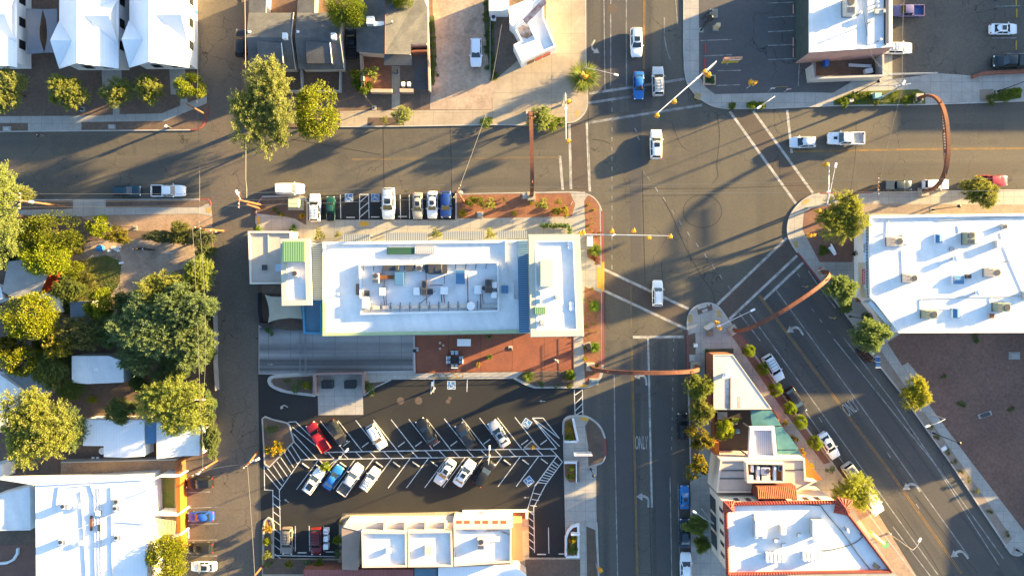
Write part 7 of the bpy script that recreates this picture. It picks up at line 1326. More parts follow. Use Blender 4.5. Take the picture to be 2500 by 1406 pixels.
for x, y, bx, by, lb in [(846, 1099, 830, 1116, 'white globe lamp in the left triangular lot bed'), (1195, 1093, 1195, 1112, 'white globe lamp on the hatched median'), (1055, 937, 1060, 948, 'white lamp beside the yellow hatched walkway')]: b = P(bx, by); lamp((bx, by), (x, y), lb, galv, (x, y), LL, h=5.0)
# --- utility poles and wires
def upole(base, top, label, mt=wood, cross=None, extra=None, h=None):
    b = Vector(P(*base)); r0 = Vector((base[0] - NX, base[1] - NY)).length; r1 = Vector((top[0] - NX, top[1] - NY)).length; h = h or HC * (1 - r0 / r1); T = P3(*top, h); root = thing('utility_pole', label, 'utility pole', (b.x, b.y, 0), 0, 'wooden utility poles'); m = MB(); m.tube([(b.x, b.y, -.05), (T.x, T.y, h)], [.17, .12], 10); m.build('pole', mt, root)
    for cz, cl, ca in cross or []: m = MB(); c = Vector((T.x, T.y, h - cz)); d = Vector((math.cos(R(ca)), math.sin(R(ca)), 0)) * cl / 2; m.box((c.x, c.y, c.z - .06), (cl, .13, .13), R(ca)); cr = m.build('crossarm', mt, root); m = MB(); [m.tube([c + d * t + Vector((0, 0, .05)), c + d * t + Vector((0, 0, .3))], .06, 6) for t in (-.9, -.45, .45, .9)]; m.build('insulator', acw, cr)
    if extra == 'can': m = MB(); m.tube([(T.x + .4, T.y, h - 2.2), (T.x + .4, T.y, h - 1.3)], .3, 12); m.build('transformer', acm, root)
    if extra and extra != 'can': m = MB(); q = P3(*extra, h - .6); m.tube([T + Vector((0, 0, -1)), q], .05, 6); m.box((q.x, q.y, q.z - .1), (.75, .36, .22), math.atan2(q.y - T.y, q.x - T.x), .08); m.build('lamp_arm', acw, root)
    return T
TA = upole((159, 504), (46, 490), 'wooden pole with a lamp at the left edge tree', cross=[(.3, 2.4, 88)], extra=(76, 493)); TB = upole((640, 501), (582, 488), 'orange lit wooden pole at the alley corner with white lamp arm', wood_sunlit, [(.3, 2.4, 88)], (578, 470)); TBs = upole((634, 509), (602, 499), 'shorter orange lit stub pole right beside the orange lit pole', wood_sunlit)
TC = upole((1134, 494), (1116, 467), 'pole with transformer at the edge of the red gravel bed', wood, [(.3, 2.2, 60)], 'can', 11); TD = upole((500, 279), (456, 254), 'short orange tipped pole at the curved sidewalk end', wood); TE = upole((545, 564), (500, 560), 'brown pole with wide slanting crossarm above the alley hedge', wood_sunlit, [(.4, 3.6, -12)]); TF = upole((500, 972), (488, 976), 'pole rising through the pale sunlit tree', wood, [(.3, 1.6, 0)], h=8.5)
TG = upole((530, 1124), (484, 1152), 'pole with white lamp above the orange wall cars', wood_sunlit, [(.5, 2.6, 30)], (485, 1153), 8); TH = upole((628, 1103), (604, 1134), 'pole with white lamp at the left lot island', wood_sunlit, [(.5, 2.0, 40)], (628, 1121), 8); TI = upole((640, 1382), (622, 1404), 'orange lit pole at the bottom edge beside the left strip', wood_sunlit, h=7); TJ = upole((2146, 242), (2206, 207), 'grey pole with round white lamp in the weedy roadside bed', galv, [(.4, 2.4, 10)], (2206, 202), 8); TK = upole((2067, 478), (2146, 454), 'tall leaning looking pole across the golden corner tree', wood, [(.3, 2.6, 90)], h=9.5)
def wire(pts, label='thin overhead wire', r=.022, sag=.5, n=8):
    m = MB()
    for a, b in zip(pts[:-1], pts[1:]): a, b = Vector(a), Vector(b); m.tube([a.lerp(b, k / n) - Vector((0, 0, sag * 4 * (k / n) * (1 - k / n))) for k in range(n + 1)], r, 4, False)
    return tag(m.build('overhead_wire', wirem), label, 'wire', 'overhead wires')
far = lambda x, y, z: P3(x, y, z)
for k, dy in enumerate((-17, 2, 16)): wire([far(-200, 492 + dy, 10), far(46, 490 + dy, 10), far(582, 488 + dy * .9, 10), far(1116, 467 + dy, 10.5)], ['uppermost', 'middle', 'lowest'][k] + ' of three long wires along the left side street', .025)
for k, (dy, ey) in enumerate(((-6, 440), (6, 462))): wire([far(1116, 467 + dy, 10.6), far(2146, 454 + dy * 2.5, 9.3), far(2700, 446 + dy * 2.5, 9.3)], ['upper', 'lower'][k] + ' of two long wires crossing the intersection', .03, .6)
wire([far(597, -60, 8.5), far(600, 440, 8.5), far(602, 484, 8.8)], 'thick pale cable down the upper alley', .05, .2); wire([far(478, -60, 8), far(481, 254, 7), far(486, 556, 7.4)], 'thin wire passing the short orange tipped pole', .025); wire([far(470, 556, 7.6), far(488, 976, 8.2), far(495, 1148, 7.6)], 'left one of the wires above the garden grove', .025, .3); wire([far(488, 557, 7.4), far(502, 800, 7.6), far(496, 976, 8.0)], 'right one of the wires above the garden grove', .025, .3); wire([far(582, 489, 9.4), far(470, 556, 7.6)], 'slanting wire from the orange lit pole over the alley', .04); wire([far(484, 1150, 7.6), far(604, 1132, 7.6)], 'wire between the two white pole lamps', .03); wire([far(604, 1134, 7.6), far(622, 1404, 7.0)], 'pale wire along the lower alley', .04, .1)
wire([far(2204, 208, 7.5), far(2212, -60, 7.5)], 'wire running up past the white wagon', .03); wire([far(2204, 208, 7.5), far(2128, 138, 5.6), far(2100, -60, 6)], 'wire from the grey pole to the white block roof', .03); wire([far(2206, 212, 7.5), far(2150, 440, 8.8)], 'faint wire across the right hand street', .02); wire([far(1225, 60, 6), far(1186, 280, 4.5), far(1118, 467, 10)], 'dashed looking wire from the corner building across the street', .025)
# --- wheel stops
ws = mat('wheel_stop', (.50, .48, .44), .85, (.42, .40, .37), 3)
def stop(x, y, ang, label, ln=1.8, mt=None, group='concrete wheel stops', z=.0):
    m = MB(); m.box((0, 0, 0), (ln, .17, .13), 0, .03); 
    if 'ws' not in CMESH: o = m.build('wheel_stop', ws, None, local=True); CMESH['ws'] = o
    else: o = CMESH['ws'].copy(); COL.objects.link(o)
    o.location = (*P(x, y), z); o.rotation_euler = (0, 0, R(ang)); o.scale.x = ln / 1.8
    if mt: o.material_slots[0].link = 'OBJECT'; o.material_slots[0].material = mt
    tag(o, label, 'wheel stop', group)
for k, (x, y) in enumerate([(846, 1082), (892, 1085), (980, 1084), (1022, 1083), (1066, 1082), (1108, 1082), (1189, 1077), (1281, 1079), (1327, 1079)]): stop(x, y, 36, 'pale wheel stop in the upper slanted row, ' + ORD[k] + ' from the left', 1.55)
for k, (x, y) in enumerate([(746, 1136), (780, 1140), (838, 1134), (880, 1134), (926, 1133), (968, 1133), (1015, 1132), (1060, 1131), (1238, 1128), (1283, 1127), (1329, 1125)]): stop(x, y, -36, 'pale wheel stop in the lower slanted row, ' + ORD[k] + ' from the left', 1.6)
for x, y, a, l, lb in [(738, 1348, 0, 1.7, 'wheel stop behind the grey brown and red cars, middle bay'), (805, 1346, 0, 1.5, 'wheel stop in the bay of the white cubes'), (1322, 1352, 0, 1.7, 'wheel stop in the lower right bay beside the hatched strip'), (1374, 1351, 0, 1.6, 'wheel stop in the lower right corner bay'), (454, 1223, 92, 1.6, 'wheel stop between the black and blue cars at the orange wall'), (460, 1303, 92, 1.6, 'wheel stop below the blue sedan at the orange wall'), (856, 531, 0, 1.6, 'wheel stop left of the hatched aisle in the short bays'), (916, 530, 0, 1.6, 'wheel stop right of the hatched aisle in the short bays'), (983, 529, 0, 1.6, 'wheel stop between the large white vehicle and the tan sedan')]: stop(x, y, a, lb, l)
rs = mat('stop_rose', (.45, .25, .20), .8); ry = mat('stop_red', (.40, .05, .06), .8); yy = mat('stop_yellow', (.5, .3, .05), .8)
for k, (x, y) in enumerate([(1936, 24), (1936, 104), (1936, 130)]): stop(x, y, 90, 'rose coloured wheel stop on the old lot, ' + ORD[k] + ' from the top edge', 1.7, rs, 'coloured wheel stops', KZ)
for k, (x, y) in enumerate([(1721, 120), (1720, 155)]): stop(x, y, 90, ('upper' if k == 0 else 'lower') + ' of two red wheel stops near the sidewalk', 1.8, ry, 'coloured wheel stops', KZ)
for k, (x, y) in enumerate([(2479, 5), (2480, 34), (2479, 112)]): stop(x, y, 90, ['yellow wheel stop cut by the top edge', 'yellow wheel stop above the white sedan', 'pale yellow wheel stop below the white sedan'][k], 1.7, yy, 'coloured wheel stops', KZ)
# --- bin enclosure, ramps, rails
lwall('bin_enclosure', 'brown wall round the two dark bins beside the drive', [(767, 964), (767, 913), (886, 911), (886, 962)], 1.8, mat('wall_mauve', (.25, .17, .15), .85, (.2, .14, .125), 1), .35)
binm = mat('bin_dark_green', (.012, .05, .05), .5)
for x, lb in ((803, 'dark green dumpster, left one inside the brown enclosure'), (858, 'dark green dumpster, right one inside the brown enclosure')):
    p = P(x, 936); d = thing('dumpster', lb, 'dumpster', (p[0], p[1], KZ), 0, 'dumpsters in the enclosure'); MB().box((p[0], p[1], .2), (1.8, 1.2, 1.0), 0, .05).build('bin', binm, d); m = MB(); m.box((p[0] - .45, p[1], 1.21), (.88, 1.25, .06)); m.box((p[0] + .45, p[1], 1.21), (.88, 1.25, .06)); m.build('lid', blackm, d)
lwall('metal_gate', 'thin metal gate frame across the concrete drive', [(730, 812), (731, 913)], .9, pipem, .05, cat='gate'); lwall('metal_gate', 'second thin gate frame just right of the first', [(743, 812), (745, 913)], .9, pipem, .05, cat='gate'); lwall('patio_rail', 'metal railing between the drive and the terracotta patio', [(1010, 822), (1012, 910)], 1.1, galv, .1, cat='railing'); lwall('patio_rail', 'rusty railing along the lower edge of the terracotta patio', [(1012, 911), (1401, 905)], 1.1, corten, .1, cat='railing'); lwall('patio_rail', 'rusty railing at the right edge of the terracotta patio', [(1401, 905), (1400, 815)], 1.1, corten, .1, cat='railing'); lwall('drive_rail', 'pale railing above the drive ramp', [(888, 909), (1008, 907)], 1.0, galv, .08, cat='railing'); lwall('vine_rail', 'low rail carrying the vine clumps', [(1320, 552), (1393, 551), (1393, 566)], .8, galv, .06, cat='railing')
for b, lb in (([(1378, 1078), (1410, 1078)], 'low white wall under the upper planter'), ([(1399, 1022), (1411, 1078)], 'slanting white wall of the upper planter'), ([(1378, 1129), (1409, 1129), (1409, 1178)], 'low white wall round the lower planter'), ([(1382, 1358), (1382, 1312), (1388, 1296), (1398, 1285), (1412, 1282), (1412, 1359), (1382, 1359)], 'white wall ring round the long planter'), ([(1132, 1267), (1132, 1249), (1286, 1247), (1286, 1266)], 'white kerb wall round the red gravel planter at the shops')): lwall('planter_wall', lb, b, .7 if 'kerb' not in lb else .45, whitewall, .35)
lwall('planter_wall', 'brown side wall of the lower planter', [(1412, 1127), (1412, 1177)], .7, mat('wall_mauve', (.25, .17, .15)), .4)
lwall('lot_bed_edge', 'white edging of the small triangular lot bed on the left', [(779, 1122), (820, 1121), (796, 1142), (779, 1122)], .2, kerbm, .15); lwall('lot_bed_edge', 'white edging of the small triangular lot bed on the right', [(1279, 1093), (1299, 1076), (1318, 1094), (1279, 1093)], .2, kerbm, .15)
m = MB(); m.prism(pp([(780, 1122), (818, 1121), (797, 1139)]), -.02, .12); m.prism(pp([(1281, 1092), (1299, 1078), (1316, 1093)]), -.02, .12); struct('planting_bed', m, browngravel)
IS = [(640, 1022), (647, 1017), (665, 1024), (700, 1032), (706, 1038), (717, 1078), (657, 1140), (646, 1132)]; struct('planting_bed', MB().prism(pp(IS), -.03, .14), browngravel); lwall('island_kerb', 'white kerb ring of the left lot island', IS + [IS[0]], .17, kerbm, .22, cat='kerb')
SL = [(643, 1362), (643, 1290), (646, 1272), (654, 1264), (663, 1268), (667, 1282), (667, 1362)]; lwall('island_kerb', 'white kerb round the head of the left strip', SL, .25, kerbm, .22, cat='kerb')
# --- sign boards
b = P(1420, 1101); sg = thing('shop_sign', 'white sign board with red edge standing on the sidewalk by the lot island', 'sign', (b[0], b[1], KZ)); m = MB(); m.box((b[0], b[1], .9), (2.9, .28, 1.6), 0, .03); m.build('board', whitewall, sg); m = MB(); m.box((b[0], b[1] - .15, .95), (2.92, .06, 1.5)); m.build('board_edge', mat('sign_red', (.45, .07, .05)), sg); m = MB(); m.box((b[0] - 1.1, b[1], 0), (.14, .2, .9)); m.box((b[0] + 1.1, b[1], 0), (.14, .2, .9)); m.build('post', acm, sg); m = MB()
for k in range(9): m.box((b[0] - .9 + .22 * k, b[1] + .15, 1.6), (.13, .04, .3)); m.box((b[0] - .9 + .22 * k, b[1] + .03, 2.501), (.12, .1, .02))
m.build('sign_letters', mat('sign_red', (.45, .07, .05)), sg)
b = P(1774, 158); sg = thing('shop_sign', 'orange and yellow double sign board at the old lot corner', 'sign', (b[0], b[1], KZ)); m = MB(); m.box((b[0], b[1], 2.6), (2.9, .35, .9), .05, .03); m.build('board', mat('sign_orange', (.42, .15, .06), .6, (.5, .32, .22), 2), sg); m = MB(); m.box((b[0] - .15, b[1] - .25, 1.9), (2.6, .2, .55), .05); m.build('lower_board', mat('sign_yellow', (.45, .35, .05), .6, (.3, .26, .03), 3), sg); m = MB(); m.tube([(b[0], b[1], 0), (b[0], b[1], 2.6)], .1, 8); m.build('post', acm, sg); m = MB()
for k in range(10): m.box((b[0] - 1.15 + .25 * k, b[1] - .18, 2.8), (.15, .05, .5))
m.build('sign_letters', whitewall, sg)
def panel(name, x, y, z, size, mt, lb, rz=0, cat='sign', post=True):
    b = P(x, y, z); r = thing(name, lb, cat, (b[0], b[1], KZ)); m = MB(); m.box((b[0], b[1], z - size[2]), size, R(rz), .01); m.build('board', mt, r)
    if post: m = MB(); m.tube([(b[0], b[1], 0), (b[0], b[1], z - size[2] + .02)], .04, 6); m.build('post', galv, r)
    return r
panel('street_sign', 1405, 1305, 1.4, (1.4, .3, .9), whitewall, 'white sign block in the head of the long planter'); panel('street_sign', 403, 306, 2.2, (.5, .06, .6), whitewall, 'small white sign in the gravel strip by the alley sidewalk', 70); panel('street_sign', 1888, 215, 2.4, (.7, .05, .5), mat('sign_grey', (.5, .5, .52)), 'grey half of the low sign pair on the old lot'); panel('street_sign', 1927, 217, 2.4, (.7, .05, .5), mat('sign_red_white', (.5, .08, .07), .6, (.6, .6, .6), 5), 'red and white half of the low sign pair on the old lot'); lwall('chain', 'thin yellow chain between the low sign pair', [(1893, 213), (1925, 212)], .5, paint_y, .05, cat='chain', z0=.42)
panel('street_sign', 1396, 496, 2.4, (.6, .05, .6), mat('sign_rose', (.5, .2, .2), .6, (.6, .55, .55), 4), 'red and white sign beside the gravel bed corner', 60); panel('wood_sign', 1386, 930, 1.0, (1.9, .45, .9), wood, 'brown wooden bench like sign below the clipped round bush', -4, 'sign', False)
panel('street_sign', 1186, 282, 2.3, (.35, .05, .5), galv, 'thin sign post in the round green street bush'); panel('street_sign', 1972, 700, 2.3, (.5, .05, .5), paint_y, 'upper yellow sign over the avenue bike lane', 50); panel('street_sign', 2040, 777, 2.3, (.5, .05, .5), paint_y, 'lower yellow sign over the avenue bike lane', 50); panel('street_sign', 2004, 655, 2.6, (.6, .08, .6), ry, 'red and black sign at the far end of the avenue arch', 30)
# flag like banner sign and round green table on the avenue side
b = P(2147, 1318); sg = thing('shop_sign', 'orange board with white lettering and green rim on the tiled building sidewalk', 'sign', (b[0], b[1], KZ)); m = MB(); p = P(2142, 1313, 3); m.box((p[0], p[1], 2.3), (2.7, .5, 1.1), R(-42), .1); m.build('board', mat('sign_sand_orange', (.55, .36, .16), .6), sg); m = MB()
for k in range(6): t = -1.1 + .4 * k; m.box((p[0] + t * math.cos(R(-42)), p[1] + t * math.sin(R(-42)), 3.402), (.3, .2, .03), R(-42))
m.build('sign_letters', whitewall, sg); m = MB(); q = P(2163, 1330, 2.5); m.tube([(q[0], q[1], 1.9), (q[0], q[1], 2.4)], .55, 14); m.build('green_end', mat('sign_green', (.12, .34, .16), .5), sg); m = MB(); m.tube([(b[0], b[1], 0), (b[0], b[1], 2.3)], .08, 8); m.build('post', acm, sg)
# --- boxes, covers
def cab(x, y, size, mt, lb, rz=0, name='utility_cabinet', base=KZ):
    b = P(x, y, size[2] / 2); r = thing(name, lb, 'cabinet', (b[0], b[1], base)); MB().box((b[0], b[1], base), (size[0] * 1.5, size[1] * 1.5, .06), R(rz)).build('pad', concrete, r); MB().box((b[0], b[1], base + .05), size, R(rz), .04).build('housing', mt, r); MB().box((b[0], b[1], base + .05 + size[2]), (size[0] * .96, size[1] * .96, .06), R(rz), .02).build('lid', mt, r)
palegreen = mat('cabinet_pale_green', (.36, .42, .30), .6)
cab(720, 497, (1.7, 1.4, 1.3), palegreen, 'pale green utility cabinet in the corner planter'); cab(1439, 590, (.8, 1.6, 1.0), acw, 'white cabinet under the long signal arm'); cab(1436, 845, (.8, .8, 1.2), blackm, 'dark cabinet beside the green spiky tufts', 20); cab(1450, 931, (1.0, .7, .15), mat('cover_slate', (.12, .17, .2)), 'slate blue ground cover at the bottom of the gravel strip'); cab(1172, 525, (.7, .7, .5), acm, 'small grey drain box on the red gravel bed'); cab(1731, 796, (1.5, .6, 1.3), mat('cabinet_cream', (.55, .5, .42), .6), 'cream signal cabinet on the triangle island', 30); cab(1733, 813, (.9, .9, .6), mat('box_brown', (.2, .14, .1)), 'brown bin below the cream signal cabinet'); cab(1698, 843, (.5, .5, .5), acw, 'white stub post on the island sidewalk'); cab(1690, 874, (.7, .8, .1), acm, 'grey ground cover in the island bed')
cab(2138, 236, (1.1, .9, 1.1), mat('cabinet_teal', (.2, .38, .38), .6), 'teal cabinet in the weedy roadside bed'); cab(2076, 247, (.7, .5, .5), creamwall, 'cream box in the weedy roadside bed'); cab(18, 316, (.9, .6, .1), acm, 'dark ground cover at the left edge gravel strip'); cab(274, 310, (.8, .5, .1), acm, 'dark ground cover in the middle of the gravel strip'); cab(1282, 480, (.7, .6, .3), acm, 'grey box beside the left arch foot'); cab(2476, 868, (1.2, .8, .25), mat('slab_grey', (.3, .3, .28)), 'concrete slab block lying on the bare lot', 0, 'concrete_block'); cab(2404, 1012, (1.5, .5, .2), acdark, 'dark plank lying on the bare lot', 18, 'plank'); cab(2303, 1094, (.8, .6, .12), acw, 'white ground cover on the avenue verge', 30)
for k, (x, y) in enumerate([(1777, 65), (1751, 66)]):
    pass
cab(1750, 66, (.65, .6, 1.6), mat('post_tan', (.5, .38, .22), .7), 'tan box post on the old lot'); cab(1742, 34, (.85, .95, .05), mat('patch_tan', (.24, .2, .14), .9), 'tan square plate on the old lot')
# three white cubes
for k, (x, y) in enumerate([(797, 1295), (797, 1313), (797, 1332)]):
    b = P(x, y, .5); m = MB(); m.box((b[0], b[1], 0), (.8, .85, 1.0), 0, .06); o = m.build('storage_box', acw); tag(o, 'white storage cube, ' + ['top one with pink lettering', 'middle one of three', 'lowest of three'][k], 'box', 'white storage cubes')
    if k == 0:
        m = MB(); [m.box((b[0] - .22 + .15 * j, b[1], 1.001), (.08, .3, .01)) for j in range(4)]; l = m.build('lettering', mat('pink', (.5, .2, .25)), o); l.location -= Vector((0, 0, 0))
# white bins at the patio wall
for x, lb in ((985, 'white bin, left one behind the tan wall'), (999, 'white bin, right one behind the tan wall')): b = P(x, 208, .5); m = MB(); m.box((b[0], b[1], KZ), (.6, .7, 1.0), 0, .08); tag(m.build('wheelie_bin', acw), lb, 'bin', 'white bins at the patio wall')
cab(967, 176, (.7, .65, .4), acdark, 'small dark box on the pale patio path'); b = P(*q1('R1', 1662, 105), .6); m = MB(); m.box((b[0], b[1], KZ), (.75, .75, 1.1), 0, .06); tag(m.build('wheelie_bin', mat('bin_blue', (.03, .12, .4), .5)), 'blue bin beside the white house at the alley', 'bin')
# --- patio furniture on the terracotta
def table(x, y, sx, sy, mt, lb, h=.74):
    b = P(x, y, h); r = thing('patio_table', lb, 'table', (b[0], b[1], KZ)); MB().box((b[0], b[1], KZ + h - .05), (sx, sy, .05), 0, .01).build('table_top', mt, r)
    for i in (-1, 1):
        for j in (-1, 1): m = MB(); m.box((b[0] + i * (sx / 2 - .1), b[1] + j * (sy / 2 - .1), KZ), (.07, .07, h - .05)); m.build('leg', blackm, r)
table(1133, 836, 2.2, 1.15, acw, 'white rectangular table on the terracotta patio'); table(1109, 878, 1.1, 1.0, blackm, 'black fire table in the middle of the grey patio chairs', .5)
def chair(x, y, ang, lb, mt):
    b = P(x, y, .4); r = thing('patio_chair', lb, 'chair', (b[0], b[1], KZ), 0, 'grey chairs round the fire table'); c, s_ = math.cos(R(ang)), math.sin(R(ang)); MB().box((b[0], b[1], KZ + .12), (.62, .6, .28), R(ang), .05).build('seat', mt, r); MB().box((b[0] - c * .3, b[1] - s_ * .3, KZ + .12), (.14, .62, .62), R(ang), .04).build('backrest', mt, r); m = MB(); [m.box((b[0] + (-s_) * j * .33, b[1] + c * j * .33, KZ), (.6, .06, .5), R(ang)) for j in (-1, 1)]; m.build('armrest', blackm, r)
cush = mat('cushion_grey', (.36, .40, .43), .8)
for x, y, a, lb in [(1105, 861, -90, 'grey chair above the fire table, left'), (1115, 861, -90, 'grey chair above the fire table, right'), (1095, 873, 0, 'grey chair left of the fire table, upper'), (1095, 883, 0, 'grey chair left of the fire table, lower'), (1125, 873, 180, 'grey chair right of the fire table, upper'), (1125, 883, 180, 'grey chair right of the fire table, lower'), (1106, 893, 90, 'grey chair below the fire table, left'), (1114, 893, 90, 'grey chair below the fire table, right')]: chair(x, y, a, lb, cush)
for x, y, lb in ((1017, 852, 'dark post with square base at the patio railing'), (1246, 849, 'dark post with square base in the middle of the terracotta patio')):
    b = P(x, y); r = thing('patio_heater', lb, 'heater', (b[0], b[1], KZ)); MB().box((b[0], b[1], KZ), (.65, .65, .12), 0, .02).build('base', acm, r); m = MB(); m.tube([(b[0], b[1], KZ + .1), (b[0], b[1], 2.2)], .06, 8); m.build('pole', blackm, r); m = MB(); m.tube([(b[0], b[1], 2.15), (b[0], b[1], 2.35)], [.1, .3], 12); m.build('hood', blackm, r)
def pot(x, y, r_, mt, lb, kd='SP', t=(1, 1, .8)):
    b = P(x, y); r = thing('potted_plant', lb, 'potted plant', (b[0], b[1], KZ)); m = MB(); m.tube([(b[0], b[1], KZ), (b[0], b[1], KZ + .5)], [r_ * .7, r_], 12); m.build('pot', mt, r); c = bpy.data.objects.new('foliage', crown_data(kd)); COL.objects.link(c); adopt(c, r); c.location = (0, 0, .45); c.scale = (r_ * 1.5, r_ * 1.5, .8); c.color = (*t, 1)
pot(1195, 870, .4, blackm, 'potted spiky plant in a dark pot on the terracotta patio'); pot(1195, 821, .35, acm, 'potted plant in a grey pot against the central building'); pot(1168, 889, .35, terratile, 'potted orange lit plant at the lower patio railing', 'SY')
for x, y, lb in ((1075, 836, 'small cream stool, upper one left of the white table'), (1083, 842, 'small cream stool, right one left of the white table'), (1075, 850, 'small cream stool, lower one left of the white table')): b = P(x, y); m = MB(); m.tube([(b[0], b[1], KZ), (b[0], b[1], KZ + .45)], [.18, .2], 10); tag(m.build('stool', plinth), lb, 'stool', 'cream stools on the patio')
# --- people
skin = mat('skin', (.45, .28, .2), .6)
def person(x, y, ang, lb, shirt, trousers, hair, pose='walk', base=KZ, hat=None):
    b = P(x, y, base + .9); root = thing('person', lb, 'person', (b[0], b[1], base), R(ang))
    me = bpy.data.meshes.new('figure'); st = .22 if pose == 'walk' else .04
    V = [(0, 0, .95), (0, 0, 1.18), (0, 0, 1.40), (.01, 0, 1.50), (.02, 0, 1.62), (.03, 0, 1.74),
         (0, .1, .92), (st * .6, .1, .5), (st * .5, .1, .08), (st * .5 + .16, .1, .04), (0, -.1, .92), (-st * .2, -.1, .5), (-st, -.1, .1), (-st + .15, -.1, .04),
         (0, .19, 1.40), (-.1, .24, 1.12), (.06, .25, .9), (.12, .24, .82), (0, -.19, 1.40), (.08, -.24, 1.12), (.22, -.23, .92), (.28, -.22, .86)]
    E_ = [(0, 1), (1, 2), (2, 3), (3, 4), (4, 5), (0, 6), (6, 7), (7, 8), (8, 9), (0, 10), (10, 11), (11, 12), (12, 13), (2, 14), (14, 15), (15, 16), (16, 17), (2, 18), (18, 19), (19, 20), (20, 21)]
    rad = [.15, .13, .15, .055, .095, .08, .1, .065, .045, .04, .1, .065, .045, .04, .065, .045, .035, .035, .065, .045, .035, .035]
    me.from_pydata(V, E_, []); o = bpy.data.objects.new('figure', me); COL.objects.link(o); md = o.modifiers.new('skin', 'SKIN')
    lay_ = me.skin_vertices[0].data if me.skin_vertices else None
    if lay_ is None:
        bm_ = __import__('bmesh').new(); bm_.from_mesh(me); bm_.verts.layers.skin.verify(); bm_.to_mesh(me); bm_.free(); lay_ = me.skin_vertices[0].data
    for i, r_ in enumerate(rad): lay_[i].radius = (r_, r_ * (1.25 if i in (1, 2) else 1))
    lay_[0].use_root = True; ss = o.modifiers.new('sub', 'SUBSURF'); ss.levels = 2; ss.render_levels = 2
    dg = bpy.context.evaluated_depsgraph_get(); me2 = bpy.data.meshes.new_from_object(o.evaluated_get(dg)); bpy.data.objects.remove(o)
    o = bpy.data.objects.new('body', me2); COL.objects.link(o); adopt(o, root); me2.materials.clear()
    for mt_ in (skin, shirt, trousers): me2.materials.append(mt_)
    for p in me2.polygons:
        c = p.center; p.use_smooth = True
        p.material_index = 2 if c.z < .98 and abs(c.y) < .2 else (1 if c.z < 1.46 and (c.z > 1.05 or abs(c.y) < .2) else 0)
    m = MB(); vs = []
    for i in range(5):
        for k in range(10): ph = i / 4 * 1.75; t = 2 * math.pi * k / 10; vs.append((.02 + .1 * math.sin(ph) * math.cos(t) - .012, .095 * math.sin(ph) * math.sin(t), 1.70 + .115 * math.cos(ph)))
    m.faces(vs, [(i * 10 + k, (i + 1) * 10 + k, (i + 1) * 10 + (k + 1) % 10, i * 10 + (k + 1) % 10) for i in range(4) for k in range(10)]); m.build('hair', hair, root, local=True, smooth=True)
    m = MB(); m.tube([(.115, 0, 1.65), (.15, 0, 1.635)], [.022, .01], 6); m.build('nose', skin, root, local=True)
    for s_ in (1, -1): m = MB(); m.tube([(.105, s_ * .035, 1.685), (.118, s_ * .035, 1.685)], .014, 6); m.build('eye', trim, root, local=True)
    return root
person(1356, 879, 200, 'person in pale top and dark trousers crossing the terracotta patio', mat('cloth_white', (.7, .68, .65)), mat('cloth_dark', (.03, .03, .035)), mat('hair_dark', (.02, .015, .012))); person(1361, 881, 190, 'person in cream clothes beside the dark trousered person on the patio', mat('cloth_cream', (.6, .5, .4)), MATS['cloth_cream'], mat('hair_fair', (.4, .28, .15)))
person(96, 331, 170, 'person in black top walking in the street at the left', MATS['cloth_dark'], mat('cloth_grey', (.2, .2, .2)), MATS['hair_dark'], base=0)
# --- bicycles and motorcycles
def bike(loc, ang, col, lb, group, proto=[None], z=0):
    if proto[0] is None:
        r = thing('bicycle', lb, 'bicycle', (0, 0, 0)); proto[0] = r
        for x in (-.5, .5): m = MB(); m.tube([(x + .33 * math.cos(t), 0, .34 + .33 * math.sin(t)) for t in [2 * math.pi * k / 16 for k in range(17)]], .025, 5); m.build('wheel', rubber, r, local=True)
        m = MB(); [m.tube(p, .03, 5) for p in ([(-.5, 0, .34), (-.1, 0, .34), (.38, 0, .8), (-.2, 0, .78), (-.5, 0, .34)], [(-.1, 0, .34), (-.24, 0, .9)], [(.5, 0, .34), (.36, 0, 1.0)])]; m.build('frame', mat('bike_paint', (1, 1, 1), .4, use_color=True), r, local=True)
        m = MB(); m.box((-.26, 0, .9), (.28, .16, .07), 0, .02); m.build('saddle', trim, r, local=True); m = MB(); m.tube([(.25, .3, 1.02), (.36, 0, 1.04), (.25, -.3, 1.02)], .022, 5); m.build('handlebar', trim, r, local=True); m = MB(); m.tube([(.56, -.14, .85), (.56, .14, .85)], .12, 8); m.build('basket', trim, r, local=True)
    else: r = dup(proto[0], label=lb)
    r.location = (*P(*loc), z); r.rotation_euler = (0, 0, R(ang)); tag(r, lb, 'bicycle', group)
    for k in kids(r):
        if k.name.startswith('frame'): k.color = (*col, 1)
BK_ = 'bicycles docked at the avenue bike station'
for k in range(6): bike((2098 + 4.5 * k, 858 + 4.2 * k), 25, (.5, .2, .03) if k % 2 else (.35, .08, .06), ('orange' if k % 2 else 'red') + ' share bicycle in the dock, ' + ORD[k] + ' from the top', BK_)
for k, (x, y) in enumerate([(1722, 46), (1728, 55), (1725, 36), (1721, 58)]): bike((x, y), 12 + 10 * k, (.03, .03, .03), 'dark bicycle parked beside the black lamp on the old lot, ' + ORD[k], 'bicycles beside the lamp', z=KZ)
b = P(2144, 884, 2.6); sp_ = thing('solar_panel', 'blue solar panel pair on a post at the bike station', 'solar panel', (b[0], b[1], KZ)); pv = mat('solar_blue', (.02, .07, .18), .2, spec=.8, stripes=(0, .35, .06, (.08, .15, .3)))
for dy in (-.45, .45): m = MB(); m.box((b[0], b[1] + dy, 2.5), (.75, .75, .05)); m.build('panel', pv, sp_)
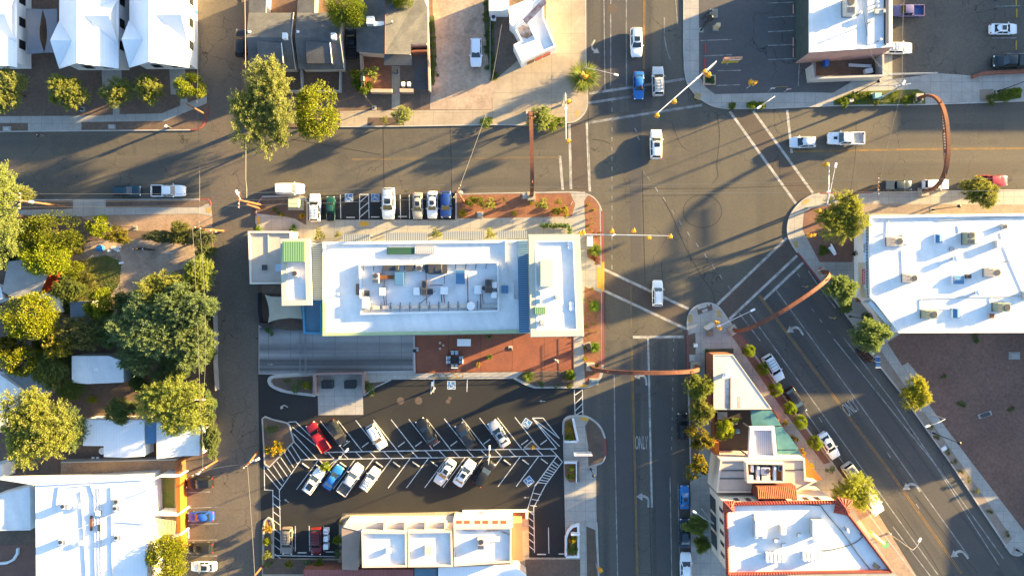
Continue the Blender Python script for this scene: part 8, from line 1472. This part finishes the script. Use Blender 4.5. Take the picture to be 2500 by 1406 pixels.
m = MB(); [m.box((b[0], b[1] + d, 2.49), (.8, .07, .075)) for d in (-.87, 0, .87)]; m.build('panel_frame', acw, sp_); m = MB(); m.tube([(b[0], b[1], 0), (b[0], b[1], 2.48)], .06, 8); m.build('post', galv, sp_); lwall('bike_dock', 'low dark dock rail of the bike share station', [(2094, 853), (2125, 884)], .5, blackm, .2, cat='bike rack', base=0)
def moto(x, y, ang, lb, col):
    b = P(x, y); r = thing('motorcycle', lb, 'motorcycle', (b[0], b[1], KZ), R(ang), 'motorcycles on the dirt yard')
    for xx in (-.7, .72): m = MB(); m.tube([(xx, -.07, .33), (xx, .07, .33)], .33, 16); m.build('wheel', rubber, r, local=True)
    m = MB(); m.box((0, 0, .3), (.75, .32, .4), 0, .08); m.build('engine', pipem, r, local=True); m = MB(); m.tube([(-.05, 0, .78), (.18, 0, .86), (.45, 0, .8)], [.1, .19, .08], 10); m.build('tank', col, r, local=True); m = MB(); m.box((-.4, 0, .72), (.75, .3, .12), 0, .05); m.build('saddle', trim, r, local=True); m = MB(); m.tube([(.4, .4, 1.0), (.55, 0, 1.02), (.4, -.4, 1.0)], .03, 6); m.tube([(.72, 0, .33), (.52, 0, 1.0)], .04, 6); m.build('handlebar', chrome, r, local=True); m = MB(); m.tube([(.66, 0, .85), (.76, 0, .85)], .1, 10); m.build('headlight', lampw, r, local=True)
moto(343, 608, 185, 'motorcycle with orange tank parked on the dirt yard', mat('tank_orange', (.45, .2, .06), .3)); moto(366, 609, 175, 'black motorcycle parked behind the orange tanked one', blackm)
# --- garden bits
b = P(246, 606, .4); m = MB(); m.tube([(b[0], b[1], KZ), (b[0], b[1], KZ + .75)], [.48, .52], 18); tag(m.build('water_tub', mat('tub_blue', (.02, .16, .45), .5)), 'round blue tub beside the white buckets in the garden', 'tub')
for k, (x, y) in enumerate([(277, 605), (284, 608), (291, 604), (290, 612), (268, 612)]): b = P(x, y, .4); m = MB(); m.tube([(b[0], b[1], KZ), (b[0], b[1], KZ + .6)], [.2, .26 - .03 * (k > 2)], 12); tag(m.build('bucket', acw), 'white bucket in the garden cluster, ' + ['leftmost big one', 'middle big one', 'rightmost big one', 'small one at the right', 'small one at the left'][k], 'bucket', 'white buckets in the garden')
lwall('garden_plank', 'pale plank walkway at the lawn corner', Q('R6', (930, 1240), (680, 1325), (670, 1420)), .35, mat('plank_pale', (.45, .35, .24), .85), .45, cat='plank'); lwall('garden_pole', 'thin white post lying on the dirt yard', Q('R6', (1610, 957), (1700, 954)), .3, acw, .08, cat='post'); b = P(*q1('R6', 1198, 1053)); m = MB(); m.box((b[0], b[1], KZ), (.7, .35, .25), .1, .03); tag(m.build('garden_box', acw), 'small white box on the dirt yard beside the lawn', 'box')
b = P(*q1('R8', 945, 230), .7); m = MB(); m.tube([(b[0], b[1], .68), (b[0], b[1], .73)], .55, 18); r = m.build('garden_table', acw); tag(r, 'round white table beside the white metal house', 'table'); m = MB(); m.tube([(0, 0, -.7 + .13), (0, 0, .01)], .05, 8); m.build('leg', acm, r, local=True)
for x, lb in ((862, 'white chair frame below the round table, left'), (905, 'white chair frame below the round table, right')): b = P(*q1('R8', x, 297), .5); r = thing('garden_chair', lb, 'chair', (b[0], b[1], KZ), 0, 'white garden chairs'); MB().box((b[0], b[1], KZ + .4), (.5, .5, .05)).build('seat', acw, r); MB().box((b[0], b[1] - .25, KZ + .4), (.5, .06, .5)).build('backrest', acw, r); m = MB(); [m.box((b[0] + i * .22, b[1] + j * .22, KZ), (.05, .05, .4)) for i in (-1, 1) for j in (-1, 1)]; m.build('leg_frame', acm, r)
# yard clutter beneath the white block
b = P(*q1('R4', 1320, 545), .6); m = MB(); m.box((b[0], b[1], KZ), (.7, 1.2, 1.1), .1, .1); tag(m.build('wheelie_bin', MATS['bin_blue']), 'blue bin inside the walled yard', 'bin'); lwall('yard_rack', 'metal ladder rack lying in the walled yard', Q('R4', (1520, 560), (1715, 570)), .5, galv, .5, cat='rack', z0=.4); b = P(*q1('R4', 1685, 615), .5); m = MB(); m.box((b[0], b[1], KZ), (1.2, .8, .8), .2, .03); tag(m.build('yard_box', acw), 'white box in the corner of the walled yard', 'box'); b = P(*q1('R4', 1425, 505), .5); m = MB(); m.box((b[0], b[1], KZ), (.8, .4, .7), 0, .03); tag(m.build('yard_box', acw), 'small white box at the yard back wall', 'box')
lwall('square_planter', 'square timber planter at the old lot corner', [(1720, 185), (1746, 185), (1746, 205), (1720, 205), (1720, 185)], .6, stucco, .2); lwall('lot_fence', 'low rail fence between the right lot and the sidewalk', Q('R5', (830, 745), (1365, 735)), 1.0, galv, .06, cat='fence'); lwall('lot_wall', 'brick topped low wall at the right edge lot', Q('R5', (1725, 775), (1840, 735), (2300, 715)), .8, brick, .5)
# patio things on the island
table(1793, 1006 + 22, .9, .9, acw, 'white table between the patio tree and teal cloth'); table(1800, 1052, .7, .7, skyb, 'small blue topped table on the restaurant patio'); table(1763, 1014, 1.6, 1.2, acm, 'grey table at the trapezoid roof edge'); pot(1790, 1023, .4, blackm, 'potted plant on the restaurant patio', 'S1', (1.2, 1.4, .5))
b = P(2030, 613, .5); bn = thing('bench', 'curved white bench outside the storefront', 'bench', (b[0], b[1], KZ)); m = MB(); m.wall(pp(Q('T1', (420, 680), (445, 710), (470, 742)), .5), .5, .38, .46); m.build('seat', acw, bn); m = MB(); m.wall(pp(Q('T1', (436, 655), (470, 720)), .9), .08, .46, .9); m.build('backrest', acw, bn); m = MB(); [m.box((*P(*q1('T1', x, y), .2), KZ), (.3, .1, .26)) for x, y in ((428, 690), (462, 730))]; m.build('leg_frame', acm, bn)
pot(2083, 620, .35, blackm, 'potted dark plant beside the storefront door', 'SD', (.5, .8, .5))
lwall('storefront_step', 'timber step with rails at the bend of the storefront', Q('T1', (645, 1110), (720, 1115)), .5, wood, .6, cat='step')
